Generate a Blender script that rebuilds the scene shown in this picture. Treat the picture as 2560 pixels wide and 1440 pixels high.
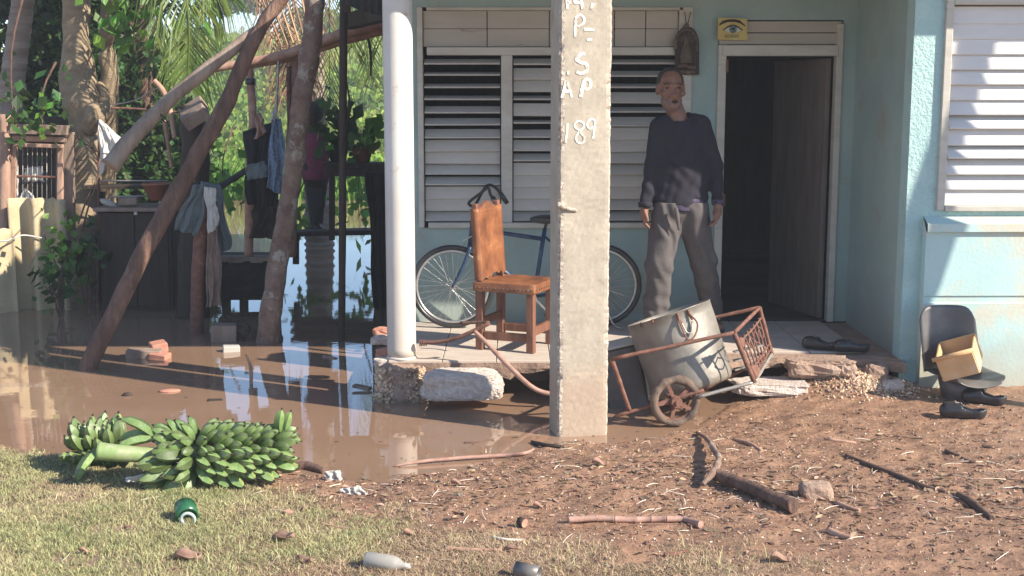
import bpy, math, random
import numpy as np
GLARE_HAZE = 0.0026
from mathutils import Vector, Matrix, Euler, noise as mnoise

random.seed(7); RNG = np.random.default_rng(11)
for o in list(bpy.data.objects): bpy.data.objects.remove(o)
scene = bpy.context.scene
C = scene.collection
# ------------------------------------------------------------------ camera
PITCH = math.radians(8.5); CH = 1.95; F = 3200.0
cam_d = bpy.data.cameras.new('camera'); cam = bpy.data.objects.new('camera', cam_d); C.objects.link(cam)
cam.location = (0, 0, CH); cam.rotation_euler = (math.radians(90) - PITCH, 0, 0)
cam_d.lens = F / 2560 * 36; cam_d.sensor_width = 36; cam_d.clip_end = 1000; cam_d.clip_start = .1
scene.camera = cam
scene.render.resolution_x = 1024; scene.render.resolution_y = 576
# ------------------------------------------------------------------ light
SUN = Vector((-1.9, 1.0, -1.42)).normalized()          # the way the light travels
elev = math.asin(-SUN.z); az = math.atan2(-SUN.x, -SUN.y)
world = bpy.data.worlds.new('World'); scene.world = world; world.use_nodes = True
nt = world.node_tree; nt.nodes.clear()
sky = nt.nodes.new('ShaderNodeTexSky'); sky.sky_type = 'NISHITA'; sky.sun_disc = False
sky.sun_elevation = elev; sky.sun_rotation = az; sky.air_density = 0.85; sky.dust_density = 0.15; sky.ozone_density = 3.0
bg = nt.nodes.new('ShaderNodeBackground'); bg.inputs[1].default_value = 0.125
wo = nt.nodes.new('ShaderNodeOutputWorld')
nt.links.new(sky.outputs[0], bg.inputs[0]); nt.links.new(bg.outputs[0], wo.inputs[0])
sl = bpy.data.lights.new('sun', 'SUN'); so = bpy.data.objects.new('sun', sl); C.objects.link(so)
sl.energy = 5.0; sl.angle = math.radians(.55); sl.color = (1, .92, .78)
so.rotation_euler = SUN.to_track_quat('-Z', 'Y').to_euler()
vs = scene.view_settings
vs.view_transform = 'Standard'; vs.look = 'None'; vs.gamma = 1; vs.exposure = 1.05; vs.use_curve_mapping = False
# ------------------------------------------------------------------ coordinates
cp, sp = math.cos(PITCH), math.sin(PITCH)
def ray(px, py):
    a, b = px - 1280, 720 - py
    return Vector((a, cp * F + sp * b, -sp * F + cp * b))
def P(px, py, Y):
    d = ray(px, py); t = Y / d.y
    return Vector((d.x * t, Y, CH + d.z * t))
def G(px, py, z=0.0):
    d = ray(px, py); t = (z - CH) / d.z
    return Vector((d.x * t, d.y * t, z))
# ------------------------------------------------------------------ noise
def vnoise(x, y, seed=0):
    x = np.asarray(x, float); y = np.asarray(y, float)
    xi = np.floor(x).astype(np.int64); yi = np.floor(y).astype(np.int64)
    xf = x - xi; yf = y - yi
    def h(a, b):
        n = (a * 374761393 + b * 668265263 + seed * 1442695041) & 0xffffffff
        n = ((n ^ (n >> 13)) * 1274126177) & 0xffffffff
        return ((n ^ (n >> 16)) & 0xffff) / 65535.0
    u = xf * xf * (3 - 2 * xf); v = yf * yf * (3 - 2 * yf)
    return (h(xi, yi) * (1 - u) + h(xi + 1, yi) * u) * (1 - v) + (h(xi, yi + 1) * (1 - u) + h(xi + 1, yi + 1) * u) * v
def fbm(x, y, seed=0, o=4):
    s = 0; a = .5; f = 1
    for k in range(o):
        s = s + a * vnoise(x * f + 13.7 * k, y * f + 5.1 * k, seed + k); a *= .5; f *= 2.03
    return s
def n3(v, s, seed=0):   # cheap 3-D noise for single vectors
    return max(-1, min(1, 1.5 * mnoise.noise(Vector((v[0] * s + seed * 7.31, v[1] * s + 3.3, v[2] * s - seed * 2.17)))))
# ------------------------------------------------------------------ materials
def mat(name, c1, c2=None, scale=6, rough=.8, bump=.2, bscale=None, stretch=(1, 1, 1), c3=None, spot=.62, sscale=None,
        metal=0, detail=8, island=0, spec=.4, trans=0, rvar=0, bdist=.01, coat=0, sub=0, soft=.15, tide=None):
    m = bpy.data.materials.new(name); m.use_nodes = True
    t = m.node_tree; N = t.nodes; L = t.links
    b = N['Principled BSDF']
    tc = N.new('ShaderNodeTexCoord'); mp = N.new('ShaderNodeMapping'); mp.inputs['Scale'].default_value = stretch
    geo = N.new('ShaderNodeNewGeometry')
    L.new(geo.outputs['Position'] if island == 2 else tc.outputs['Object'], mp.inputs[0])
    nz = N.new('ShaderNodeTexNoise'); nz.inputs['Scale'].default_value = scale; nz.inputs['Detail'].default_value = detail
    nz.inputs['Roughness'].default_value = .62
    L.new(mp.outputs[0], nz.inputs['Vector'])
    c2 = c2 or tuple(x * .75 for x in c1)
    r = N.new('ShaderNodeValToRGB'); r.color_ramp.elements[0].position = .35; r.color_ramp.elements[1].position = .65
    r.color_ramp.elements[0].color = (*c2, 1); r.color_ramp.elements[1].color = (*c1, 1)
    L.new(nz.outputs[0], r.inputs[0]); col = r.outputs[0]
    if c3:
        n2 = N.new('ShaderNodeTexNoise'); n2.inputs['Scale'].default_value = sscale or scale * .35; n2.inputs['Detail'].default_value = 10
        n2.inputs['Roughness'].default_value = .7; L.new(mp.outputs[0], n2.inputs['Vector'])
        r2 = N.new('ShaderNodeValToRGB'); r2.color_ramp.elements[0].position = spot; r2.color_ramp.elements[1].position = min(1, spot + soft)
        L.new(n2.outputs[0], r2.inputs[0])
        mx = N.new('ShaderNodeMixRGB'); L.new(r2.outputs[0], mx.inputs[0]); L.new(col, mx.inputs[1]); mx.inputs[2].default_value = (*c3, 1)
        col = mx.outputs[0]
    if island:
        hv = N.new('ShaderNodeHueSaturation'); L.new(col, hv.inputs['Color'])
        mr = N.new('ShaderNodeMapRange'); mr.inputs[3].default_value = .5; mr.inputs[4].default_value = 1.5
        L.new(geo.outputs['Random Per Island'], mr.inputs[0]); L.new(mr.outputs[0], hv.inputs['Value'])
        mr2 = N.new('ShaderNodeMapRange'); mr2.inputs[3].default_value = .47; mr2.inputs[4].default_value = .525
        ml = N.new('ShaderNodeMath'); ml.operation = 'FRACT'; mm = N.new('ShaderNodeMath'); mm.operation = 'MULTIPLY'; mm.inputs[1].default_value = 7.3
        L.new(geo.outputs['Random Per Island'], mm.inputs[0]); L.new(mm.outputs[0], ml.inputs[0]); L.new(ml.outputs[0], mr2.inputs[0]); L.new(mr2.outputs[0], hv.inputs['Hue'])
        col = hv.outputs[0]
    if tide:   # silt stain left by the flood below a ragged height
        sx = N.new('ShaderNodeSeparateXYZ'); L.new(geo.outputs['Position'], sx.inputs[0])
        nt_ = N.new('ShaderNodeTexNoise'); nt_.inputs['Scale'].default_value = 5; nt_.inputs['Detail'].default_value = 6; L.new(geo.outputs['Position'], nt_.inputs[0])
        ma = N.new('ShaderNodeMath'); ma.operation = 'MULTIPLY_ADD'; ma.inputs[1].default_value = tide[2]; L.new(nt_.outputs[0], ma.inputs[0]); L.new(sx.outputs[2], ma.inputs[2])
        mt = N.new('ShaderNodeMapRange'); mt.inputs[1].default_value = tide[0] + tide[2] * .5; mt.inputs[2].default_value = tide[1] + tide[2] * .5; mt.inputs[3].default_value = tide[4]; mt.inputs[4].default_value = 0
        L.new(ma.outputs[0], mt.inputs[0]); mx = N.new('ShaderNodeMixRGB'); L.new(mt.outputs[0], mx.inputs[0]); L.new(col, mx.inputs[1]); mx.inputs[2].default_value = (*tide[3], 1); col = mx.outputs[0]
    L.new(col, b.inputs['Base Color'])
    b.inputs['Roughness'].default_value = rough; b.inputs['Metallic'].default_value = metal
    b.inputs['Specular IOR Level'].default_value = spec
    if coat: b.inputs['Coat Weight'].default_value = coat; b.inputs['Coat Roughness'].default_value = .15
    if rvar:
        mr = N.new('ShaderNodeMapRange'); mr.inputs[1].default_value = .3; mr.inputs[2].default_value = .7
        mr.inputs[3].default_value = rough - rvar; mr.inputs[4].default_value = rough + rvar
        L.new(nz.outputs[0], mr.inputs[0]); L.new(mr.outputs[0], b.inputs['Roughness'])
    if bump:
        nb = N.new('ShaderNodeTexNoise'); nb.inputs['Scale'].default_value = bscale or scale * 4; nb.inputs['Detail'].default_value = 8
        nb.inputs['Roughness'].default_value = .65
        L.new(mp.outputs[0], nb.inputs['Vector'])
        bp = N.new('ShaderNodeBump'); bp.inputs['Strength'].default_value = bump; bp.inputs['Distance'].default_value = bdist
        L.new(nb.outputs[0], bp.inputs['Height']); L.new(bp.outputs[0], b.inputs['Normal'])
    if trans:
        tr = N.new('ShaderNodeBsdfTranslucent'); L.new(col, tr.inputs[0])
        ms = N.new('ShaderNodeMixShader'); ms.inputs[0].default_value = trans
        L.new(b.outputs[0], ms.inputs[1]); L.new(tr.outputs[0], ms.inputs[2]); L.new(ms.outputs[0], N['Material Output'].inputs[0])
    return m
# ------------------------------------------------------------------ mesh collecting
class MB:
    def __init__(s): s.v = []; s.f = []; s.mi = []; s.sm = []
    def add(s, vs, fs, smooth=False, mi=0):
        o = len(s.v); s.v += [tuple(v) for v in vs]; s.f += [tuple(i + o for i in f) for f in fs]
        s.mi += [mi] * len(fs); s.sm += [smooth] * len(fs); return s
    def box(s, c, size, rot=None, mi=0, bev=0.0, jit=0.0):
        x, y, z = [d / 2 for d in size]
        R = rot if rot is not None else Matrix.Identity(3)
        if isinstance(R, (tuple, list)): R = Euler(R).to_matrix()
        c = Vector(c)
        if bev <= 0:
            vs = [Vector((a * x, b * y, d * z)) for d in (-1, 1) for a, b in ((-1, -1), (1, -1), (1, 1), (-1, 1))]
            fs = [(3, 2, 1, 0), (4, 5, 6, 7), (0, 1, 5, 4), (1, 2, 6, 5), (2, 3, 7, 6), (3, 0, 4, 7)]
        else:
            e = min(bev, x * .9, y * .9, z * .9); vs = []; fs = []
            for d in (-1, 1):
                for a, b in ((-1, -1), (1, -1), (1, 1), (-1, 1)):
                    vs += [Vector((a * x, b * (y - e), d * (z - e))), Vector((a * (x - e), b * y, d * (z - e))), Vector((a * (x - e), b * (y - e), d * z))]
            I = lambda k, q: k * 3 + q
            fs += [(I(3, 2), I(2, 2), I(1, 2), I(0, 2)), (I(4, 2), I(5, 2), I(6, 2), I(7, 2))]
            fs += [(I(0, 1), I(1, 1), I(5, 1), I(4, 1)), (I(2, 1), I(3, 1), I(7, 1), I(6, 1))]
            fs += [(I(1, 0), I(2, 0), I(6, 0), I(5, 0)), (I(3, 0), I(0, 0), I(4, 0), I(7, 0))]
            for a, q in ((0, 1), (1, 0), (2, 1), (3, 0)):
                b = (a + 1) % 4
                fs += [(I(a, 2), I(b, 2), I(b, q), I(a, q)), (I(a + 4, q), I(b + 4, q), I(b + 4, 2), I(a + 4, 2))]
            for a in range(4):
                fs.append((I(a, 0), I(a, 1), I(a + 4, 1), I(a + 4, 0)) if a in (0, 2) else (I(a, 1), I(a, 0), I(a + 4, 0), I(a + 4, 1)))
                fs.append((I(a, 0), I(a, 1), I(a, 2))); fs.append((I(a + 4, 0), I(a + 4, 1), I(a + 4, 2)))
        if jit: vs = [v + Vector([random.uniform(-jit, jit) for _ in range(3)]) for v in vs]
        return s.add([c + R @ v for v in vs], fs, False, mi)
    def bar(s, a, b, w, h=None, mi=0, bev=0.0, up=(0, 0, 1)):
        a = Vector(a); b = Vector(b); d = b - a; L = d.length; d.normalize()
        u = Vector(up)
        if abs(u.dot(d)) > .98: u = Vector((0, 1, 0))
        sx = d.cross(u).normalized(); uz = sx.cross(d).normalized()
        R = Matrix((sx, d, uz)).transposed()
        return s.box((a + b) / 2, (w, L, h or w), R, mi, bev)
    def tube(s, pts, rad, n=10, mi=0, noise=0.0, nscale=8, sub=1, caps=True, flat=1.0, smooth=True, seed=0, capmi=None):
        pts = [Vector(p) for p in pts]
        if not isinstance(rad, (list, tuple)): rad = [rad] * len(pts)
        if sub > 1 and len(pts) > 2: pts, rad = resample(pts, list(rad), sub)
        elif sub > 1:
            k = sub; pts = [pts[0].lerp(pts[1], i / k) for i in range(k + 1)]; rad = [rad[0] + (rad[1] - rad[0]) * i / k for i in range(k + 1)]
        T = []
        for i in range(len(pts)):
            a = pts[max(0, i - 1)]; b = pts[min(len(pts) - 1, i + 1)]; d = (b - a)
            T.append(d.normalized() if d.length > 1e-9 else Vector((0, 0, 1)))
        u = Vector((0, 0, 1)) if abs(T[0].z) < .9 else Vector((1, 0, 0))
        u = (u - T[0] * u.dot(T[0])).normalized(); vs = []; fs = []
        for i, p in enumerate(pts):
            u = (u - T[i] * u.dot(T[i]))
            u = u.normalized() if u.length > 1e-6 else T[i].orthogonal().normalized()
            w = T[i].cross(u)
            for k in range(n):
                a = 2 * math.pi * k / n
                d = u * math.cos(a) + w * (math.sin(a) * flat)
                r = rad[i]
                if noise: r *= 1 + noise * (n3((p + d * r), nscale, seed) + .5 * n3((p + d * r), nscale * 3, seed + 5))
                vs.append(p + d * r)
        for i in range(len(pts) - 1):
            for k in range(n):
                k2 = (k + 1) % n
                fs.append((i * n + k, i * n + k2, (i + 1) * n + k2, (i + 1) * n + k))
        s.add(vs, fs, smooth, mi)
        if caps:
            o = len(s.v) - len(vs); cm = mi if capmi is None else capmi
            s.f += [tuple(o + k for k in reversed(range(n))), tuple(o + (len(pts) - 1) * n + k for k in range(n))]
            s.mi += [cm, cm]; s.sm += [False, False]
        return s
    def sphere(s, c, r, n=10, m=7, mi=0, R=None, noise=0, nscale=6):
        if not isinstance(r, (tuple, list)): r = (r, r, r)
        c = Vector(c); vs = []; fs = []; R = R or Matrix.Identity(3)
        for i in range(m + 1):
            t = math.pi * i / m
            for k in range(n):
                a = 2 * math.pi * k / n
                q = Vector((math.sin(t) * math.cos(a) * r[0], math.sin(t) * math.sin(a) * r[1], math.cos(t) * r[2]))
                if noise: q *= 1 + noise * n3(q + c, nscale)
                vs.append(c + R @ q)
        for i in range(m):
            for k in range(n):
                fs.append((i * n + k, (i + 1) * n + k, (i + 1) * n + (k + 1) % n, i * n + (k + 1) % n))
        return s.add(vs, fs, True, mi)
    def lathe(s, prof, c, R=None, n=24, mi=0, smooth=True):
        c = Vector(c); R = R or Matrix.Identity(3); vs = []; fs = []
        for r, z in prof:
            for k in range(n):
                a = 2 * math.pi * k / n; vs.append(c + R @ Vector((r * math.cos(a), r * math.sin(a), z)))
        for i in range(len(prof) - 1):
            for k in range(n): fs.append((i * n + k, i * n + (k + 1) % n, (i + 1) * n + (k + 1) % n, (i + 1) * n + k))
        return s.add(vs, fs, smooth, mi)
    def prism(s, poly, d, mi=0):   # poly: list of 3-D points in a plane, d: vector of thickness
        n = len(poly); vs = [Vector(p) for p in poly] + [Vector(p) + Vector(d) for p in poly]
        fs = [tuple(range(n)), tuple(reversed(range(n, 2 * n)))] + [(i, i + n, (i + 1) % n + n, (i + 1) % n) for i in range(n)]
        return s.add(vs, fs, False, mi)
    def mesh(s, name, mats, org=(0, 0, 0)):
        me = bpy.data.meshes.new(name); ox, oy, oz = org
        me.from_pydata([(v[0] - ox, v[1] - oy, v[2] - oz) for v in s.v], [], s.f)
        if not isinstance(mats, (list, tuple)): mats = [mats]
        for m in mats: me.materials.append(m)
        me.polygons.foreach_set('material_index', s.mi); me.polygons.foreach_set('use_smooth', s.sm)
        me.update(); return me
    def build(s, name, mats, parent=None, label=None, cat=None, group=None, kind=None, org=None):
        if parent is not None: org = ORG[parent.name]
        elif org is None:
            a = np.array(s.v); org = (float(a[:, 0].mean()), float(a[:, 1].mean()), float(a[:, 2].min()))
        me = s.mesh(name, mats, org)
        fix_normals(me)
        o = bpy.data.objects.new(name, me); C.objects.link(o)
        if parent is not None: o.parent = parent; ORG[o.name] = org
        else: o.location = org; ORG[o.name] = org
        return tag(o, label, cat, group, kind)
ORG = {}
import bmesh
def fix_normals(me):
    if len(me.polygons) > 60000: return
    bm = bmesh.new(); bm.from_mesh(me); bmesh.ops.recalc_face_normals(bm, faces=bm.faces); bm.to_mesh(me); bm.free()
def tag(o, label=None, cat=None, group=None, kind=None):
    if label: o['label'] = label
    if cat: o['category'] = cat
    if group: o['group'] = group
    if kind: o['kind'] = kind
    return o
def thing(name, loc, label, cat, group=None):
    o = bpy.data.objects.new(name, None); C.objects.link(o); o.location = loc; o.empty_display_size = .1
    ORG[o.name] = tuple(loc); return tag(o, label, cat, group)
def piece(name, me, parent, M, label=None):
    o = bpy.data.objects.new(name, me); C.objects.link(o); o.parent = parent
    ox = Vector(ORG[parent.name]); o.matrix_local = Matrix.Translation(-ox) @ M
    if label: o['label'] = label
    return o
def resample(pts, rad, sub):
    op = []; orr = []; n = len(pts)
    for i in range(n - 1):
        p0 = pts[max(0, i - 1)]; p1 = pts[i]; p2 = pts[i + 1]; p3 = pts[min(n - 1, i + 2)]
        for k in range(sub):
            t = k / sub
            op.append(.5 * ((2 * p1) + (p2 - p0) * t + (2 * p0 - 5 * p1 + 4 * p2 - p3) * t * t + (3 * p1 - p0 - 3 * p2 + p3) * t ** 3))
            orr.append(rad[i] + (rad[i + 1] - rad[i]) * t)
    op.append(pts[-1]); orr.append(rad[-1]); return op, orr
def np_mesh(name, V, faces4, material, smooth=False, kind=None, label=None, cat=None, parent=None, tri=False):
    me = bpy.data.meshes.new(name); k = 3 if tri else 4; nf = len(faces4)
    me.vertices.add(len(V)); me.vertices.foreach_set('co', np.asarray(V, np.float32).ravel())
    me.loops.add(nf * k); me.loops.foreach_set('vertex_index', np.asarray(faces4, np.int32).ravel())
    me.polygons.add(nf); me.polygons.foreach_set('loop_start', np.arange(0, nf * k, k, dtype=np.int32))
    me.polygons.foreach_set('loop_total', np.full(nf, k, np.int32))
    me.polygons.foreach_set('use_smooth', np.full(nf, smooth))
    for m in (material if isinstance(material, (list, tuple)) else [material]): me.materials.append(m)
    me.update(calc_edges=True); me.validate()
    o = bpy.data.objects.new(name, me); C.objects.link(o)
    if parent is not None:
        o.parent = parent; o.matrix_local = Matrix.Translation(-Vector(ORG[parent.name])); ORG[o.name] = ORG[parent.name]
    else: ORG[o.name] = (0, 0, 0)
    return tag(o, label, cat, None, kind)
# ---- surface nets for organic bodies
def sdf_mesh(fn, lo, hi, h):
    xs = [np.arange(lo[i], hi[i] + h, h) for i in range(3)]
    X, Y, Z = np.meshgrid(*xs, indexing='ij'); D = fn(X, Y, Z).astype(np.float32)
    n = [len(a) - 1 for a in xs]
    cnt = np.zeros(n, np.float32); acc = np.zeros((*n, 3), np.float32)
    for ax in range(3):
        sl0 = [slice(None)] * 3; sl1 = [slice(None)] * 3; sl0[ax] = slice(0, -1); sl1[ax] = slice(1, None)
        a = D[tuple(sl0)]; b = D[tuple(sl1)]; cross = (a < 0) != (b < 0)
        t = np.where(cross, a / np.where(cross, a - b, 1), 0)
        o1, o2 = [k for k in range(3) if k != ax]
        for e1 in (0, 1):
            for e2 in (0, 1):
                s = [slice(None)] * 3; s[o1] = slice(e1, e1 + n[o1]); s[o2] = slice(e2, e2 + n[o2])
                c = cross[tuple(s)]; tt = t[tuple(s)]
                cnt += c; acc[..., ax] += np.where(c, tt, 0); acc[..., o1] += np.where(c, e1, 0); acc[..., o2] += np.where(c, e2, 0)
    act = cnt > 0; idx = -np.ones(n, np.int64); idx[act] = np.arange(act.sum())
    I = np.argwhere(act); V = (I + acc[act] / cnt[act][:, None]) * h + np.array(lo)
    faces = []
    for ax in range(3):
        sl0 = [slice(None)] * 3; sl1 = [slice(None)] * 3; sl0[ax] = slice(0, -1); sl1[ax] = slice(1, None)
        a = D[tuple(sl0)]; b = D[tuple(sl1)]; o1, o2 = [(1, 2), (2, 0), (0, 1)][ax]
        cross = (a < 0) != (b < 0); flip = a < 0
        E = np.argwhere(cross); ok = (E[:, o1] > 0) & (E[:, o2] > 0) & (E[:, o1] < n[o1]) & (E[:, o2] < n[o2]); E = E[ok]
        if not len(E): continue
        def g(d1, d2):
            q = E.copy(); q[:, o1] -= d1; q[:, o2] -= d2; return idx[q[:, 0], q[:, 1], q[:, 2]]
        f = np.stack([g(1, 1), g(0, 1), g(0, 0), g(1, 0)], 1); fl = flip[E[:, 0], E[:, 1], E[:, 2]]
        f[~fl] = f[~fl][:, ::-1]; faces.append(f)
    return V, np.concatenate(faces)
def smin(a, b, k): 
    h = np.clip(.5 + .5 * (b - a) / k, 0, 1); return b * (1 - h) + a * h - k * h * (1 - h)
def cone_sdf(X, Y, Z, a, b, ra, rb, sc=(1, 1, 1)):
    a = np.array(a, float) * 1.0; b = np.array(b, float)
    ax, ay, az = (X - a[0]) * sc[0], (Y - a[1]) * sc[1], (Z - a[2]) * sc[2]; d = (b - a) * np.array(sc)
    t = np.clip((ax * d[0] + ay * d[1] + az * d[2]) / max(1e-9, d @ d), 0, 1)
    return np.sqrt((ax - t * d[0]) ** 2 + (ay - t * d[1]) ** 2 + (az - t * d[2]) ** 2) - (ra + (rb - ra) * t)
def ell(X, Y, Z, c, r):
    k = np.sqrt(((X - c[0]) / r[0]) ** 2 + ((Y - c[1]) / r[1]) ** 2 + ((Z - c[2]) / r[2]) ** 2)
    return (k - 1) * min(r)
# ---- leaf clouds
def leaf_quads(Pn, size, N=None, aspect=.5, droop=0.0, rng=RNG, bend=True):
    """Pn (n,3) positions; returns verts and quad faces, one bent leaf of 2 quads per point."""
    n = len(Pn); d = rng.normal(size=(n, 3)); d[:, 2] -= droop; d /= np.linalg.norm(d, axis=1)[:, None]
    q = rng.normal(size=(n, 3)); w = np.cross(d, q); w /= np.linalg.norm(w, axis=1)[:, None] + 1e-9
    up = np.cross(w, d); s = (size * rng.uniform(.6, 1.4, n))[:, None] if np.isscalar(size) else size[:, None]
    b = Pn; m1 = b + d * s * .5 + up * s * .08; t = b + d * s
    V = np.stack([b, m1 + w * s * aspect * .5 - up * s * .12, t, m1 - w * s * aspect * .5 - up * s * .12], 1).reshape(-1, 3)
    Fc = np.arange(n * 4).reshape(n, 4)
    return V, Fc
# =================================================================== materials
M = {}
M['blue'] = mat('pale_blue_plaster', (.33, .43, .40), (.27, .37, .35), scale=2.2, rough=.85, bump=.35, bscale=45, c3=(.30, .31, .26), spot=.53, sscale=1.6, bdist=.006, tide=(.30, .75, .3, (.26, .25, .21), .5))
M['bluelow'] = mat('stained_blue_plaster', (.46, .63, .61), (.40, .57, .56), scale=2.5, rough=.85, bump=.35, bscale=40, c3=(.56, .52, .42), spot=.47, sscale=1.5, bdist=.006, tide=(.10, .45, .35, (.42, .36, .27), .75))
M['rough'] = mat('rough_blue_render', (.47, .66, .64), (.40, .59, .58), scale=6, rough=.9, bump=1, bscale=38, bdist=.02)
M['white'] = mat('old_white_paint', (.54, .51, .45), (.44, .41, .35), scale=4, rough=.6, bump=.15, bscale=30, c3=(.36, .30, .24), spot=.62, sscale=3.5, stretch=(1, 1, 3), soft=.08)
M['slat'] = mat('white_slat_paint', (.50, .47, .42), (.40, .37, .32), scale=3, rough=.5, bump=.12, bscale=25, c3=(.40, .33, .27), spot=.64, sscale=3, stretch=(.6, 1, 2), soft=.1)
M['slat_sunlit'] = mat('sunlit_slat_paint', (.68, .67, .65), (.60, .58, .56), scale=3, rough=.5, bump=.12, bscale=25, c3=(.48, .42, .38), spot=.66, sscale=2.5, stretch=(.6, 1, 3), soft=.1)  # lighter copy of the slat paint, sunlight on the right window put into the colour
M['board'] = mat('cream_boards', (.46, .42, .36), (.40, .36, .30), scale=3, rough=.7, bump=.15, bscale=25, c3=(.25, .19, .14), spot=.62, sscale=4, stretch=(.5, 1, 2.5), soft=.08)
M['column'] = mat('white_column_paint', (.64, .61, .57), (.58, .54, .49), scale=3, rough=.55, bump=.12, bscale=18, c3=(.42, .34, .27), spot=.62, sscale=5, soft=.08, tide=(.35, 1.5, .6, (.50, .42, .35), .7))
M['floor'] = mat('pinkish_concrete', (.52, .44, .37), (.44, .36, .30), scale=6, rough=.8, bump=.2, bscale=40, c3=(.30, .21, .16), spot=.58, sscale=3)
M['slabedge'] = mat('slab_edge_concrete', (.40, .27, .20), (.30, .20, .15), scale=9, rough=.9, bump=.8, bscale=40, c3=(.46, .38, .31), spot=.55, bdist=.02)
M['concrete'] = mat('pole_concrete', (.43, .37, .295), (.34, .29, .23), scale=7, rough=.85, bump=.35, bscale=45, c3=(.17, .14, .12), spot=.60, sscale=2.4, soft=.12, bdist=.008, tide=(.30, .46, .12, (.37, .265, .19), .7))
M['aggregate'] = mat('broken_aggregate', (.75, .65, .53), (.30, .23, .18), scale=45, rough=.9, bump=1, bscale=70, bdist=.02)
M['rubble'] = mat('pale_rubble', (.70, .60, .53), (.50, .40, .34), scale=32, rough=.9, bump=1, bscale=60, bdist=.02)
M['pebble'] = mat('gravel', (.62, .46, .33), (.36, .24, .15), scale=5, rough=.8, bump=.2, island=1)
M['rust'] = mat('rusty_iron', (.215, .10, .07), (.12, .055, .04), scale=22, rough=.85, bump=.4, bscale=90, c3=(.34, .19, .13), spot=.6)
M['rustpink'] = mat('weathered_pipe', (.40, .25, .20), (.28, .15, .11), scale=18, rough=.7, bump=.25, bscale=60)
M['steel'] = mat('pale_steel', (.45, .42, .38), (.30, .27, .24), scale=20, rough=.5, bump=.2, metal=.5)
M['alu'] = mat('dull_aluminium', (.30, .27, .235), (.20, .18, .155), scale=4.5, rough=.5, bump=.3, bscale=22, metal=.4, c3=(.18, .15, .125), spot=.52, rvar=.12)
M['black'] = mat('black_plastic', (.03, .03, .032), (.02, .02, .02), scale=8, rough=.45, bump=.1)
M['blackrub'] = mat('black_rubber', (.035, .033, .035), (.022, .02, .02), scale=12, rough=.35, bump=.1, spec=.6)
M['greyseat'] = mat('dusty_black_plastic', (.14, .125, .12), (.07, .062, .06), scale=4, rough=.38, bump=.12, c3=(.19, .16, .13), spot=.56, spec=.6)
M['leather'] = mat('worn_tan_leather', (.31, .12, .05), (.12, .045, .022), scale=5, rough=.5, bump=.35, bscale=22, c3=(.45, .26, .14), spot=.57, sscale=5)
M['chairwood'] = mat('orange_brown_wood', (.23, .10, .06), (.13, .055, .034), scale=7, rough=.55, bump=.2, bscale=40, stretch=(3, 3, .6), c3=(.42, .24, .14), spot=.6)
M['log'] = mat('brown_log_bark', (.22, .125, .09), (.10, .058, .044), scale=14, rough=.9, bump=.9, bscale=40, stretch=(1, 1, .22), c3=(.34, .22, .16), spot=.56, sscale=6, bdist=.04)
M['loggrey'] = mat('grey_log_bark', (.33, .25, .19), (.19, .135, .105), scale=12, rough=.9, bump=.8, bscale=40, stretch=(1, 1, .25), c3=(.14, .085, .065), spot=.6, sscale=6)
M['logd'] = mat('dark_log_bark', (.15, .09, .065), (.085, .05, .037), scale=14, rough=.9, bump=.8, bscale=40, stretch=(1, 1, .25), c3=(.17, .10, .075), spot=.6, sscale=6)
M['logp'] = mat('pinkish_peeled_pole', (.44, .27, .19), (.28, .15, .105), scale=12, rough=.8, bump=.5, bscale=40, c3=(.17, .10, .07), spot=.62, sscale=5)
M['blotch'] = mat('blotchy_bark', (.27, .19, .145), (.155, .085, .065), scale=8, rough=.9, bump=.9, bscale=30, c3=(.36, .32, .26), spot=.54, sscale=7, bdist=.015, soft=.06)
M['bark'] = mat('grey_brown_bark', (.34, .26, .17), (.24, .17, .11), scale=7, rough=.9, bump=.8, bscale=25, stretch=(1, 1, 2.2), c3=(.55, .52, .42), spot=.66, sscale=9, bdist=.015, soft=.04)
M['palmbark'] = mat('ringed_palm_bark', (.36, .29, .24), (.22, .16, .13), scale=3, rough=.9, bump=.9, bscale=6, stretch=(.6, .6, 5), bdist=.03)
M['greywood'] = mat('weathered_board', (.30, .22, .17), (.18, .12, .09), scale=8, rough=.85, bump=.5, bscale=35, stretch=(1, 1, .3))
M['pinkwood'] = mat('pinkish_weathered_wood', (.42, .27, .20), (.27, .16, .115), scale=8, rough=.85, bump=.5, bscale=35, stretch=(2, 2, .4), c3=(.13, .08, .06), spot=.62)
M['darkwood'] = mat('dark_soaked_wood', (.055, .036, .026), (.03, .02, .015), scale=7, rough=.75, bump=.4, bscale=30, stretch=(3, 3, .5))
M['asbestos'] = mat('old_fibre_cement', (.50, .40, .25), (.40, .31, .19), scale=3, rough=.9, bump=.3, bscale=40, c3=(.24, .19, .11), spot=.57, sscale=2.5)
M['cloth_white'] = mat('white_sack', (.72, .70, .66), (.60, .57, .53), scale=6, rough=.9, bump=.4, bscale=18, trans=.25, bdist=.02)
M['navy'] = mat('dark_navy_jersey', (.030, .027, .038), (.024, .022, .030), scale=10, rough=.95, bump=.25, bscale=60, spec=.2)
M['purple'] = mat('faded_purple_cotton', (.09, .07, .115), (.065, .05, .085), scale=10, rough=.95, bump=.3, bscale=50, spec=.2)
M['trouser'] = mat('grey_trouser_cotton', (.115, .10, .098), (.088, .077, .076), scale=9, rough=.95, bump=.4, bscale=40, spec=.2)
M['skin'] = mat('tanned_skin', (.265, .13, .085), (.20, .095, .06), scale=16, rough=.5, bump=.15, bscale=60)
M['hair'] = mat('short_dark_grey_hair', (.07, .062, .056), (.02, .018, .017), scale=60, rough=.8, bump=.6, bscale=120)
M['beard'] = mat('grey_stubble', (.24, .155, .125), (.16, .10, .08), scale=90, rough=.8, bump=.4, bscale=120)
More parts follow.
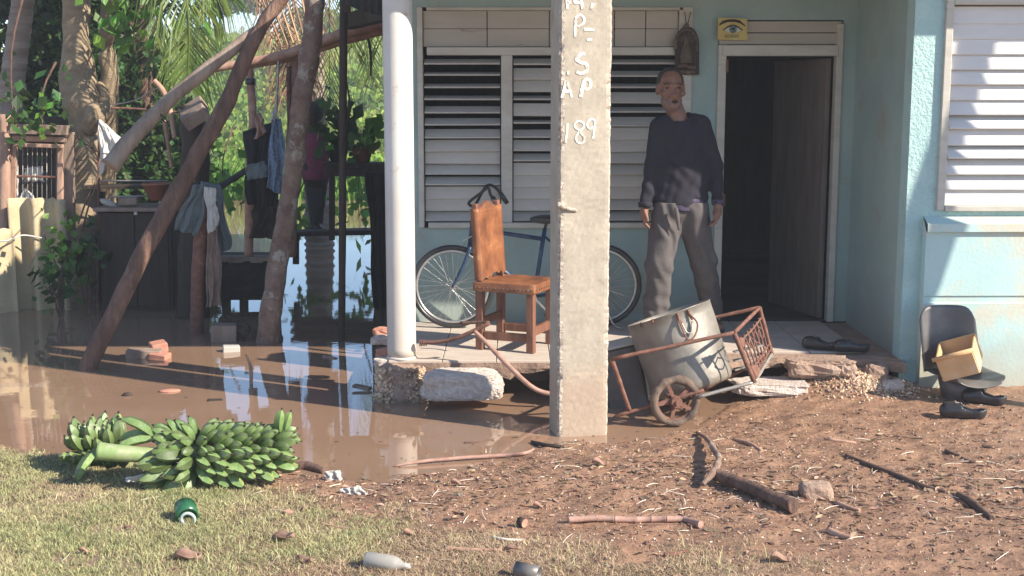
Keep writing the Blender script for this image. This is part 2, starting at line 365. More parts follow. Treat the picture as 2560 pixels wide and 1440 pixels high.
M['skind'] = mat('dark_brown_skin', (.05, .026, .019), (.035, .018, .013), scale=9, rough=.5, bump=.1)
M['pink'] = mat('magenta_tank_top', (.30, .055, .105), (.21, .04, .075), scale=9, rough=.9, bump=.3)
M['charcoal'] = mat('charcoal_leggings', (.06, .055, .055), (.04, .035, .035), scale=10, rough=.9, bump=.2)
M['wheelrim'] = mat('muddy_old_wheel', (.17, .12, .09), (.09, .06, .045), scale=14, rough=.85, bump=.6, bscale=50)
M['greycloth'] = mat('grey_blue_shirt_cloth', (.15, .18, .19), (.10, .125, .135), scale=5, rough=.95, bump=.5, bscale=12, bdist=.03)
M['beigecloth'] = mat('dirty_beige_cloth', (.30, .22, .18), (.19, .135, .11), scale=6, rough=.95, bump=.6, bscale=14, bdist=.03)
M['bluecloth'] = mat('speckled_blue_cloth', (.20, .27, .36), (.08, .12, .19), scale=45, rough=.95, bump=.2)
M['blackcloth'] = mat('black_cloth', (.02, .02, .023), (.013, .013, .015), scale=8, rough=.95, bump=.4, bscale=20)
M['browncloth'] = mat('dark_brown_cloth', (.05, .035, .03), (.03, .02, .018), scale=8, rough=.95, bump=.4, bscale=20)
M['terracotta'] = mat('terracotta', (.34, .13, .08), (.27, .10, .06), scale=9, rough=.8)
M['orange'] = mat('orange_painted_wood', (.70, .44, .22), (.60, .36, .17), scale=6, rough=.6, bump=.2, bscale=30, c3=(.70, .52, .34), spot=.55)
M['bikeblue'] = mat('dark_blue_bike_paint', (.03, .06, .12), (.02, .035, .07), scale=15, rough=.35, bump=.05, c3=(.13, .10, .09), spot=.66)
M['chrome'] = mat('dull_chrome', (.62, .60, .56), (.5, .48, .45), scale=20, rough=.3, bump=0, metal=.8)
M['plantain'] = mat('green_plantain_skin', (.16, .21, .07), (.085, .125, .038), scale=9, rough=.42, bump=.15, c3=(.27, .31, .17), spot=.54, sscale=7, spec=.5, island=1)
M['plantaind'] = mat('plantain_blossom_end', (.05, .04, .025), (.03, .022, .015), scale=20, rough=.8)
M['stalk'] = mat('plantain_stalk', (.24, .31, .13), (.17, .25, .08), scale=5, rough=.45, bump=.2, bscale=25, c3=(.36, .33, .24), spot=.48, sscale=7)
M['stalkcut'] = mat('cut_stalk_end', (.17, .13, .10), (.10, .07, .055), scale=20, rough=.8)
M['water'] = None
M['leafdry'] = mat('dry_leaves', (.40, .27, .18), (.22, .14, .095), scale=6, rough=.8, bump=.3, island=1, trans=.1)
M['chip'] = mat('pale_chips', (.72, .64, .53), (.55, .44, .34), scale=6, rough=.8, bump=.2, island=1)
M['clod'] = mat('mud_clods', (.26, .15, .10), (.17, .095, .065), scale=8, rough=.7, bump=.6, bscale=60, island=1)
M['twig'] = mat('dark_twigs', (.20, .125, .09), (.12, .075, .05), scale=10, rough=.9, island=1)
M['grass'] = mat('short_grass', (.34, .36, .16), (.50, .45, .25), scale=2.2, rough=.7, bump=0, island=2, trans=.3)
M['grassdry'] = mat('dry_grass', (.50, .38, .25), (.36, .26, .165), scale=3, rough=.8, bump=0, island=2, trans=.25)
M['leafdark'] = mat('dark_green_leaves', (.06, .125, .03), (.035, .08, .02), scale=1.5, rough=.5, bump=0, island=2, trans=.3)
M['leafbright'] = mat('bright_green_leaves', (.17, .33, .05), (.11, .25, .035), scale=3, rough=.45, bump=0, island=2, trans=.45)
M['hill'] = mat('sunlit_creepers', (.24, .35, .05), (.13, .22, .035), scale=.45, rough=.6, bump=0, island=2, trans=.4, c3=(.30, .30, .09), spot=.52, sscale=.3)
M['cane'] = mat('yellow_green_cane', (.42, .45, .09), (.27, .36, .06), scale=.7, rough=.6, bump=0, island=2, trans=.4)
M['frond'] = mat('palm_leaflets', (.10, .17, .035), (.15, .20, .05), scale=1.2, rough=.4, bump=0, island=2, trans=.35)
M['fronddry'] = mat('dry_palm_leaflets', (.36, .23, .13), (.22, .13, .08), scale=1.2, rough=.7, bump=0, island=2, trans=.2)
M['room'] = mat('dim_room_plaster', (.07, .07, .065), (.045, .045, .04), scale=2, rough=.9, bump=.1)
M['doorwood'] = mat('brown_inner_door', (.17, .14, .12), (.12, .098, .085), scale=5, rough=.7, bump=.2, stretch=(3, 3, .5))
M['tin'] = mat('dark_tin_roof', (.05, .045, .04), (.03, .028, .025), scale=5, rough=.8, bump=.4)
M['paintw'] = mat('brushed_white_paint', (.78, .76, .71), (.64, .60, .53), scale=20, rough=.7, bump=.1, c3=(.42, .36, .29), spot=.50, sscale=55, soft=.06)
M['paintt'] = mat('faded_mint_paint', (.72, .84, .76), (.60, .68, .60), scale=30, rough=.7, bump=.1, c3=(.44, .38, .30), spot=.50, sscale=60, soft=.08)
M['yellow'] = mat('yellow_card', (.55, .45, .13), (.50, .36, .12), scale=12, rough=.7, bump=0, c3=(.56, .52, .22), spot=.5)
M['ink'] = mat('dark_ink', (.05, .035, .03), (.03, .02, .02), scale=10, rough=.8, bump=0)
M['eyewhite'] = mat('eye_white_print', (.62, .62, .55), None, rough=.8, bump=0)
M['iris'] = mat('grey_blue_print', (.13, .21, .22), (.08, .14, .15), scale=60, rough=.8, bump=0)
M['bronze'] = mat('brown_bronze_relief', (.13, .085, .055), (.065, .045, .03), scale=25, rough=.5, bump=.5, bscale=60, c3=(.36, .23, .15), spot=.57, sscale=14)
M['brick'] = mat('red_brick', (.50, .23, .16), (.38, .16, .11), scale=20, rough=.9, bump=.4)
M['blueplastic'] = mat('pale_plastic', (.60, .66, .62), (.5, .56, .52), scale=9, rough=.3, bump=.3, trans=.2)
def glass_mat(name, col, rough=.12):
    m = bpy.data.materials.new(name); m.use_nodes = True; b = m.node_tree.nodes['Principled BSDF']
    n = m.node_tree.nodes.new('ShaderNodeTexNoise'); n.inputs['Scale'].default_value = 14
    r = m.node_tree.nodes.new('ShaderNodeMapRange'); r.inputs[3].default_value = rough; r.inputs[4].default_value = rough + .3
    m.node_tree.links.new(n.outputs[0], r.inputs[0]); m.node_tree.links.new(r.outputs[0], b.inputs['Roughness'])
    b.inputs['Base Color'].default_value = (*col, 1); b.inputs['Transmission Weight'].default_value = .55; return m
M['greenglass'] = glass_mat('dark_green_glass', (.05, .22, .10))
M['clearplastic'] = glass_mat('dusty_clear_plastic', (.62, .58, .52), .25)
# water: muddy body colour under a mirror-smooth surface
def water_mat():
    m = bpy.data.materials.new('muddy_water'); m.use_nodes = True; t = m.node_tree; N = t.nodes; L = t.links; b = N['Principled BSDF']
    tc = N.new('ShaderNodeTexCoord'); n = N.new('ShaderNodeTexNoise'); n.inputs['Scale'].default_value = .9; n.inputs['Detail'].default_value = 6
    mp = N.new('ShaderNodeMapping'); mp.inputs['Scale'].default_value = (1, 2.2, 1); L.new(tc.outputs['Object'], mp.inputs[0]); L.new(mp.outputs[0], n.inputs[0])
    r = N.new('ShaderNodeValToRGB'); r.color_ramp.elements[0].color = (.235, .142, .09, 1); r.color_ramp.elements[1].color = (.31, .195, .13, 1)
    L.new(n.outputs[0], r.inputs[0]); L.new(r.outputs[0], b.inputs['Base Color'])
    b.inputs['Roughness'].default_value = .02; b.inputs['IOR'].default_value = 1.6; b.inputs['Specular IOR Level'].default_value = .85
    n2 = N.new('ShaderNodeTexNoise'); n2.inputs['Scale'].default_value = 5; n2.inputs['Detail'].default_value = 3; L.new(mp.outputs[0], n2.inputs[0])
    bp = N.new('ShaderNodeBump'); bp.inputs['Strength'].default_value = .05; bp.inputs['Distance'].default_value = .01
    L.new(n2.outputs[0], bp.inputs['Height']); L.new(bp.outputs[0], b.inputs['Normal']); return m
M['water'] = water_mat()
# =================================================================== ground and water
shore_px = [(-900, 1060), (-300, 1085), (0, 1108), (110, 1140), (250, 1165), (420, 1175), (600, 1170), (730, 1168), (800, 1188), (940, 1203), (1000, 1190), (1150, 1172),
            (1280, 1143), (1370, 1112), (1450, 1104), (1530, 1104), (1640, 1098), (1730, 1070), (1790, 1040), (1840, 1010), (1890, 985), (1900, 960)]
shore = np.array([[G(x, y).x, G(x, y).y] for x, y in shore_px])
shore = np.vstack([shore, [[1.75, 8.25], [1.75, 14.5], [60, 14.5]]])
land_poly = np.vstack([shore, [[60, -30], [-60, -30], [-60, shore[0][1]]]])
def sdist(x, y):
    d = np.full(x.shape, 1e9)
    for i in range(len(shore) - 1):
        a = shore[i]; b = shore[i + 1]; ab = b - a; t = np.clip(((x - a[0]) * ab[0] + (y - a[1]) * ab[1]) / (ab @ ab), 0, 1)
        d = np.minimum(d, np.hypot(x - a[0] - t * ab[0], y - a[1] - t * ab[1]))
    ins = np.zeros(x.shape, bool); n = len(land_poly)
    for i in range(n):
        x1, y1 = land_poly[i]; x2, y2 = land_poly[(i + 1) % n]
        c = ((y1 > y) != (y2 > y)) & (x < (x2 - x1) * (y - y1) / (y2 - y1 + 1e-12) + x1); ins ^= c
    return np.where(ins, d, -d)
mound = [(Vector((1.75, 8.30, 0)), .26, .085), (Vector((2.05, 8.28, 0)), .24, .10), (Vector((2.35, 8.2, 0)), .22, .09), (Vector((2.1, 8.02, 0)), .2, .03)]
def ground_h(x, y):
    x = np.asarray(x, float); y = np.asarray(y, float)
    s = sdist(x, y) + (fbm(x * 3, y * 3, 3) - .5) * .22 + (fbm(x * 11, y * 11, 23) - .5) * .09
    h = np.where(s > 0, .055 * (1 - np.exp(-s / .35)) + .012 * np.clip(s, 0, 4), np.maximum(-.25, s * .25) - .003)
    near = (np.abs(x) < 8) & (y < 11)
    h += np.where(s > 0, 1, .3) * np.where(near, (fbm(x * 7, y * 7, 9) - .47) * .028 + (fbm(x * 20, y * 20, 19) - .47) * .024, 0)
    for c, r, a in mound: h += a * np.exp(-((x - c.x) ** 2 + (y - c.y) ** 2) / r ** 2)
    bank = np.clip((y - 24 - 1.5 * (fbm(x * .2, y * 0, 5) - .5)) / 1.5, 0, 1) * .5 + np.clip((y - 45) / 65, 0, 1) * (3.4 + 1.2 * fbm(x * .05, y * .05, 6)) * np.clip(1.25 + (x + 20) * -.0 , 0, 2)
    h = np.where(y > 22, bank - .25 + .0 * x, h)
    return h
xs = np.concatenate([np.linspace(-200, -8, 40), np.linspace(-7.5, -3.6, 24), np.arange(-3.5, 3.6, .022), np.linspace(3.7, 8, 20), np.linspace(9, 200, 40)])
ys = np.concatenate([np.linspace(-60, 3, 20), np.linspace(3.3, 4.8, 12), np.arange(4.86, 9.4, .022), np.linspace(9.5, 30, 80), np.linspace(31, 60, 40), np.linspace(65, 400, 20)])
GX, GY = np.meshgrid(xs, ys, indexing='ij'); GZ = ground_h(GX, GY)
inhouse = (GX > -.85) & (GY > 8.35) & (GY < 16); GZ = np.where(inhouse, np.minimum(GZ, -.02), GZ)
nx, ny = GX.shape; idx = np.arange(nx * ny).reshape(nx, ny)
Fq = np.stack([idx[:-1, :-1], idx[1:, :-1], idx[1:, 1:], idx[:-1, 1:]], -1).reshape(-1, 4)
def grass_amt(x, y):   # where the turf is; mud elsewhere
    b = np.interp(x, [-4, -2.4, -1.6, -.9, -.45, 0, .6, 1.2, 2.2], [7.2, 6.9, 6.3, 5.95, 5.6, 5.25, 5.1, 4.95, 4.3])
    return np.clip((b - y) / .45 + (fbm(x * 4, y * 4, 31) - .5) * 2.0 + .35, 0, 1)
def mud_mat():
    m = bpy.data.materials.new('wet_mud_and_turf_soil'); m.use_nodes = True; t = m.node_tree; N = t.nodes; L = t.links; b = N['Principled BSDF']
    tc = N.new('ShaderNodeTexCoord')
    def noise(s, d=8, st=(1, 1, 1), ro=.6):
        mp = N.new('ShaderNodeMapping'); mp.inputs['Scale'].default_value = st; L.new(tc.outputs['Object'], mp.inputs[0])
        n = N.new('ShaderNodeTexNoise'); n.inputs['Scale'].default_value = s; n.inputs['Detail'].default_value = d; n.inputs['Roughness'].default_value = ro
        L.new(mp.outputs[0], n.inputs[0]); return n.outputs[0]
    def ramp(i, a, ca, bb, cb):
        r = N.new('ShaderNodeValToRGB'); r.color_ramp.elements[0].position = a; r.color_ramp.elements[1].position = bb
        r.color_ramp.elements[0].color = (*ca, 1); r.color_ramp.elements[1].color = (*cb, 1); L.new(i, r.inputs[0]); return r.outputs[0]
    mud = ramp(noise(5, 10, (1, 1.5, 1), .7), .34, (.18, .095, .06), .66, (.40, .225, .135))
    speck = ramp(noise(46, 4), .60, (0, 0, 0), .70, (1, 1, 1))
    mx = N.new('ShaderNodeMixRGB'); L.new(speck, mx.inputs[0]); L.new(mud, mx.inputs[1]); mx.inputs[2].default_value = (.40, .28, .19, 1)
    dk = ramp(noise(60, 4), .58, (0, 0, 0), .66, (1, 1, 1)); mx2 = N.new('ShaderNodeMixRGB'); L.new(dk, mx2.inputs[0]); L.new(mx.outputs[0], mx2.inputs[1]); mx2.inputs[2].default_value = (.085, .05, .035, 1)
    soil = ramp(noise(9, 8), .35, (.21, .135, .085), .65, (.36, .26, .165))
    at = N.new('ShaderNodeAttribute'); at.attribute_name = 'turf'
    m3 = N.new('ShaderNodeMixRGB'); L.new(at.outputs['Fac'], m3.inputs[0]); L.new(mx2.outputs[0], m3.inputs[1]); L.new(soil, m3.inputs[2])
    L.new(m3.outputs[0], b.inputs['Base Color'])
    r = N.new('ShaderNodeMapRange'); r.inputs[1].default_value = .35; r.inputs[2].default_value = .62; r.inputs[3].default_value = .32; r.inputs[4].default_value = .85
    L.new(noise(3.3, 6, (1, 2, 1)), r.inputs[0])
    ad = N.new('ShaderNodeMath'); ad.operation = 'MAXIMUM'; L.new(r.outputs[0], ad.inputs[0]); L.new(at.outputs['Fac'], ad.inputs[1]); L.new(ad.outputs[0], b.inputs['Roughness'])
    bp = N.new('ShaderNodeBump'); bp.inputs['Strength'].default_value = .8; bp.inputs['Distance'].default_value = .02; L.new(noise(34, 8, (1, 1, 1), .7), bp.inputs['Height'])
    L.new(bp.outputs[0], b.inputs['Normal']); return m
gr = np_mesh('ground', np.stack([GX.ravel(), GY.ravel(), GZ.ravel()], 1), Fq, mud_mat(), True, 'structure')
at = gr.data.attributes.new('turf', 'FLOAT', 'POINT')
at.data.foreach_set('value', (np.where(GY < 12, grass_amt(GX, GY), 1) * np.where(GY < 12, np.clip(GZ / .02, 0, 1), .6)).ravel().astype(np.float32))
w = MB(); w.add([(-200, -30, 0), (200, -30, 0), (200, 60, 0), (-200, 60, 0)], [(0, 1, 2, 3)]).build('flood_water', M['water'], kind='structure', org=(0, 0, 0))
def gh(x, y): return float(ground_h(np.array([x]), np.array([y]))[0])
def GG(px, py, dz=0.0):   # a photo point on the real ground
    z = .03
    for _ in range(5):
        p = G(px, py, z); z = max(0, gh(p.x, p.y))
    return Vector((p.x, p.y, z + dz))
# =================================================================== the house
YW, YF, ZF, XS = 9.65, 8.16, .25, 2.555
YR = 8.28
def wx(px, py=350): return P(px, py, YW).x
def wz(py): return P(1280, py, YW).z
house = thing('house', (.8, 9, 0), 'pale blue plastered house with a white column porch and louvred shutters', 'house')
ww0, ww1 = wx(1045), wx(1726); wt, wb = wz(18), wz(570)
dx0, dx1 = wx(1790), wx(2098); dt = wz(50)
T = .16; yc = YW + T / 2; ZT = 3.0
XL = -.93
def wall(x0, x1, z0, z1, y0=YW, t=T, m='blue', name='wall'):
    return MB().box(((x0 + x1) / 2, y0 + t / 2, (z0 + z1) / 2), (x1 - x0, t, z1 - z0)).build(name, M[m], house)
b = MB()
for x0, x1, z0, z1 in ((XL, ww0, ZF, ZT), (ww0, ww1, wt, ZT), (ww0, ww1, ZF, wb), (ww1, dx0, ZF, ZT), (dx0, dx1, dt, ZT), (dx1, XS, ZF, ZT)):
    b.box(((x0 + x1) / 2, yc, (z0 + z1) / 2), (x1 - x0, T, z1 - z0))
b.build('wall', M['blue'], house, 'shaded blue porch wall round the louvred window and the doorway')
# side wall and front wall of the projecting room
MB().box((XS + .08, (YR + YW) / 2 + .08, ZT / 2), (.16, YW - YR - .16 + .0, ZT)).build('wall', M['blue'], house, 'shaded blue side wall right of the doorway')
rwx0 = P(2352, 250, YR).x; rz0 = P(2400, 525, YR).z
b = MB()
b.box(((XS + rwx0) / 2, YR + .08, ZT / 2 + .05), (rwx0 - XS, .16, ZT + .1))
b.box((rwx0 + 1.3, YR + .08, rz0 / 2 - .002), (2.6, .16, rz0))
b.box((rwx0 + 1.3, YR + .08, 2.95), (2.6, .16, 2 * (3.05 - 2.95) + .5))
b.box((rwx0 + 2.4, YR + .08, 1.9), (.9, .158, 1.75))
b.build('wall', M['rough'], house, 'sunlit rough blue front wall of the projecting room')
# lower thickened plinth of the front wall with a sloping ledge
lx0 = P(2312, 650, YR - .07).x; z1 = P(2400, 578, YR - .08).z; z2 = P(2400, 548, YR - .0).z
gz1 = P(2400, 738, YR - .07).z; gz2 = P(2400, 757, YR - .07).z
b = MB(); X1 = lx0 + 3
b.add([(lx0, YR - .075, -.1), (X1, YR - .075, -.1), (X1, YR - .075, gz2), (lx0, YR - .075, gz2), (lx0, YR - .066, gz2 + .006), (X1, YR - .066, gz2 + .006), (X1, YR - .066, gz1 - .006), (lx0, YR - .066, gz1 - .006),
       (lx0, YR - .075, gz1), (X1, YR - .075, gz1), (X1, YR - .075, z1), (lx0, YR - .075, z1), (lx0, YR - .10, z1), (X1, YR - .10, z1), (X1, YR - .10, z1 + .05), (lx0, YR - .10, z1 + .05), (X1, YR + .01, z2 + .03), (lx0, YR + .01, z2 + .03),
       (lx0, YR + .01, -.1)],
      [(0, 1, 2, 3), (3, 2, 5, 4), (4, 5, 6, 7), (7, 6, 9, 8), (8, 9, 10, 11), (11, 10, 13, 12), (12, 13, 14, 15), (15, 14, 16, 17), (0, 3, 8, 11, 17, 18)])
b.v = [(x, y, z + .004 * math.sin(x * 9)) for x, y, z in b.v]
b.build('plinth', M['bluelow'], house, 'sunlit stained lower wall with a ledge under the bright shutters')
# apron of cement at the foot of the right wall
b = MB(); pl = [(2330, 905), (2420, 900), (2560, 890), (2700, 890), (2700, 1000), (2560, 996), (2480, 985), (2380, 975)]
# roof
MB().box((2.5, 12.0, 2.98), (7.1, 8.26, .12)).build('roof', M['slabedge'], house)
MB().box((2.5, 7.93, 2.99), (7.16, .10, .20), bev=.01).build('fascia', M['blue'], house)
# hidden rear shell so that the rooms are dark
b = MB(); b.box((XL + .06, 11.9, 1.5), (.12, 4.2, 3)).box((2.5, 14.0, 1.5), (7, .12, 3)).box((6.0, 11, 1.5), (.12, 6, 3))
b.build('wall', M['darkwood'], house, 'unseen side and rear walls coloured dark to keep the rooms dark')  # near-black colour on the unseen walls adds to the rooms' darkness
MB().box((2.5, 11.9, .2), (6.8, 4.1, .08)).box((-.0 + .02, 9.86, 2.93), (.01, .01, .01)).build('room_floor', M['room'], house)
# door: casing, header, transom boards, inner leaf, curtain
d0, d1 = wx(1810), wx(2082); dh = wz(140)
b = MB(); hy = YW - .02
b.box(((dx0 + d0) / 2, hy + .04, (ZF + wz(112)) / 2), (d0 - dx0, .09, wz(112) - ZF), bev=.004)
b.box(((dx1 + d1) / 2, hy + .04, (ZF + wz(60)) / 2), (dx1 - d1, .09, wz(60) - ZF), bev=.004)
b.box(((d0 + d1) / 2 - .01, hy + .035, (wz(113) + dh) / 2), (d1 - d0 + .04, .10, wz(113) - dh), bev=.004)
df = b.build('door_frame', M['white'], house)
k = 4; zz0, zz1 = wz(112), wz(52)
for i in range(2):
    z = zz0 + (zz1 - zz0) * (i + .5) / 2
    MB().box(((dx0 + d1) / 2 + .02, YW + .012, z), (d1 - dx0 + .03, .03, (zz1 - zz0) / 2 - .006), bev=.004).build('transom_board', M['board'], df)
for z in (wz(165), wz(500)): MB().box((d0 + .006, hy, z), (.02, .02, .09)).build('hinge', M['rust'], df)
dl = MB(); hx = d1 - .01
dl.box((hx - .14, YW + .45, (ZF + dh) / 2), (.04, .80, dh - ZF - .03), rot=(0, 0, math.radians(17)), bev=.004)
dl = dl.build('door_leaf', M['doorwood'], house, 'brown inner door leaf standing open')
# porch window: frame, boards, louvre slats
b = MB(); fy = YW - .015; fh = .1
def vbar(x0, x1, py0, py1, y=fy, t=.09): b.box(((x0 + x1) / 2, y + t / 2, (wz(py0) + wz(py1)) / 2), (x1 - x0, t, wz(py0) - wz(py1)), bev=.004)
vbar(ww0, wx(1059), 18, 569); vbar(wx(1253), wx(1281), 138, 556); vbar(wx(1476), wx(1504), 138, 556); vbar(wx(1692), ww1, 18, 569)
b.box(((ww0 + ww1) / 2, fy + .04, (wz(118) + wz(138)) / 2), (wx(1692) - wx(1059) - .002, .10, wz(118) - wz(138)), bev=.004)
b.box(((ww0 + ww1) / 2, fy + .04, (wz(556) + wz(569)) / 2), (wx(1692) - wx(1059) - .002, .12, wz(556) - wz(569)), bev=.004)
b.box(((ww0 + ww1) / 2, fy + .045, (wz(18) + wz(26)) / 2), (wx(1692) - wx(1059) - .002, .09, wz(18) - wz(26)), bev=.003)
win = b.build('window', M['white'], house, 'wide white louvred window behind the concrete pole')
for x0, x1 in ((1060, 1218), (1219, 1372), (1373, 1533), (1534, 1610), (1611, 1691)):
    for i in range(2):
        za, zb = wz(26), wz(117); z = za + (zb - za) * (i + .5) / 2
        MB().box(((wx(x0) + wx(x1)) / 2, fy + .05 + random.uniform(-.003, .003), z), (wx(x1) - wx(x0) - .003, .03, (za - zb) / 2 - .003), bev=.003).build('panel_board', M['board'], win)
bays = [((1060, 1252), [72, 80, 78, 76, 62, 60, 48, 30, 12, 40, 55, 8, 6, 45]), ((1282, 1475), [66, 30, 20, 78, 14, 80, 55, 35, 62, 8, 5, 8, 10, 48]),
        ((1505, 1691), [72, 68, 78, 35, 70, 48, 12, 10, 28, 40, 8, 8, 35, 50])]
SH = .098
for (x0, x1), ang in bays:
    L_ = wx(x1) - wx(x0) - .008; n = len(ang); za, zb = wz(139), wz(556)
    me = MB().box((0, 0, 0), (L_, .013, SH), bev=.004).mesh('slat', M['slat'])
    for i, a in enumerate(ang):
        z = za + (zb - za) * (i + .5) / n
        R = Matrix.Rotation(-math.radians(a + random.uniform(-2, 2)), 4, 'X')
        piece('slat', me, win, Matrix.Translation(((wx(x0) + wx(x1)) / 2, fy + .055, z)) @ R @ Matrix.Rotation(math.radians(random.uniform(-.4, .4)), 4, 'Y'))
# right window
b = MB(); ry = YR - .02; rx1 = rwx0 + 2.0; rz1 = P(2400, 2, YR).z + .01
rfx = P(2371, 250, YR).x
b.box(((rwx0 + rfx) / 2, ry + .04, (rz0 + rz1 + .06) / 2), (rfx - rwx0, .10, rz1 - rz0 + .06), bev=.004)
b.box(((rfx + rx1) / 2, ry + .04, rz1), (rx1 - rfx - .002, .10, .07), bev=.004)
b.box(((rfx + rx1) / 2, ry + .035, rz0 + .012), (rx1 - rfx - .002, .11, .035), bev=.004)
b.box((rx1, ry + .04, (rz0 + rz1) / 2), (.06, .1, rz1 - rz0))
win2 = b.build('window', M['white'], house, 'sunlit white louvred window at the right of the front wall')
ang2 = [4, 5, 8, 14, 22, 8, 22, 40, 12, 44, 30, 22, 6]; n = len(ang2)
za, zb = P(2400, 18, YR).z, P(2400, 511, YR).z
me = MB().box((0, 0, 0), (rx1 - rfx - .04, .014, (za - zb) / n + .016), bev=.004).mesh('slat', M['slat_sunlit'])
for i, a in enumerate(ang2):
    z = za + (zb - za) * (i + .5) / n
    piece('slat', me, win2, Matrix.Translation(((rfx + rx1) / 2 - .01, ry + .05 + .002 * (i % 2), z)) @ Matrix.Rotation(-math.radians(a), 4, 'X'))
# porch floor slab, tiled top
b = MB()
sx0 = P(968, 905, YF).x
xsn = np.linspace(sx0, 2.56, 60); prof = []
top = [(x, YF + .008 * n3((x, 0, 0), 9)) for x in xsn]
bot = [(x, YF + .02 + .02 * n3((x, 0, 5), 7)) for x in xsn]
vs = []; fs = []
for i, x in enumerate(xsn):
    y = YF + .012 * n3((x, 0, 0), 9); lowz = .12 + .03 * n3((x, 2, 1), 5) + (.06 if .0 < x < .35 else 0)
    if x > 1.35: lowz = .175 + .02 * n3((x, 2, 1), 6); y += .16 * math.sin(min(1, (x - 1.35) / 1.25) * math.pi) + .035 * n3((x, 7, 0), 6) + .02 * n3((x, 9, 0), 19)
    vs += [(x, YW, ZF - .012), (x, y, ZF - .012), (x, y + .004, ZF - .05), (x, y + .015, lowz), (x, y + .25, lowz), (x, YW, lowz)]
for i in range(len(xsn) - 1):
    for k in range(5): fs.append((i * 6 + k, i * 6 + k + 1, i * 6 + 7 + k, i * 6 + 6 + k))
fs += [tuple(range(6)), tuple(reversed(range((len(xsn) - 1) * 6, len(xsn) * 6)))]
pf = b.add(vs, fs).build('porch_floor', M['slabedge'], house, 'broken edged porch slab undermined by the flood')
tw, td = .352, .298; nxt = 10; nyt = 5
meT = [MB().box((0, 0, -.008), (tw - .005, td - .005, .016), bev=.003).mesh('tile', M['floor'])]
for i in range(nxt):
    for j in range(nyt):
        x = sx0 + .004 + tw * (i + .5); y = YF + .01 + td * (j + .5)
        if x + tw / 2 > XS or (j == 0 and x > 1.35): continue
        piece('tile', meT[0], pf, Matrix.Translation((x, y, ZF + .001 * random.random())) @ Matrix.Rotation(random.uniform(-.006, .006), 4, 'Z'))
MB().box(((XL + XS) / 2, (YF + YW) / 2 + .35, .06), (XS - XL, YW - YF - .4, .12)).build('footing', M['slabedge'], house)
# white column with its plinth
cx, cyy, cr = P(999, 500, YF + .10).x, YF + .115, .0945
b = MB(); b.tube([(cx, cyy, ZF + .012), (cx, cyy, .6), (cx, cyy, 1.2), (cx, cyy, 1.8), (cx, cyy, 2.4), (cx, cyy, 2.92)], [cr, cr, cr, cr, cr, cr], n=48, sub=4)
b.tube([(cx, cyy, ZF + .0), (cx, cyy, ZF + .016)], [cr + .012, cr + .004], n=40)
b.build('column', M['column'], house)
# =================================================================== concrete utility pole
A0 = Vector((P(1393, 1000, 7.2).x, 7.2)); rt = math.radians(10)
ux = Vector((math.cos(rt), math.sin(rt))); uy = Vector((-math.sin(rt), math.cos(rt))); PW, PD = .305, .23
pole = thing('utility_pole', (A0.x, A0.y, 0), 'rectangular concrete utility pole with chipped edges and painted letters', 'pole')
zs = np.arange(-.3, 5.2, .02)
ring = []
per = []   # perimeter params
def perim():
    pts = []; e = .012
    def seg(a, b, n):
        for k in range(n): pts.append((a[0] + (b[0] - a[0]) * k / n, a[1] + (b[1] - a[1]) * k / n))
    seg((e, 0), (PW - e, 0), 14); seg((PW - e, 0), (PW, e), 2); seg((PW, e), (PW, PD - e), 8); seg((PW, PD - e), (PW - e, PD), 1)
    seg((PW - e, PD), (e, PD), 4); seg((e, PD), (0, PD - e), 1); seg((0, PD - e), (0, e), 8); seg((0, e), (e, 0), 2); return pts
pr = perim(); npz = len(pr); vs = []; fs = []; mi = []
for i, z in enumerate(zs):
    for k, (u, v) in enumerate(pr):
        du = dv = 0; ec = 0
        dl_ = math.hypot(u, v); dr = math.hypot(u - PW, v)
        for dd, cx_, seed in ((dl_, 0, 3), (dr, PW, 8)):
            if dd < .036:
                chip = (.12 + max(0, n3((z, seed, 0), 9, seed) * 1.2 + .1) * (.5 + n3((z, seed, 0), 70, seed + 9)) + .35 * abs(n3((z, seed, 0), 150, seed))) * (.036 - dd) / .036
                du += (.5 * PW - cx_) / (.5 * PW) * -0 + (1 if cx_ == 0 else -1) * chip * .014; dv += chip * .013
        u2 = u + du + .0012 * n3((u * 9, v * 9, z * 3), 7); v2 = v + dv + .0015 * n3((u * 5, z * 7, v), 8)
        p = A0 + ux * u2 + uy * v2; vs.append((p.x, p.y, z))
for i in range(len(zs) - 1):
    for k in range(npz):
        k2 = (k + 1) % npz; fs.append((i * npz + k, i * npz + k2, (i + 1) * npz + k2, (i + 1) * npz + k))
        u, v = pr[k]; edge = (math.hypot(u - .004, v) < .016 or math.hypot(u - PW + .004, v) < .024) and n3((zs[i], k > 5, 0), 11, 4) > -.45
        mi.append(1 if edge and v < .03 else 0)
b = MB(); b.add(vs, fs); b.mi = mi; b.sm = [False] * len(fs)
b.build('shaft', [M['concrete'], M['aggregate']], pole)
def pole_pt(px, py, off=-.003):   # point on the pole's front face
    n = Vector((uy.x, uy.y, 0)); o = Vector((A0.x, A0.y, 0)) + n * off; c = Vector((0, 0, CH)); d = ray(px, py)
    return c + d * ((o - c).dot(n) / d.dot(n))
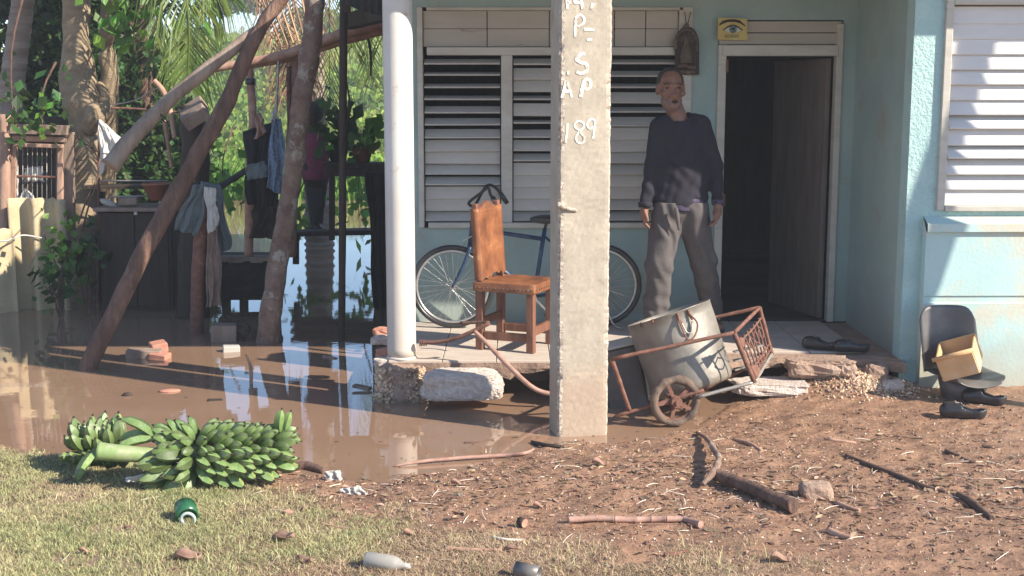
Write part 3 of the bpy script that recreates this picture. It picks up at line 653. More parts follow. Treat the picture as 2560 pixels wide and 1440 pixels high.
def stroke(pts, wpx, name, m, parent, face=pole_pt, lab=None):
    b = MB(); Pp = []
    q = [Vector((x, y, 0)) for x, y in pts]
    if len(q) > 2: q, _ = resample(q, [1] * len(q), 5)
    for i, p in enumerate(q):
        d = (q[min(i + 1, len(q) - 1)] - q[max(i - 1, 0)]); d = d.normalized() if d.length else Vector((1, 0, 0))
        nn = Vector((-d.y, d.x, 0)) * wpx * .5 * (.8 + .35 * random.random()); Pp.append((face(*(p + nn).xy), face(*(p - nn).xy), face(*(p + nn).xy, -.0008), face(*(p - nn).xy, -.0008)))
    vs = [v for t in Pp for v in t]; fs = []
    for i in range(len(Pp) - 1):
        a = i * 4; fs += [(a, a + 1, a + 5, a + 4), (a, a + 4, a + 6, a + 2), (a + 1, a + 3, a + 7, a + 5)]
    b.add(vs, fs); return b.build(name, M[m], parent, lab)
glyphs = [('H', [[(1417, -12), (1419, 22)], [(1417, 8), (1428, 6)]], 9, 'paintw'), ('A', [[(1442, -14), (1438, 5), (1456, 6)], [(1450, -14), (1457, 22)]], 8, 'paintw'), ('comma', [[(1483, 8), (1478, 23)]], 7, 'paintw'),
  ('P', [[(1440, 48), (1438, 68), (1438, 92)], [(1438, 46), (1450, 37), (1460, 45), (1459, 58), (1448, 65), (1440, 62)]], 6, 'paintw'), ('dash', [[(1461, 73), (1486, 74)]], 7, 'paintt'), ('mark', [[(1467, 100), (1480, 98)]], 6, 'paintt'),
  ('S', [[(1463, 134), (1452, 136), (1442, 147), (1452, 156), (1466, 160), (1468, 173), (1457, 183), (1441, 179)]], 9, 'paintw'), ('dot', [[(1420, 178), (1421, 187)]], 5, 'paintw'),
  ('A', [[(1405, 245), (1411, 220), (1416, 201)], [(1416, 201), (1424, 222), (1430, 244)], [(1408, 229), (1425, 228)]], 7, 'paintw'),
  ('P', [[(1452, 243), (1456, 222), (1461, 202)], [(1458, 202), (1470, 197), (1477, 208), (1472, 220), (1460, 222)]], 9, 'paintw'),
  ('one', [[(1419, 308), (1417, 335), (1414, 357)]], 5, 'paintt'),
  ('eight', [[(1448, 326), (1438, 318), (1438, 308), (1450, 303), (1460, 310), (1458, 320), (1446, 332), (1440, 345), (1446, 357), (1458, 356), (1461, 344), (1452, 332), (1447, 326)]], 5, 'paintt'),
  ('nine', [[(1485, 316), (1474, 322), (1468, 312), (1474, 300), (1486, 300), (1487, 316), (1484, 333), (1483, 347)]], 5, 'paintt')]
for nm, strokes, wpx, mm in glyphs:
    for s_ in strokes: stroke(s_, wpx, 'painted_stroke', mm, pole)
# chipped gouge on the pole's left edge
b = MB(); g0, g1 = pole_pt(1393, 512, .004), pole_pt(1443, 528, -.004); b.tube([g0, (g0 + g1) / 2 + Vector((0, -.006, 0)), g1], [.016, .015, .004], n=7, noise=.5, nscale=30, sub=5).build('chipped_scar', M['aggregate'], pole)
# =================================================================== vegetation beyond the yard
def cloud(name, pts, size, m, aspect=.5, parent=None, label=None, cat=None, kind=None, droop=0.0):
    V, Fc = leaf_quads(pts, size, aspect=aspect, droop=droop)
    return np_mesh(name, V, Fc, M[m], False, kind, label, cat, parent)
def clumps(n, nc, lo, hi, r, rng=RNG, flat=1.0):
    c = rng.uniform(lo, hi, (nc, 3)); k = rng.integers(0, nc, n); d = rng.normal(size=(n, 3)); d /= np.linalg.norm(d, axis=1)[:, None]
    rr = (rng.uniform(.55, 1, n) ** .5)[:, None] * r * rng.uniform(.6, 1.2, (nc, 1))[k]
    return c[k] + d * rr * np.array([1, 1, flat])
# creepers over the hillside: leaves follow the bank surface in lumps
n = 210000
u_ = RNG.uniform(0, 1, n) ** 1.5; y = 26 + u_ * 88; x = -y * RNG.uniform(.08, .36, n)
lump = fbm(x * .16, y * .16, 41) ** 1.5 * 3.4 + fbm(x * .8, y * .8, 44) * .9
z = ground_h(x, y) + lump * np.clip((y - 26) / 26, .16, 1) * RNG.uniform(.7, 1.0, n)
V, Fc = leaf_quads(np.stack([x, y, z], 1), (.10 + .0042 * y) * RNG.uniform(.6, 1.3, n), aspect=.7)
np_mesh('hillside_creepers', V, Fc, M['hill'], False, 'stuff', 'sunlit green creepers and shrubs covering the bank beyond the flood')
n = 26000
def blades(name, x, y, z, h, w, m, lean=.35, label=None, kind='stuff', parent=None, rng=RNG):
    n = len(x); a = rng.uniform(0, 2 * np.pi, n); ln = rng.uniform(.1, 1, n) * lean * h; dx = np.cos(a) * ln; dy = np.sin(a) * ln
    wa = rng.uniform(0, 2 * np.pi, n); wx_ = np.cos(wa) * w / 2; wy_ = np.sin(wa) * w / 2
    b0 = np.stack([x - wx_, y - wy_, z], 1); b1 = np.stack([x + wx_, y + wy_, z], 1)
    m0 = np.stack([x + dx * .35 - wx_ * .8, y + dy * .35 - wy_ * .8, z + h * .6], 1); m1 = np.stack([x + dx * .35 + wx_ * .8, y + dy * .35 + wy_ * .8, z + h * .6], 1)
    t0 = np.stack([x + dx - wx_ * .1, y + dy, z + h * .95], 1); t1 = np.stack([x + dx + wx_ * .1, y + dy, z + h * .95], 1)
    V = np.stack([b0, b1, m1, m0, t1, t0], 1).reshape(-1, 3); k = np.arange(n)[:, None] * 6
    Fq = np.concatenate([k + np.array([[0, 1, 2, 3]]), k + np.array([[3, 2, 4, 5]])])
    return np_mesh(name, V, Fq, M[m], False, kind, label, None, parent)
y = 52 + RNG.uniform(0, 1, n) * 45; x = -y * RNG.uniform(.08, .36, n); keep = fbm(x * .22, y * .22, 51) > .47; x = x[keep]; y = y[keep]
blades('cane_thicket', x, y, ground_h(x, y) + .5, RNG.uniform(.8, 2.4, len(x)) * np.clip(y / 60, .5, 1.2), .09, 'cane', .55, 'tall yellow green cane growing on the far bank')
n = 3000; x = RNG.uniform(-12, 0, n); y = 24.2 + RNG.uniform(0, 1.4, n)
blades('bank_reeds', x, y, np.full(n, 0.0), RNG.uniform(.25, .9, n), .035, 'leafbright', .7, 'green reeds along the far edge of the flood water')
# ---- trees
def tree(name, base, pts, rad, crown, label, m_trunk='bark', m_leaf='leafdark', size=.14, noise=.15, extra=None, nleaf=9000, ncl=60, cr=.5, group=None):
    t = thing(name, base, label, 'tree', group)
    b = MB(); b.tube(pts, rad, n=14, noise=noise, nscale=5, sub=5)
    for e in (extra or []): b.tube(e[0], e[1], n=9, noise=.18, nscale=9, sub=4)
    b.build('trunk', M[m_trunk], t)
    for lo, hi in crown: cloud('crown', clumps(nleaf, ncl, lo, hi, cr), size, m_leaf, .6, t)
    return t
# the big pruned tree beside the cage
Yt = 12.3
tp = lambda px, py, dy=0: P(px, py, Yt + dy)
tree('pruned_tree', (tp(205, 600).x, Yt, 0), [tp(208, 860), tp(210, 600), tp(212, 470), tp(214, 330), tp(208, 270), tp(196, 200), tp(192, 90), tp(188, -60), tp(190, -300)],
     [.17, .155, .15, .148, .185, .165, .125, .12, .11], [((-4.6, 11.2, 3.6), (-2.6, 13.5, 5.6))],
     'thick grey brown tree trunk with knotted burls beside the wire cage', 'bark',
     extra=[([tp(200, 320), tp(248, 290, -.1), tp(262, 240), tp(245, 205)], [.10, .075, .05, .025]), ([tp(190, 260), tp(165, 235), tp(153, 215)], [.08, .05, .02]),
            ([tp(222, 330, -.08), tp(232, 280, -.16), tp(246, 262, -.14)], [.07, .09, .05]), ([tp(205, 250), tp(208, 215, -.1), tp(205, 195, -.1)], [.09, .05, .02]),
            ([tp(225, 250, .0), tp(221, 180), tp(212, 120), tp(225, -20)], [.035, .03, .025, .02])], nleaf=9000)
tree('lopped_tree', (tp(270, 600, .3).x, Yt + .3, 0), [tp(278, 860, .4), tp(268, 560, .4), tp(270, 262, .3), tp(274, 200, .3), tp(270, 140, .3), tp(266, 118, .3), tp(268, 60, .3), tp(272, -80, .3)],
     [.10, .095, .09, .092, .085, .05, .075, .05], [((-4.4, 12, 3.6), (-3.2, 14, 4.6))], 'pale lopped tree trunk with a torn top just right of the burled trunk', 'bark',
     extra=[([tp(268, 95, .2), tp(262, 70, .1), tp(252, 52, .1)], [.05, .03, .01]), ([tp(270, 100, .2), tp(284, 82, .1), tp(292, 70, .1)], [.05, .02, .006])], nleaf=2500)
# overhanging bright leaves
def leaf_spray(px, py, Y, n, r, label, size=.13, m='leafbright', group=None):
    c = P(px, py, Y); t = thing('leafy_branch', c, label, 'branch', group)
    b = MB(); b.tube([c + Vector((.1, .1, r * 2.2)), c + Vector((0, 0, r)), c + Vector((-.02, 0, -r * .6))], [.012, .009, .004], n=6, sub=3); b.build('twig', M['log'], t)
    pts = np.array(c) + RNG.normal(size=(n, 3)) * np.array([r * .5, r * .4, r * .5])
    cloud('leaves', pts, size, m, .7, t, droop=.9)
leaf_spray(395, 30, 11.6, 26, .34, 'broad bright green leaves hanging at the top near the palm frond')
leaf_spray(315, 45, 11.8, 22, .28, 'small green leaf spray hanging right of the lopped trunk')
leaf_spray(340, 110, 11.9, 10, .2, 'few sunlit leaves hanging below the dark crown')
leaf_spray(285, 20, 11.7, 18, .24, 'green leaf spray hanging over the torn trunk top')
# dark tree masses left
def bigtree(x, y, h, r, seed, label, m='leafdark', n=15000, size=.2, zlo=1.2, group='dark trees behind the yard'):
    rng = np.random.default_rng(seed); t = thing('broadleaf_tree', (x, y, 0), label, 'tree', group)
    b = MB(); b.tube([(x, y, -.2), (x + .1, y, h * .3), (x - .1, y + .1, h * .7)], [.14, .11, .05], n=10, noise=.15, sub=4)
    for k in range(5):
        a = rng.uniform(0, 6.28); b.tube([(x, y, h * .3 + k * .2), (x + math.cos(a) * r * .5, y + math.sin(a) * r * .5, h * .5 + k * .25), (x + math.cos(a) * r * .9, y + math.sin(a) * r * .9, h * .6 + k * .3)], [.06, .04, .015], n=7, sub=3)
    b.build('trunk', M['log'], t)
    c = clumps(n, 70, (x - r, y - r * .7, zlo), (x + r, y + r * .7, h), .42, rng); V, Fc = leaf_quads(c, size, aspect=.65, rng=rng); np_mesh('crown', V, Fc, M[m], False, None, None, None, t)
bigtree(-6.2, 15.2, 6.5, .9, 1, 'dense dark tree at the far left behind the palm trunk', n=30000, zlo=1.0, size=.12)
bigtree(-5.25, 15.6, 6.3, .62, 2, 'dense dark tree behind the two grey trunks', n=26000, zlo=1.0, size=.12)
bigtree(-4.6, 15.9, 6.3, .5, 22, 'dark leafy crown above the gap right of the lopped trunk', n=12000, zlo=3.15, size=.12)
bigtree(-4.65, 16.2, 1.7, .5, 4, 'low dark bush behind the cabinet', n=16000, zlo=.2, size=.11)
bigtree(-12.0, 30.0, 9.2, 2.5, 6, 'tall green tree on the left of the far bank', 'hill', 20000, .2, 1.5, 'trees on the far bank')
bigtree(-19.0, 92.0, 9.8, 1.8, 8, 'thin grey green tree against the patch of sky', 'leafdark', 3600, .3, 8.0, 'trees on the far bank')
bigtree(-29.5, 95.0, 11.0, 4.0, 5, 'pale green bushy tree rising beyond the hanging frond', 'hill', 16000, .5, 4, 'trees on the far bank')
bigtree(-12.5, 100.0, 8.0, 4.0, 9, 'green tree on the far bank behind the dry fronds', 'hill', 14000, .5, 4, 'trees on the far bank')
# climbing leaves at the far left fence post
leaf_spray(35, 250, 11.6, 60, .42, 'dark ivy leaves climbing the palm trunk', .12, 'leafdark')
leaf_spray(110, 290, 11.7, 40, .22, 'green creeper leaves on top of the cage', .07, 'leafbright')
# ---- palms and fronds
def frond(parent, base, mid, tip, L=.55, n=46, m='frond', hang=.75, name='frond', w=.03, seed=0, m2='frond'):
    rng = np.random.default_rng(seed); pts, _ = resample([Vector(base), Vector(mid), Vector(tip)], [1, 1, 1], 24)
    b = MB(); b.tube(pts, [.022 - .016 * i / len(pts) for i in range(len(pts))], n=6)
    fr = b.build(name, M['rustpink' if m == 'fronddry' else m2], parent)
    V = []; Fc = []
    for i in range(n):
        t = .08 + .92 * i / n; k = t * (len(pts) - 1); k0 = int(k); p = pts[k0].lerp(pts[min(k0 + 1, len(pts) - 1)], k - k0)
        d = (pts[min(k0 + 1, len(pts) - 1)] - pts[max(0, k0 - 1)]).normalized(); side = d.cross(Vector((0, 0, 1)))
        side = side.normalized() if side.length > .1 else Vector((1, 0, 0))
        for s in (-1, 1):
            l = L * (.45 + .55 * math.sin(math.pi * min(1, t * .9 + .1))) * rng.uniform(.85, 1.1)
            dirn = (side * s * (1 - hang) + d * .45 + Vector((0, 0, -hang)) + Vector(rng.normal(size=3)) * .07).normalized()
            q = p + dirn * l * .5 + side * s * .05 * l; e = p + (dirn + Vector((0, 0, -.25))).normalized() * l
            ww = d * w * .5; o = len(V); V += [p - ww * .6, p + ww * .6, q + ww, q - ww, e + ww * .15, e - ww * .15]; Fc += [(o, o + 1, o + 2, o + 3), (o + 3, o + 2, o + 4, o + 5)]
    org = Vector(ORG[parent.name]); np_mesh('leaflets', [tuple(v) for v in V], Fc, M[m], False, None, None, None, fr).matrix_local = Matrix.Translation(-org)
t = thing('coconut_palm', P(45, 600, 13).xyz, 'leaning coconut palm with a pale ringed trunk at the far left', 'palm')
b = MB(); ptsP = [P(-5, 760, 13), P(8, 500, 13), P(20, 300, 13), P(42, 120, 13), P(66, -60, 13), P(90, -300, 13), P(110, -520, 13)]
pp, rr = resample(ptsP, [.15, .13, .12, .115, .105, .1, .1], 34)
b.tube(pp, [r * (1 + .05 * ((i % 4) == 0)) for i, r in enumerate(rr)], n=18, noise=.04); b.build('trunk', M['palmbark'], t)
top = ptsP[-1]
for k, (mx, my, tx, ty, Y2) in enumerate([(430, -120, 470, 215, 11.6), (500, -160, 520, 30, 12.4), (-200, -400, -400, 100, 12), (380, -160, 395, 130, 12.8)]):
    frond(t, top, P(mx, my, Y2), P(tx, ty, Y2), .85, 110, 'frond', .42, seed=k, w=.026)
t = thing('coconut_palm', (P(790, 500, 17).x, 17, 0), 'coconut palm with a ringed trunk behind the woman and fronds hanging over the poles', 'palm')
b = MB(); ptsP = [P(800, 620, 17), P(792, 430, 17), P(786, 250, 17), P(783, 60, 17), P(790, -160, 17), P(800, -330, 17)]
pp, rr = resample(ptsP, [.19, .16, .145, .13, .12, .12], 30)
b.tube(pp, [r * (1 + .12 * ((i % 3) == 0)) for i, r in enumerate(rr)], n=18, noise=.05); b.build('trunk', M['palmbark'], t)
top = ptsP[-1]
for k, (mx, my, tx, ty, Y2, mm, hg) in enumerate([(900, -330, 960, 120, 16.2, 'frond', .8), (860, -300, 880, 120, 15.6, 'frond', .8), (960, -400, 1100, 80, 16, 'frond', .8),
     (740, -250, 700, 250, 16.6, 'fronddry', .8), (820, -250, 825, 300, 16.4, 'frond', .9), (640, -330, 470, 150, 15.5, 'frond', .8), (730, -200, 745, 200, 15.4, 'fronddry', .5), (880, -240, 925, 200, 17.5, 'frond', .85)]):
    frond(t, top, P(mx, my, Y2), P(tx, ty, Y2), 1.1, 80, mm, hg * .72, seed=20 + k, w=.034)
# dry frond ribs sloping to the horizontal pole
t = thing('dry_palm_frond', P(700, 60, 11.6), 'dead brown palm frond lying against the horizontal poles', 'palm frond')
frond(t, P(620, -70, 11.8), P(690, 30, 11.7), P(745, 175, 11.5), .5, 40, 'fronddry', .35, seed=77, w=.018, name='rib')
b = MB()
for k in range(7):
    a = P(640 + k * 22, -40 + k * 3, 11.6); e = P(705 + k * 14, 118 - k * 5, 11.45); b.bar(a, e, .014, .01)
for k in range(6):
    b.bar(P(650 + 12 * k, 75 + 12 * k, 11.55), P(740 + 6 * k, -20 + 18 * k, 11.55), .008, .006)
b.build('dry_leaflets', M['fronddry'], t)
# =================================================================== the yard's poles
def log(name, pts, rad, m, label, cat, n=12, noise=.12, group=None, ns=6, sub=8):
    return MB().tube(pts, rad, n=n, noise=noise, nscale=ns, sub=sub).build(name, M[m], None, label, cat, group, org=tuple(pts[0]))
g0 = G(196, 925); g0.z = -.12
log('leaning_pole', [g0, P(330, 690, 9.15), P(470, 430, 9.35), P(560, 270, 9.45), P(640, 90, 9.55), P(735, -40, 9.6), P(800, -110, 9.6)], [.066, .062, .064, .058, .05, .045, .042], 'log', 'long brown log leaning from the shallow water up to the right', 'pole', noise=.16)
log('leaning_pole', [P(275, 415, 9.1), P(330, 345, 9.2), P(430, 245, 9.35), P(520, 172, 9.45), P(640, 78, 9.62)], [.068, .058, .052, .05, .042], 'loggrey', 'shorter greyish log with a sawn lower end hanging beside the white sack', 'pole')
short_log = bpy.data.objects[[o.name for o in C.objects if o.get('label', '').startswith('shorter greyish log')][0]]
for (wx0, wy0, wx1, wy1, rr) in ((283, 392, 305, 402, .066), (288, 380, 310, 392, .064), (385, 288, 397, 300, .058)):
    a_, b_ = P(wx0, wy0, 9.17), P(wx1, wy1, 9.17); m_ = (a_ + b_) / 2; ax_ = (P(430, 245, 9.35) - P(330, 345, 9.2)).normalized(); u_ = ax_.orthogonal().normalized(); v_ = ax_.cross(u_)
    m_.y = 9.17 + (wx0 - 283) * .0014; MB().tube([m_ + (u_ * math.cos(q_ * .5236) + v_ * math.sin(q_ * .5236)) * rr for q_ in range(13)], .006, n=5, caps=False).build('wire_wrap', M['darkwood'], short_log)
pc0 = G(664, 855); pc0.z = -.1
log('leaning_post', [pc0, P(680, 760, 10.1), P(705, 600, 10.15), P(733, 440, 10.2), P(752, 280, 10.25), P(778, 100, 10.3), P(795, -60, 10.3)], [.095, .085, .08, .078, .082, .078, .078], 'blotch', 'thick blotchy post leaning right between the woman and the hanging clothes', 'post', noise=.14)
log('horizontal_pole', [P(528, 172, 10.9), P(620, 156, 10.9), P(700, 140, 10.9), P(800, 106, 10.9), P(865, 82, 10.85), P(985, 50, 10.8)], [.035, .036, .04, .042, .045, .045], 'logp', 'pinkish peeled pole running up to the porch roof, upper of the two', 'pole', noise=.08)
log('horizontal_pole', [P(600, 168, 11.0), P(720, 148, 11.0), P(850, 105, 10.95), P(985, 68, 10.9)], [.02, .026, .034, .045], 'logp', 'thin peeled pole lashed below the upper horizontal pole', 'pole', noise=.08)
log('short_post', [P(624, 160, 10.95), P(627, 220, 10.95), P(632, 300, 10.9), P(625, 420, 10.9), P(622, 640, 11.0)], [.03, .034, .035, .034, .04], 'logp', 'peeled post holding the pole ends beside the dark jacket', 'post', noise=.1)
MB().tube([P(626, 196, 10.93), P(626, 212, 10.93)], [.043, .043], n=12).build('wrapping', M['blackrub'], None, 'black rubber band wrapped round the peeled post', 'band')
log('short_post', [P(738, 150, 11.05), P(733, 260, 11.05), P(728, 420, 11.1), P(726, 640, 11.2)], [.055, .05, .05, .055], 'rustpink', 'reddish forked post under the horizontal poles', 'post', noise=.12)
log('short_post', [P(722, 165, 10.98), P(722, 260, 10.98), P(724, 330, 11.0)], [.018, .018, .015], 'rust', 'thin reddish stake strapped beside the forked post', 'stake', noise=.1)
log('white_rod', [P(696, 150, 10.9), P(694, 210, 10.9), P(690, 285, 10.9)], [.012, .011, .012], 'steel', 'thin pale rod above the blue cloth', 'rod', noise=.02)
pd0 = G(853, 850); pd0.z = -.1
log('dark_post', [pd0, P(856, 600, 10.15), P(857, 300, 10.15), P(860, -40, 10.15)], [.028, .03, .03, .034], 'darkwood', 'dark straight post standing in the water left of the white column', 'post', noise=.06)
log('thin_stick', [P(905, 45, 11.2), P(925, 120, 11.2), P(927, 190, 11.2)], [.012, .012, .008], 'darkwood', 'thin dark stick hanging near the white column', 'stick')
log('thin_stick', [P(862, 185, 11.2), P(874, 260, 11.2), P(866, 360, 11.3), P(860, 480, 11.3)], [.007, .009, .008, .01], 'darkwood', 'thin dark vine beside the dark post', 'vine')
# dark beams and tin under the roof's left end
MB().bar(P(985, 25, 9.6), P(868, 55, 10.7), .1, .12).build('dark_beam', M['darkwood'], None, 'dark beam sloping out from the porch roof', 'beam')
t = thing('tin_awning', P(920, 20, 9.5), 'dark sagging tin awning hanging from the left end of the porch roof', 'awning')
b = MB(); nn = 14; vs = []; fs = []
for i in range(nn + 1):
    u = i / nn; q = 862 + (990 - 862) * u; dep = 5 + 42 * u ** .6
    vs += [P(q, -120, 9.9 + .012 * (-1) ** i), P(q, dep, 9.6 + .012 * (-1) ** i), P(q, dep, 9.62 + .012 * (-1) ** i), P(q, -120, 9.92 + .012 * (-1) ** i)]
for i in range(nn): fs += [(4 * i + k, 4 * i + 4 + k, 4 * i + 4 + (k + 1) % 4, 4 * i + (k + 1) % 4) for k in range(4)]
b.add(vs, fs).build('tin_sheet', M['tin'], t)
b = MB(); b.bar(P(868, -60, 9.8), P(868, 30, 9.8), .05, .05).build('batten', M['darkwood'], t)
# stump with a tilted board box
s0 = G(485, 800); s0.z = -.1
log('dead_trunk', [P(482, 800, 11.3), P(484, 600, 11.3), P(488, 430, 11.3), P(482, 300, 11.3), P(478, 262, 11.3)], [.14, .13, .13, .12, .11], 'darkwood', 'dark dead trunk standing behind the long leaning log', 'trunk', noise=.15)
b = MB(); b.box(P(486, 283, 11.15), (.22, .35, .12), rot=(math.radians(20), math.radians(-32), .1), bev=.008); b.build('plank_block', M['greywood'], None, 'tilted weathered wooden block on top of the dead trunk', 'block')
log('thin_branch', [P(385, 200, 11.4), P(412, 235, 11.4), P(428, 290, 11.35), P(436, 345, 11.3)], [.02, .026, .024, .02], 'logp', 'crooked pinkish branch left of the dead trunk', 'branch')
log('thin_branch', [P(412, 300, 11.5), P(420, 360, 11.5), P(428, 420, 11.5)], [.022, .018, .014], 'logp', 'lower crooked branch stub with knots', 'branch')
log('iron_rod', [P(278, 270, 11.5), P(340, 272, 11.5), P(445, 281, 11.4)], [.011, .010, .010], 'rust', 'thin rusty rod lashed level between the trunk and the branch', 'rod', noise=.02)
log('rope', [P(285, 262, 12.0), P(340, 250, 11.9), P(370, 232, 11.8), P(400, 218, 11.6)], [.006] * 4, 'steel', 'slack pale rope tied from the lopped trunk', 'rope', noise=0)
log('thin_pole', [P(248, 300, 11.9), P(247, 420, 11.9), P(246, 560, 11.9), P(245, 790, 11.8)], [.012, .012, .013, .015], 'rust', 'thin reddish pole beside the white sack', 'pole', noise=.05)
log('tie_wire', [P(176, 332, 12.0), P(215, 360, 11.95), P(250, 382, 11.85), P(290, 385, 9.3)], [.005] * 4, 'darkwood', 'tie wire from the trunk to the hanging log', 'wire', noise=0)
for k, (a_, b_) in enumerate([((247, 440), (195, 560)), ((248, 445), (205, 580))]):
    log('thin_stick', [P(*a_, 11.7), P((a_[0] + b_[0]) / 2 - 4, (a_[1] + b_[1]) / 2, 11.65), P(*b_, 11.6)], [.008, .008, .008], 'log', ['thin stick leaning beside the tree foot', 'second thin stick leaning under the first one'][k], 'stick')
log('thin_stick', [P(475, 428, 10.9), P(485, 455, 10.9)], [.016, .010], 'logp', 'short pale splinter standing above the draped shirt', 'splinter')
log('dark_rail', [P(545, 470, 11.6), P(600, 436, 12.2), P(660, 392, 12.8)], [.03, .03, .028], 'darkwood', 'dark rail sloping up behind the draped shirt', 'rail')
# ---- cloth helper
def cloth(name, corners, Y, m, label, cat, nx=34, nz=30, fold=.03, nf=3, seed=0, thick=.006, sag=.0, jag=.02, Yb=None, group=None):
    (ax, ay), (bx, by), (cx_, cy_), (dx_, dy_) = corners; vs = []; Yb = Yb or Y    # top left, top right, bottom right, bottom left
    for i in range(nz + 1):
        v = i / nz
        for j in range(nx + 1):
            u = j / nx
            px = (ax * (1 - u) + bx * u) * (1 - v) + (dx_ * (1 - u) + cx_ * u) * v; py = (ay * (1 - u) + by * u) * (1 - v) + (dy_ * (1 - u) + cy_ * u) * v
            py += sag * math.sin(math.pi * u) * (1 - v) * 200; e = jag * 300 * n3((u * 3, v * 3, seed), 1.5, seed)
            px += e * (v) * .35; py += e * v * .5
            p = P(px, py, Y + (Yb - Y) * v); p.y += fold * (.3 + .7 * v) * math.sin(u * nf * 6.28 + seed + 1.2 * math.sin(v * 3 + seed)) + .012 * n3((u * 4, v * 4, seed), 2, seed) + fold * .35 * math.sin(u * nf * 17 + v * 5 + seed * 2) * (.4 + .6 * v); p.x += fold * .3 * math.sin(v * 9 + u * 4 + seed); vs.append(p)
    fs = [(i * (nx + 1) + j, i * (nx + 1) + j + 1, (i + 1) * (nx + 1) + j + 1, (i + 1) * (nx + 1) + j) for i in range(nz) for j in range(nx)]
    b = MB(); b.add(vs, fs, True); o = b.build(name, M[m], None, label, cat, group, org=tuple(vs[0]))
    md = o.modifiers.new('thickness', 'SOLIDIFY'); md.thickness = thick; return o
# white sack hanging between trunk and log
cloth('white_sack', [(246, 298), (252, 300), (310, 352), (248, 440)], 11.4, 'cloth_white', 'white sack cloth hanging between the trunk and the hanging log', 'sack', fold=.02, nf=2, seed=2)
# clothes post with shirt and rag
cpz = G(492, 832); cpz.z = -.1
log('clothes_post', [cpz, P(494, 700, 10.4), P(505, 560, 10.4), P(508, 472, 10.4)], [.058, .056, .058, .058], 'rust', 'short reddish post with clothes draped over its top', 'post', noise=.08)
cloth('draped_shirt', [(486, 462), (520, 458), (500, 590), (432, 575)], 10.28, 'greycloth', 'grey blue shirt draped over the left side of the clothes post', 'shirt', fold=.035, nf=2, seed=5)
cloth('draped_shirt', [(500, 452), (548, 462), (578, 618), (536, 640)], 10.52, 'greycloth', 'grey blue shirt hanging behind the clothes post on its right', 'shirt', fold=.035, nf=2, seed=9)
cloth('draped_rag', [(510, 466), (538, 470), (545, 560), (522, 585)], 10.26, 'cloth_white', 'pale rag over the right edge of the clothes post', 'rag', fold=.02, nf=1, seed=3)
cloth('hanging_trousers', [(520, 560), (545, 560), (556, 765), (512, 768)], 10.3, 'beigecloth', 'dirty beige trousers hanging low beside the clothes post', 'trousers', fold=.03, nf=2, seed=12)
# dark jacket, brown glove-like cloth, speckled towel
cloth('dark_jacket', [(612, 330), (690, 300), (700, 520), (618, 510)], 10.75, 'blackcloth', 'black jacket hanging from the peeled post', 'jacket', fold=.05, nf=2, seed=4)
cloth('dark_trousers', [(618, 500), (712, 500), (706, 600), (612, 592)], 10.95, 'browncloth', 'dark brown trousers hanging below the black jacket', 'trousers', fold=.05, nf=2, seed=15)
cloth('cap', [(616, 412), (664, 402), (676, 440), (616, 452)], 10.6, 'greycloth', 'grey cap hooked in front of the black jacket', 'cap', fold=.04, nf=1, seed=6, nx=10, nz=8)
cloth('brown_cloth', [(640, 282), (652, 282), (664, 330), (638, 350)], 10.7, 'rustpink', 'small reddish cloth tied round the peeled post', 'cloth', fold=.03, nf=2, seed=8, nx=12, nz=10)
cloth('speckled_towel', [(676, 300), (706, 296), (716, 492), (668, 470)], 10.55, 'bluecloth', 'speckled blue towel hanging with a white corner on top', 'towel', fold=.03, nf=1.5, seed=7)
cloth('white_corner_cloth', [(684, 268), (690, 270), (696, 300), (674, 305)], 10.54, 'cloth_white', 'small white cloth peak above the speckled towel', 'cloth', nx=8, nz=8, fold=.02, seed=1)
# walkway planks, rail and shelf on the right of the yard
def plankthing(name, a, b_, w, h, m, label, cat='plank'): return MB().bar(a, b_, w, h, bev=.006).build(name, M[m], None, label, cat)
t = thing('plank_walkway', P(760, 590, 13.5), 'dark plank walkway the woman stands on above the water', 'walkway')
for k in range(3): MB().bar(P(725, 583, 13.2 + k * .32), P(975, 577, 13.2 + k * .32), .28, .05, bev=.006).build('plank', M['darkwood'], t)
for px in (740, 960): MB().bar(P(px, 585, 13.4), P(px, 660, 13.4), .06).build('leg', M['darkwood'], t)
t = thing('dark_bench', P(630, 650, 11.6), 'low dark plank bench over the water behind the clothes', 'bench')
for k in range(2): MB().bar(P(548, 640 + k * 7, 11.9 - k * .25), P(700, 640 + k * 7, 11.9 - k * .25), .22, .05, bev=.005).build('plank', M['greywood' if k else 'darkwood'], t)
for px in (566, 610, 690): MB().bar(P(px, 648, 11.8), P(px, 790, 11.8), .07).build('leg', M['darkwood'], t)
MB().box(P(620, 700, 11.9), (.52, .3, .34), bev=.02).build('crate', M['darkwood'], None, 'dark wooden crate stowed under the low bench', 'crate')
cloth('dark_sheet', [(552, 655), (706, 650), (700, 735), (560, 748)], 11.55, 'blackcloth', 'black sheet hanging from the front of the low bench', 'sheet', fold=.03, nf=3, seed=22)
t = thing('shelf_rail', P(890, 415, 11.9), 'dark shelf board on posts beside the white column', 'shelf')
MB().bar(P(815, 411, 11.9), P(985, 414, 11.9), .36, .05, bev=.005).build('board', M['darkwood'], t)
MB().bar(P(815, 426, 11.75), P(985, 429, 11.75), .04, .10).build('board', M['darkwood'], t)
for px in (830, 962): MB().bar(P(px, 415, 11.9), P(px - 3, 860, 11.9) if px > 830 else P(px, 600, 11.9), .09 if px > 900 else .05).build('leg', M['darkwood'], t)
MB().bar(P(940, 560, 11.88), P(985, 560, 11.88), .05, .16).build('crossbar', M['darkwood'], t)
cloth('shade_sheet', [(915, 432), (975, 432), (972, 832), (940, 835)], 11.72, 'blackcloth', 'black sheet standing in for the shaded house side beside the column', 'dark_sheet', fold=.04, nf=2, seed=30)  # black sheet put in for the house side wall lying in shade
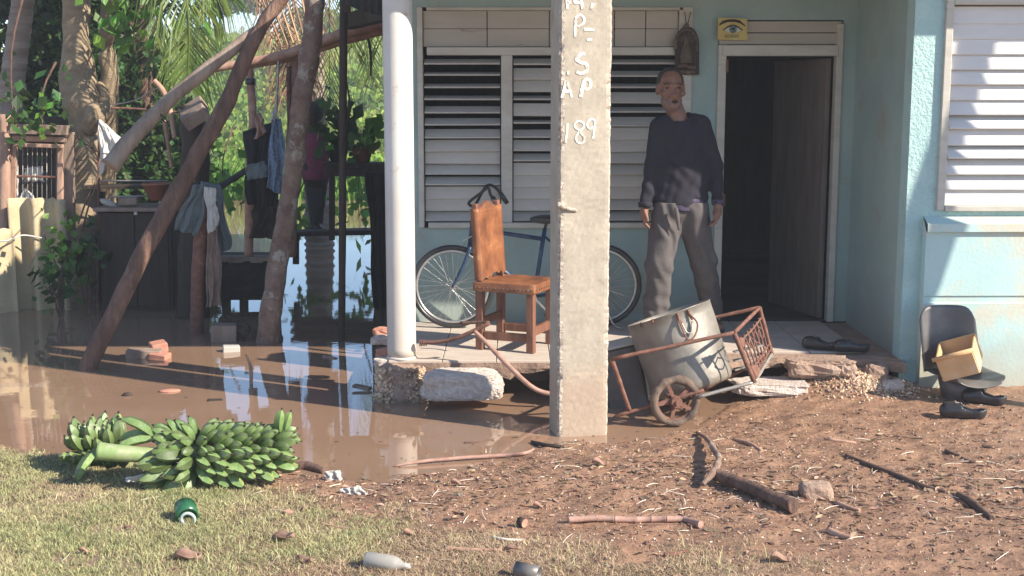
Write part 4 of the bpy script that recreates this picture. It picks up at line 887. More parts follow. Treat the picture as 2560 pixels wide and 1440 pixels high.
def potted(px, py, Y, n, label, h=.25, m='leafdark', pot='black'):
    c = P(px, py, Y); t = thing('potted_plant', c, label, 'plant'); R0 = .10
    b = MB(); b.lathe([(0, 0), (.07, 0), (R0, .13), (R0 + .01, .13), (R0 - .01, .12), (0, .11)], c, n=16).build('pot', M[pot], t)
    b = MB(); b.tube([c + Vector((0, 0, .1)), c + Vector((.02, 0, .1 + h))], .008, n=5).build('stem', M['log'], t)
    cloud('leaves', np.array(c) + np.array([0, 0, .12 + h * .6]) + RNG.normal(size=(n, 3)) * np.array([.11, .11, h * .45]), .13, m, .8, t)
potted(845, 405, 11.9, 70, 'dark leafed potted plant on the shelf left of the dark post', .35)
potted(905, 405, 11.9, 40, 'smaller potted plant on the shelf beside the column', .2, 'leafbright', 'terracotta')
leaf_spray(560, 455, 15, 60, .28, 'clump of broad green leaves growing in the water behind the draped shirt', .14, 'leafbright')
leaf_spray(900, 500, 16, 60, .4, 'broad green leaves behind the shelf', .15, 'leafbright')
leaf_spray(745, 545, 15, 40, .22, 'green leaves standing in the water beside the blotchy post', .13, 'leafbright')
# ---- cabinet and pots on it
t = thing('dark_cabinet', P(335, 770, 11.6), 'old dark wooden cabinet standing in the water with pots on top', 'cabinet')
x0, x1 = P(250, 640, 11.6).x, P(432, 640, 11.6).x; zt = P(300, 518, 11.6).z
MB().box(((x0 + x1) / 2, 11.85, zt / 2 - .05), (x1 - x0, .5, zt), bev=.01).build('carcass', M['darkwood'], t)
for k in range(2):
    xa = x0 + .03 + (x1 - x0 - .06) * k / 2; MB().box((xa + (x1 - x0 - .06) / 4, 11.592, zt / 2 + .0), ((x1 - x0 - .08) / 2, .02, zt - .1), bev=.004).build('cabinet_door', M['darkwood'], t)
MB().box(((x0 + x1) / 2, 11.83, zt - .02), (x1 - x0 + .06, .56, .035), bev=.005).build('cabinet_top', M['greywood'], t)
MB().box(P(339, 533, 11.57), (.03, .02, .03), bev=.004).build('latch', M['cloth_white'], t)
c = P(392, 500, 11.7); MB().lathe([(0, 0), (.06, 0), (.125, .14), (.135, .14), (.13, .155), (.12, .15), (.05, .02), (0, .02)], c, n=22).build('clay_bowl', M['terracotta'], None, 'flared terracotta bowl on the dark cabinet', 'bowl')
MB().box(P(321, 503, 11.7), (.17, .12, .07), rot=(0, 0, .1), bev=.01).build('small_box', M['greywood'], None, 'pale small box on the dark cabinet', 'box')
MB().sphere(P(272, 508, 11.7), (.09, .06, .03), R=Matrix.Rotation(.4, 3, 'Y')).build('enamel_dish', M['board'], None, 'cream dish lying on the left end of the cabinet', 'dish')
MB().box(P(300, 466, 12.2), (.62, .3, .03)).build('upper_shelf', M['darkwood'], None, 'thin dark shelf above the cabinet', 'shelf')
MB().tube([P(250, 452, 11.9), P(420, 452, 11.9)], .008, n=6).build('shelf_wire', M['steel'], None, 'pale wire strung above the cabinet', 'wire')
MB().tube([P(275, 492, 11.8), P(370, 490, 11.8)], .009, n=6).build('shelf_wire', M['steel'], None, 'pale rod lying behind the small box', 'rod')
MB().bar(P(255, 480, 12.3), P(255, 800, 12.3), .05).build('cabinet_post', M['darkwood'], None, 'dark stake standing behind the cabinet', 'stake')
b = MB(); b.box(P(560, 832, 10.2), (.20, .16, .14), rot=(0, .05, .2), bev=.008).build('concrete_block', M['greywood'], None, 'grey block half sunk in the dark water', 'block')
b = MB(); b.tube([P(596, 800, 10.3), P(600, 822, 10.28)], [.012, .012], n=6).build('thin_stick', M['darkwood'], None, 'dark stub standing in the bright water patch', 'stick')
b = MB(); R_ = Matrix.Rotation(math.radians(90), 3, 'X'); pr_ = [(.045, -.02), (.06, -.02), (.06, .02), (.045, .02), (.045, -.02)]
b.lathe(pr_, P(606, 824, 10.2), R_, n=24).build('ring', M['darkwood'], None, 'dark ring standing in the bright water patch', 'ring')
MB().box(P(580, 808, 10.35), (.12, .02, .09), rot=(0, .3, 0)).build('dark_board', M['darkwood'], None, 'dark board tilted in the bright water patch', 'board')
# ---- wire cage, corrugated sheets, post
Yc = 11.9; pc = lambda px, py, d=0: P(px, py, Yc + d)
log('fence_post', [pc(12, 770, -.05), pc(12, 500, -.05), pc(12, 286, -.05)], [.055, .055, .053], 'pinkwood', 'square pinkish fence post at the left edge', 'post', n=8, noise=.05)
t = thing('wire_cage', pc(95, 770), 'wooden framed wire cage with white rags inside', 'cage')
def fb(x0, y0, x1, y1, w, h, m='pinkwood', name='frame', d=0): MB().bar(pc(x0, y0, d), pc(x1, y1, d), w, h, bev=.005).build(name, M[m], t)
fb(28, 322, 172, 326, .10, .09, 'greywood', d=-.03); fb(30, 345, 165, 349, .06, .05); fb(34, 362, 158, 366, .05, .035, 'pinkwood', d=-.06)
fb(36, 366, 34, 560, .05, .04); fb(152, 366, 150, 560, .05, .05); fb(172, 330, 174, 600, .10, .06, 'greywood', d=.1); fb(36, 440, 150, 443, .02, .02, 'rust', 'rail')
b = MB()
for k in range(9): b.tube([pc(45 + k * 12, 368, .04), pc(45 + k * 12, 560, .04)], .0035, n=5)
b.build('wire_bars', M['steel'], t)
MB().box(pc(95, 460, .55), (.62, .05, 1.3)).build('back_panel', M['darkwood'], t); MB().box(pc(95, 325, .3), (.62, .6, .03)).build('cage_roof', M['greywood'], t)
cloth('white_rag', [(60, 420), (104, 415), (112, 452), (58, 455)], Yc + .1, 'cloth_white', 'white rag hung on the middle rail inside the cage', 'rag', nx=12, nz=8, fold=.03)
cloth('white_rag', [(60, 470), (66, 470), (96, 505), (40, 505)], Yc + .08, 'cloth_white', 'pointed white sack at the bottom of the cage', 'sack', nx=12, nz=8, fold=.02)
cloth('white_rag', [(34, 410), (44, 418), (46, 505), (34, 505)], Yc - .0, 'cloth_white', 'white cloth strip at the left side of the cage', 'rag', nx=8, nz=12, fold=.01)
def corrugated(px0, px1, ytop, ybot, Y, label, waves, jag=0, amp=.058):
    vs = []; n = int(waves * 14); nz = 14; xa, xb = P(px0, 650, Y).x, P(px1, 650, Y).x; za = P(0, ytop, Y).z; zb = -.15
    for i in range(nz + 1):
        for j in range(n + 1):
            u = j / n; z = zb + (za - zb) * i / nz; z += .012 * n3((u * 6, 0, px0), 2) if i == nz else 0
            vs.append((xa + (xb - xa) * u, Y - amp * math.cos(u * waves * 6.283) + .006 * n3((u * 3, z, 0), 3), z))
    fs = [(i * (n + 1) + j, i * (n + 1) + j + 1, (i + 1) * (n + 1) + j + 1, (i + 1) * (n + 1) + j) for i in range(nz) for j in range(n)]
    o = MB().add(vs, fs, True).build('corrugated_sheet', M['asbestos'], None, label, 'corrugated sheet', 'corrugated sheets fencing the yard', org=(xa, Y, 0))
    md = o.modifiers.new('thickness', 'SOLIDIFY'); md.thickness = .012
corrugated(32, 174, 497, 770, 11.72, 'ochre corrugated sheet standing in front of the wire cage', 2.2)
corrugated(-90, 35, 573, 770, 11.55, 'lower corrugated sheet at the left edge of the yard', 1.6)
log('tie_strap', [P(-40, 607, 11.45), P(15, 602, 11.45), P(32, 596, 11.5), P(60, 588, 11.6), P(105, 595, 11.66)], [.007] * 5, 'cloth_white', 'pale strap tying the corrugated sheets together', 'strap', noise=0)
# plant in front of the sheet
def shrub(px, py, Y, n, r, size, label, m='leafbright'):
    c = P(px, py, Y); t = thing('young_shrub', (c.x, c.y, 0), label, 'shrub'); b = MB()
    for k in range(6):
        e = c + Vector((random.uniform(-1, 1) * r, random.uniform(-.1, .1), random.uniform(-.4, 1) * r)); b.tube([(c.x, c.y, -.05), Vector((c.x, c.y, c.z * .5)) + Vector((random.uniform(-.05, .05), 0, 0)), e], [.01, .008, .004], n=5, sub=3)
    b.build('stem', M['log'], t)
    V, Fc = leaf_quads(np.array(c) + RNG.normal(size=(n, 3)) * np.array([r * .55, r * .35, r * .75]), size, aspect=.8); np_mesh('leaves', V, Fc, M[m], False, None, None, None, t)
shrub(146, 622, 11.3, 90, .17, .075, 'bright leafy shrub growing in front of the corrugated sheet')
shrub(150, 700, 11.2, 60, .20, .10, 'dark shaded lower shrub beside the cabinet', 'leafdark')
shrub(215, 640, 11.5, 60, .16, .11, 'shaded leaves beside the foot of the burled trunk', 'leafdark')
# ---- woman on the walkway
def joint(px, py, Y): return tuple(P(px, py, Y))
def person_mesh(name, prims, lo, hi, h, m, parent, k=.03, disp=None, label=None):
    def fn(X, Y, Z):
        d = None
        for p_ in prims:
            if p_[0] == 'c': e = cone_sdf(X, Y, Z, p_[1], p_[2], p_[3], p_[4], p_[5] if len(p_) > 5 else (1, 1, 1))
            elif p_[0] == 'e': e = ell(X, Y, Z, p_[1], p_[2])
            elif p_[0] == '-': d = -smin(-d, ell(X, Y, Z, p_[1], p_[2]), p_[3]); continue
            kk = p_[-1] if isinstance(p_[-1], dict) else None
            d = e if d is None else smin(d, e, k)
        if disp is not None: d = d + disp(X, Y, Z)
        return d
    V, Fc = sdf_mesh(fn, lo, hi, h)
    return np_mesh(name, V, Fc, m, True, None, label, None, parent)
YQ = 13.6; J = lambda x, y, d=0: joint(x, y, YQ + d)
base = P(792, 575, YQ); wt_ = thing('person', tuple(base), 'woman in a magenta tank top and dark leggings standing behind the leaning post', 'person')
s_ = .0043
body = [('c', J(783, 283), J(783, 300), .085, .075), ('c', J(783, 300), J(785, 330), .05, .055), ('c', J(772, 335), J(800, 335), .055, .055), ('c', J(786, 350), J(790, 400), .115, .12), ('c', J(790, 400), J(790, 440), .12, .14),
        ('c', J(808, 338), J(816, 385), .042, .036), ('c', J(816, 385), J(796, 418, -.08), .035, .028), ('c', J(796, 418, -.08), J(786, 424, -.12), .03, .022),
        ('c', J(766, 338), J(752, 384), .042, .036), ('c', J(752, 384), J(768, 420, -.1), .035, .028),
        ('c', J(779, 440), J(784, 510), .085, .055), ('c', J(784, 510), J(786, 565), .05, .035), ('c', J(800, 440), J(797, 510), .085, .055), ('c', J(797, 510), J(797, 565, .1), .05, .035),
        ('c', J(786, 568), J(780, 572, -.15), .035, .03), ('c', J(797, 568, .1), J(800, 572, -.06), .035, .03)]
lo = np.array(J(735, 585)) - np.array([0, .35, .05]); hi = np.array(J(835, 262)) + np.array([0, .35, .05])
person_mesh('body', body, lo, hi, .016, M['skind'], wt_, .04)
person_mesh('tank_top', [('c', J(786, 345), J(790, 395), .125, .13), ('c', J(790, 395), J(790, 432), .13, .152), ('c', J(772, 328), J(774, 345), .03, .04), ('c', J(798, 328), J(797, 345), .03, .04)], lo, hi, .016, M['pink'], wt_, .04)
person_mesh('leggings', [('c', J(779, 432), J(784, 510), .098, .062), ('c', J(784, 510), J(786, 560), .06, .045), ('c', J(800, 432), J(797, 510), .098, .062), ('c', J(797, 510), J(797, 560, .1), .06, .045)], lo, hi, .016, M['charcoal'], wt_, .03)
person_mesh('hair', [('e', J(785, 282, .03), (.10, .11, .12)), ('e', J(783, 272, .02), (.06, .06, .06))], lo, hi, .016, M['hair'], wt_, .03)
# =================================================================== plantain bunches
def finger_mesh(name, L, R, curve, seed, fat=1.0):
    rs = random.Random(seed); n = 5; prof = [(0, .30), (.06, .34), (.16, .72), (.34, .98), (.55, 1.0), (.75, .88), (.87, .52), (.94, .24), (1.02, .15)]
    b = MB(); vs = []; fs = []
    for t, r in prof:
        a = curve * (t - .0); cx_ = L * math.sin(a) / curve; cz = L * (1 - math.cos(a)) / curve
        T = Vector((math.cos(a), 0, math.sin(a))); Nn = Vector((-math.sin(a), 0, math.cos(a)))
        for k in range(n):
            q = 2 * math.pi * k / n + .3; rr = R * r * (1.06, 1.0, .96, 1.05, 1.0)[k] * fat
            vs.append(Vector((cx_, 0, cz)) + Vector((0, 1, 0)) * rr * math.cos(q) + Nn * rr * math.sin(q))
    m = len(prof)
    for i in range(m - 1):
        for k in range(n): fs.append((i * n + k, i * n + (k + 1) % n, (i + 1) * n + (k + 1) % n, (i + 1) * n + k))
    b.add(vs, fs, False); b.f += [tuple(reversed(range(n))), tuple((m - 1) * n + k for k in range(n))]; b.mi = [0] * len(fs) + [0, 1]; b.sm = [True] * len(fs) + [False] * 2
    for i in range((m - 2) * n, (m - 1) * n): b.mi[i] = 1
    me = b.mesh(name, [M['plantain'], M['plantaind']]); fix_normals(me)
    at = me.attributes.new('sharp_edge', 'BOOLEAN', 'EDGE') if 'sharp_edge' not in me.attributes else me.attributes['sharp_edge']
    for e in me.edges:
        a, c = sorted(e.vertices)
        if c - a == n: at.data[e.index].value = True
    return me
fm = [finger_mesh('plantain', .185, .031, .9, 1), finger_mesh('plantain', .155, .030, .95, 2), finger_mesh('plantain', .135, .0265, .7, 3), finger_mesh('plantain', .225, .028, .95, 4)]
def finger(parent, base, dirn, up, me, s=1.0):
    d = Vector(dirn).normalized(); u = Vector(up); u = (u - d * u.dot(d)); u = u.normalized() if u.length > 1e-4 else d.orthogonal().normalized(); y = u.cross(d)
    R = Matrix((d, y, u)).transposed().to_4x4()
    return piece('plantain', me, parent, Matrix.Translation(base) @ R @ Matrix.Diagonal((s, s, s, 1)))
Yb = 6.15
A0_, A1_ = P(405, 1134, Yb), P(690, 1127, Yb + .06)
pb = thing('plantain_bunch', tuple(P(560, 1240, Yb)), 'large bunch of green plantains on the right with its thick cut stalk', 'plantain bunch', 'green plantain bunches on the grass')
axis = (A1_ - A0_).normalized(); U = Vector((0, -1, 0)); W = Vector((0, 0, 1))
sb = MB(); sb.tube([P(243, 1127, Yb - .12), P(300, 1133, Yb - .1), P(385, 1137, Yb - .05), P(430, 1135, Yb), P(560, 1130, Yb + .02), P(700, 1128, Yb + .06)], [.046, .041, .038, .042, .036, .022], n=16, noise=.05, sub=5, capmi=1)
sb.build('stalk', [M['stalk'], M['stalkcut']], pb)
rs = random.Random(5)
rings = 8
for i in range(rings):
    t = i / (rings - 1); c = A0_.lerp(A1_, .12 + .86 * t); cnt = 13 if i < 6 else 11
    for row in range(2):
        for k in range(cnt):
            th = 2 * math.pi * (k + .5 * row + .3 * i) / cnt + rs.uniform(-.12, .12)
            rad = U * math.cos(th) + W * math.sin(th); st = math.sin(th)
            if st < -.88 or (math.cos(th) < -.6 and st < .2): continue
            lean = (-.30 if i == 0 else -.12 + .10 * i) + (.22 if row else -.10)
            if i == rings - 1: lean = .95 if row == 0 else 1.7
            d = rad + axis * (lean + rs.uniform(-.14, .14)) + Vector((0, -.12, .06)) * rs.uniform(-.5, 1)
            if i == 0 and st < .3: d = rad * .8 + axis * -.38 + W * -.15
            big_ = i < 2 and st < .4
            base = c + rad * (.050 if row == 0 else .062) + axis * (.014 * row)
            sc = (1.0 if row == 0 else .88) * rs.uniform(.92, 1.05) * (1.0 if st < .3 else .84) * (1 - .06 * (i > 4)) * 1.12
            up = (axis * -.6 if i < 2 else axis * .9) + (W * -.5 if st > .3 else U * .2)
            finger(pb, base, d, up, fm[0] if big_ else fm[1] if i < 5 else fm[2], sc * (.98 if big_ else 1.02 if i < 5 else 1.1))
for (bx, by, tx, ty, db, dt_) in [(392, 1090, 352, 1018, .0, -.05)]:
    finger(pb, P(395, 1100, Yb - .02), (P(352, 1040, Yb - .02) - P(395, 1100, Yb - .02)), Vector((-1, 0, .2)), fm[3], 1.0)
finger(pb, P(392, 1098, Yb - .03), Vector((-.9, -.15, .22)), Vector((0, 0, -1)), fm[3], .95); finger(pb, P(388, 1090, Yb + .03), Vector((-.9, .1, .30)), Vector((0, 0, -1)), fm[3], .9)
finger(pb, P(700, 1085, Yb + .04), Vector((-.25, 0, 1)), Vector((1, 0, 0)), fm[2], 1.0); finger(pb, P(712, 1090, Yb + .05), Vector((-.1, .1, 1)), Vector((1, 0, 0)), fm[2], 1.0)
MB().sphere(P(398, 1150, Yb - .1), (.02, .02, .025), noise=.3).build('broken_bract', M['brick'], pb)
lb = thing('plantain_bunch', tuple(P(230, 1200, 6.35)), 'smaller bunch of plantains on the left with its finger tips pointing up', 'plantain bunch', 'green plantain bunches on the grass')
MB().tube([P(330, 1150, 6.55), P(250, 1140, 6.55), P(170, 1145, 6.5)], [.04, .045, .03], n=12, noise=.08, sub=4).build('stalk', M['stalk'], lb)
rs = random.Random(9)
for r_, (py, Y_, n_, x0, x1) in enumerate([(1030, 6.62, 6, 225, 320), (1045, 6.52, 7, 190, 320), (1065, 6.44, 8, 150, 300), (1088, 6.36, 7, 145, 270), (1122, 6.30, 5, 130, 240), (1180, 6.22, 6, 190, 330), (1160, 6.3, 5, 120, 200)]):
    for k in range(n_):
        px = x0 + (x1 - x0) * (k + .5) / n_ + rs.uniform(-5, 5); yy = py + rs.uniform(-6, 6) + (8 if r_ < 3 else 0) * abs(k - n_ / 2) / n_
        tip = P(px, yy, Y_ + rs.uniform(-.03, .03)); bc = Vector((P(250 + (px - 250) * .35, 1130, 6.5).x + .05, 6.52, .13)); d = (tip - bc); 
        if r_ >= 5: d = d + Vector((0, 0, .02))
        L_ = .165; dn = d.normalized(); base = tip - dn * L_; finger(lb, base, dn, Vector((0, .3, 1)) if r_ < 5 else Vector((0, -1, .3)), fm[1], 1.0 + rs.uniform(-.08, .05))
finger(lb, P(250, 1120, 6.3), (P(180, 1165, 6.15) - P(250, 1120, 6.3)), Vector((0, 0, -1)), fm[3], 1.0)
# =================================================================== cart, pot, bin
def wheel_M(c, ang): return Matrix.Translation(c) @ Matrix.Rotation(ang, 4, 'Z')
wc = P(1688, 1003, 7.43); wr = .152
cart = thing('hand_cart', (wc.x, wc.y, 0), 'rusty two wheeled hand cart tipped over in the mud', 'cart')
def ringtube(c, r, t, ax, n=40, m=8, fn=None, jit=0, flat=1.0):
    u = Vector((0, 0, 1)); v = ax.cross(u).normalized(); vs = []; fs = []
    for i in range(n):
        a = 2 * math.pi * i / n; dr = u * math.cos(a) + v * math.sin(a)
        for k in range(m):
            q = 2 * math.pi * k / m; rr = t * (1 + jit * n3(c + dr * r * 2, 16)); vs.append(c + dr * (r + rr * math.cos(q)) + ax * rr * flat * math.sin(q))
    for i in range(n):
        for k in range(m): fs.append((i * m + k, ((i + 1) % n) * m + k, ((i + 1) % n) * m + (k + 1) % m, i * m + (k + 1) % m))
    return vs, fs
def cartwheel(c, ax):
    b = MB(); b.add(*ringtube(c, wr - .020, .024, ax, jit=.3, flat=1.2), smooth=True); w = b.build('wheel', M['wheelrim'], cart)
    b = MB(); b.add(*ringtube(c, wr - .04, .008, ax), smooth=True); v = ax.cross(Vector((0, 0, 1)))
    for k in range(5):
        a = 2 * math.pi * k / 5 + .45; d = Vector((0, 0, 1)) * math.cos(a) + v * math.sin(a); b.bar(c + d * .03, c + d * (wr - .035), .022, .014, up=ax)
    b.build('spokes', M['rust'], w)
    b = MB(); b.tube([c - ax * .04, c + ax * .04], .034, n=12).tube([c - ax * .055, c + ax * .055], .013, n=10).build('hub', M['rust'], w)
ax1 = Vector((.18, -1, 0)).normalized()
cartwheel(wc, ax1); wc2 = wc + Vector((-.10, .62, 0)) ; cartwheel(wc2, ax1)
MB().tube([wc, wc2], .012, n=8).build('axle', M['rust'], cart)
YA, YB2 = 7.43, 8.02
def rod(a, b_, r=.0115, m='rust', name='frame_rod', sub=1, noise=.15): return MB().tube([a, b_], r, n=8, noise=noise, nscale=20, sub=10).build(name, M[m], cart)
A = lambda px, py, Y=YA: P(px, py, Y)
tl, tr, bl, br = A(1835, 832), A(1899, 769, 8.0), A(1886, 955), A(1929, 885, 8.02)
rod(A(1532, 897), tl, .012); rod(A(1690, 815, 8.05), tr, .012); rod(tl, tr, .012); rod(tl, bl, .015); rod(tr, br, .014); rod(bl, br, .011, 'steel'); rod(A(1745, 992), bl, .011, 'steel')
rod(A(1760, 975, 8.0), br, .011); rod(A(1532, 903), A(1574, 1026), .013); rod(A(1560, 1025, 7.95), A(1574, 1026), .010); rod(A(1540, 1040, YA), A(1760, 975, YA), .011)
rod(A(1500, 935, 8.02), A(1532, 900), .011)
# ornamental end grille
b = MB(); q = lambda u, v: tl.lerp(tr, u).lerp(bl.lerp(br, u), v)
for k in range(7):
    u = .12 + k * .125; b.tube([q(u, .16 + .02 * (k % 2)), q(u + .02, .5), q(u, .92)], .006, n=6, sub=3)
for v in (.2, .78, .9): b.tube([q(.02, v), q(.5, v + .03), q(.98, v)], .006, n=6, sub=3)
for k in range(4):
    c_ = q(.2 + .2 * k, .42); b.tube([c_ + (tl - bl) * .12, c_ + (tr - tl) * .08, c_ - (tl - bl) * .12, c_ - (tr - tl) * .08, c_ + (tl - bl) * .12], .0045, n=5, sub=4)
for k in range(3):
    c_ = q(.3 + .2 * k, .84); b.tube([c_ + (tl - bl) * .06, c_ + (tr - tl) * .07, c_ - (tl - bl) * .06, c_ - (tr - tl) * .07, c_ + (tl - bl) * .06], .0045, n=5, sub=4)
b.prism([q(.05, .12), q(.05, .34), q(.2, .22)], (.01, .0, 0)); b.prism([q(.05, .7), q(.05, .98), q(.3, .95), q(.22, .78)], (.012, 0, 0))
b.build('grille', M['rust'], cart)
for k in range(3): MB().bar(A(1835 + 0 * k, 880 + 22 * k, 7.75 + .1 * k), A(1905, 862 + 22 * k, 7.8 + .1 * k), .04, .008).build('slat', M['steel'], cart)
# aluminium pot
pc_top = P(1672, 783, 7.86); pdir = (P(1730, 962, 7.84) - pc_top).normalized(); pdir = (pdir + Vector((0, -.12, 0))).normalized(); Hp = (P(1730, 962, 7.84) - pc_top).length + .01; Rp = .268
zax = -pdir; xax = zax.cross(Vector((0, 1, 0))).normalized() * -1; yax = zax.cross(xax); RP = Matrix((xax, yax, zax)).transposed()
pot = thing('cooking_pot', tuple(P(1730, 985, 7.8)), 'big dented aluminium pot lying tilted on the hand cart', 'pot')
b = MB(); prof = [(0, -Hp), (Rp * .90, -Hp), (Rp * .95, -Hp + .02), (Rp * .97, -Hp + .05)] + [(Rp * (.97 + .03 * k / 8), -Hp + .05 + (Hp - .05) * k / 8) for k in range(1, 9)] + [(Rp + .006, .004), (Rp - .004, .004), (Rp * .985, -.02), (Rp * .95, -Hp + .03), (0, -Hp + .02)]
b.lathe(prof, pc_top, RP, n=64)
b.v = [tuple(Vector(v) + (Vector(v) - pc_top).normalized() * .004 * n3(v, 5)) for v in b.v]
b.build('pot_body', M['alu'], pot)
def surf(a, z): r = Rp + .004; return pc_top + RP @ Vector((r * math.cos(a), r * math.sin(a), z))
# find the azimuth that faces the camera
best = min(range(360), key=lambda d: (surf(math.radians(d), 0) - cam.location).length); a0 = math.radians(best)
sgn = 1 if surf(a0 + .3, 0).x > surf(a0, 0).x else -1
def spt(a, z, off=0): v = surf(a0 + sgn * a, z); n_ = (v - pc_top); n_ = n_ - zax * n_.dot(zax); return v + n_.normalized() * off
b = MB(); b.tube([spt(.17, -.03, .012), spt(.16, -.10, .03), spt(.20, -.175, .035), spt(.36, -.165, .035), spt(.50, -.10, .03), spt(.42, -.03, .012)], .0055, n=7, sub=5).build('handle', M['rust'], pot)
b = MB(); b.tube([spt(.20, -.06, .01), spt(.24, -.13, .012), spt(.34, -.14, .014), spt(.44, -.08, .01)], .005, n=7, sub=5).build('handle', M['steel'], pot)
for a_ in (.18, .43):
    MB().tube([spt(a_, -.005, .008), spt(a_, -.045, .008), spt(a_ + .02, -.07, .016)], .008, n=6, sub=3).build('handle_bracket', M['rust'], pot)
for a_ in (-.72, -.40): MB().tube([spt(a_, .005, -.004), spt(a_, -.02, .006)], .007, n=6).build('rivet', M['rust'], pot)
# dark bin behind the pole
b = MB(); bt = [P(1505, 862, 7.95), P(1567, 852, 7.95)]; 
ang = math.radians(12); Rb = Matrix.Rotation(-ang, 3, 'Y') @ Matrix.Rotation(.12, 3, 'Z')
bin_ = thing('storage_bin', tuple(P(1560, 1030, 7.95)), 'dark grey bin with a pale top edge leaning behind the concrete pole', 'bin')
cb = P(1552, 945, 8.0); b.box(cb, (.26, .20, .43), Rb, bev=.015).build('bin_body', M['greyseat'], bin_)
b = MB(); b.box(cb + Rb @ Vector((-.01, 0, .222)), (.28, .22, .015), Rb, bev=.004).build('bin_lid', M['white'], bin_)
b = MB(); b.tube([cb + Rb @ Vector((.135, -.09, .18)), cb + Rb @ Vector((.15, -.08, .0)), cb + Rb @ Vector((.14, -.09, -.16))], .012, n=7, sub=3).build('bin_strap', M['white'], bin_)
# =================================================================== leather chair
ch = thing('leather_chair', (P(1250, 870, 8.6).x, 8.6, ZF), 'worn tan leather chair with a tall back standing on the porch', 'chair')
ro = G(1201, 873, ZF); fwd = Vector((.925, -.38, 0)).normalized(); sd = Vector((.38, .925, 0)).normalized()
Wd, Dp = .36, .37
o_ = Vector((ro.x, ro.y, ZF)) + sd * .0
K = lambda f_, s, z: o_ + fwd * f_ + sd * s + Vector((0, 0, z))
sw = .052; rk = .02
for s in (0, Wd):
    MB().bar(K(0, s, 0), K(0, s, .47), sw, sw, bev=.004, up=fwd).build('leg', M['chairwood'], ch)
    MB().bar(K(0, s, .47), K(-.035, s, .99), sw * .85, sw * .7, bev=.004, up=fwd).build('back_post', M['chairwood'], ch)
    MB().bar(K(Dp, s, 0), K(Dp, s, .43), sw, sw, bev=.004, up=fwd).build('leg', M['chairwood'], ch)
    MB().bar(K(.03, s, .10), K(Dp - .03, s, .10), .03, .055, bev=.003).build('stretcher', M['chairwood'], ch)
    MB().bar(K(.03, s, .425), K(Dp - .03, s, .425), .03, .05, bev=.003).build('seat_rail', M['chairwood'], ch)
MB().bar(K(Dp, .03, .14), K(Dp, Wd - .03, .14), .03, .06, bev=.003).build('stretcher', M['chairwood'], ch)
MB().bar(K(0, .03, .19), K(0, Wd - .03, .19), .03, .05, bev=.003).build('stretcher', M['chairwood'], ch)
# leather seat, sagging, with rolled edge
nn = 14; vs = []; fs = []; e = .04
for i in range(nn + 1):
    for j in range(nn + 1):
        u, v = i / nn, j / nn; f_ = -e + (Dp + 2 * e) * u; s = -e + (Wd + 2 * e) * v; d_ = 16 * u * (1 - u) * v * (1 - v)
        vs.append(K(f_, s, .468 - .022 * d_ + .004 * n3((u * 4, v * 4, 1), 2)))
top_n = len(vs)
for i in range(nn + 1):
    for j in range(nn + 1):
        u, v = i / nn, j / nn; vs.append(K(-e + (Dp + 2 * e) * u, -e + (Wd + 2 * e) * v, .405 + .008 * n3((u * 9, v * 9, 4), 2)))
g = lambda i, j, o=0: o + i * (nn + 1) + j
for i in range(nn):
    for j in range(nn): fs += [(g(i, j), g(i + 1, j), g(i + 1, j + 1), g(i, j + 1))]
for i in range(nn): fs += [(g(i, 0), g(i, 0, top_n), g(i + 1, 0, top_n), g(i + 1, 0)), (g(i, nn), g(i + 1, nn), g(i + 1, nn, top_n), g(i, nn, top_n)), (g(0, i), g(0, i + 1), g(0, i + 1, top_n), g(0, i, top_n)), (g(nn, i), g(nn, i, top_n), g(nn, i + 1, top_n), g(nn, i + 1))]
seat = MB().add(vs, fs, True).build('seat', M['leather'], ch)
mod = seat.modifiers.new('bevel', 'BEVEL'); mod.width = .008; mod.segments = 2; mod.limit_method = 'ANGLE'
b = MB()
for k in range(15): b.sphere(K(-.02 + (Dp + .04) * k / 14, -e - .002, .43 - .0), .006, 6, 4)
for k in range(9): b.sphere(K(Dp + e + .002, .0 + Wd * k / 8, .43), .006, 6, 4)
b.build('nail_row', M['bronze'], ch, 'row of domed upholstery nails')
# leather back with ragged lower edge
vs = []; fs = []; nu, nv = 16, 22
for side in (0, 1):
    for j in range(nv + 1):
        for i in range(nu + 1):
            u, v = i / nu, j / nv; zz = .50 + .455 * v + (.03 * n3((u * 8, 0, 1), 1.4) - .012 if j == 0 else 0) + (.012 * n3((u * 8, 3, 1), 2) if j == nv else 0)
            f_ = -.005 - .035 * (zz - .47) / .52 + (-.022 if side else .032) + (.012 * math.sin(math.pi * u) * math.sin(math.pi * v)) * (-1 if side == 0 else 1)
            vs.append(K(f_, -.028 + (Wd + .056) * u, zz))
o2 = (nu + 1) * (nv + 1)
for side in (0, 1):
    for j in range(nv):
        for i in range(nu):
            a_ = side * o2 + j * (nu + 1) + i; fs.append((a_, a_ + 1, a_ + nu + 2, a_ + nu + 1))
for j in range(nv):
    for i in (0, nu): a_ = j * (nu + 1) + i; fs.append((a_, a_ + nu + 1, o2 + a_ + nu + 1, o2 + a_))
for i in range(nu):
    for j in (nv,): a_ = j * (nu + 1) + i; fs.append((a_, a_ + 1, o2 + a_ + 1, o2 + a_))
MB().add(vs, fs, True).build('backrest', M['leather'], ch, 'cracked leather back panel')
b = MB(); pts2 = [(.03, .93), (.03, .955), (.08, .965), (.13, .985), (Wd / 2, 1.0), (Wd - .13, .985), (Wd - .08, .965), (Wd - .03, .955), (Wd - .03, .93)]
b.prism([K(-.045, s, z) for s, z in pts2], fwd * .025).build('crest_rail', M['chairwood'], ch)
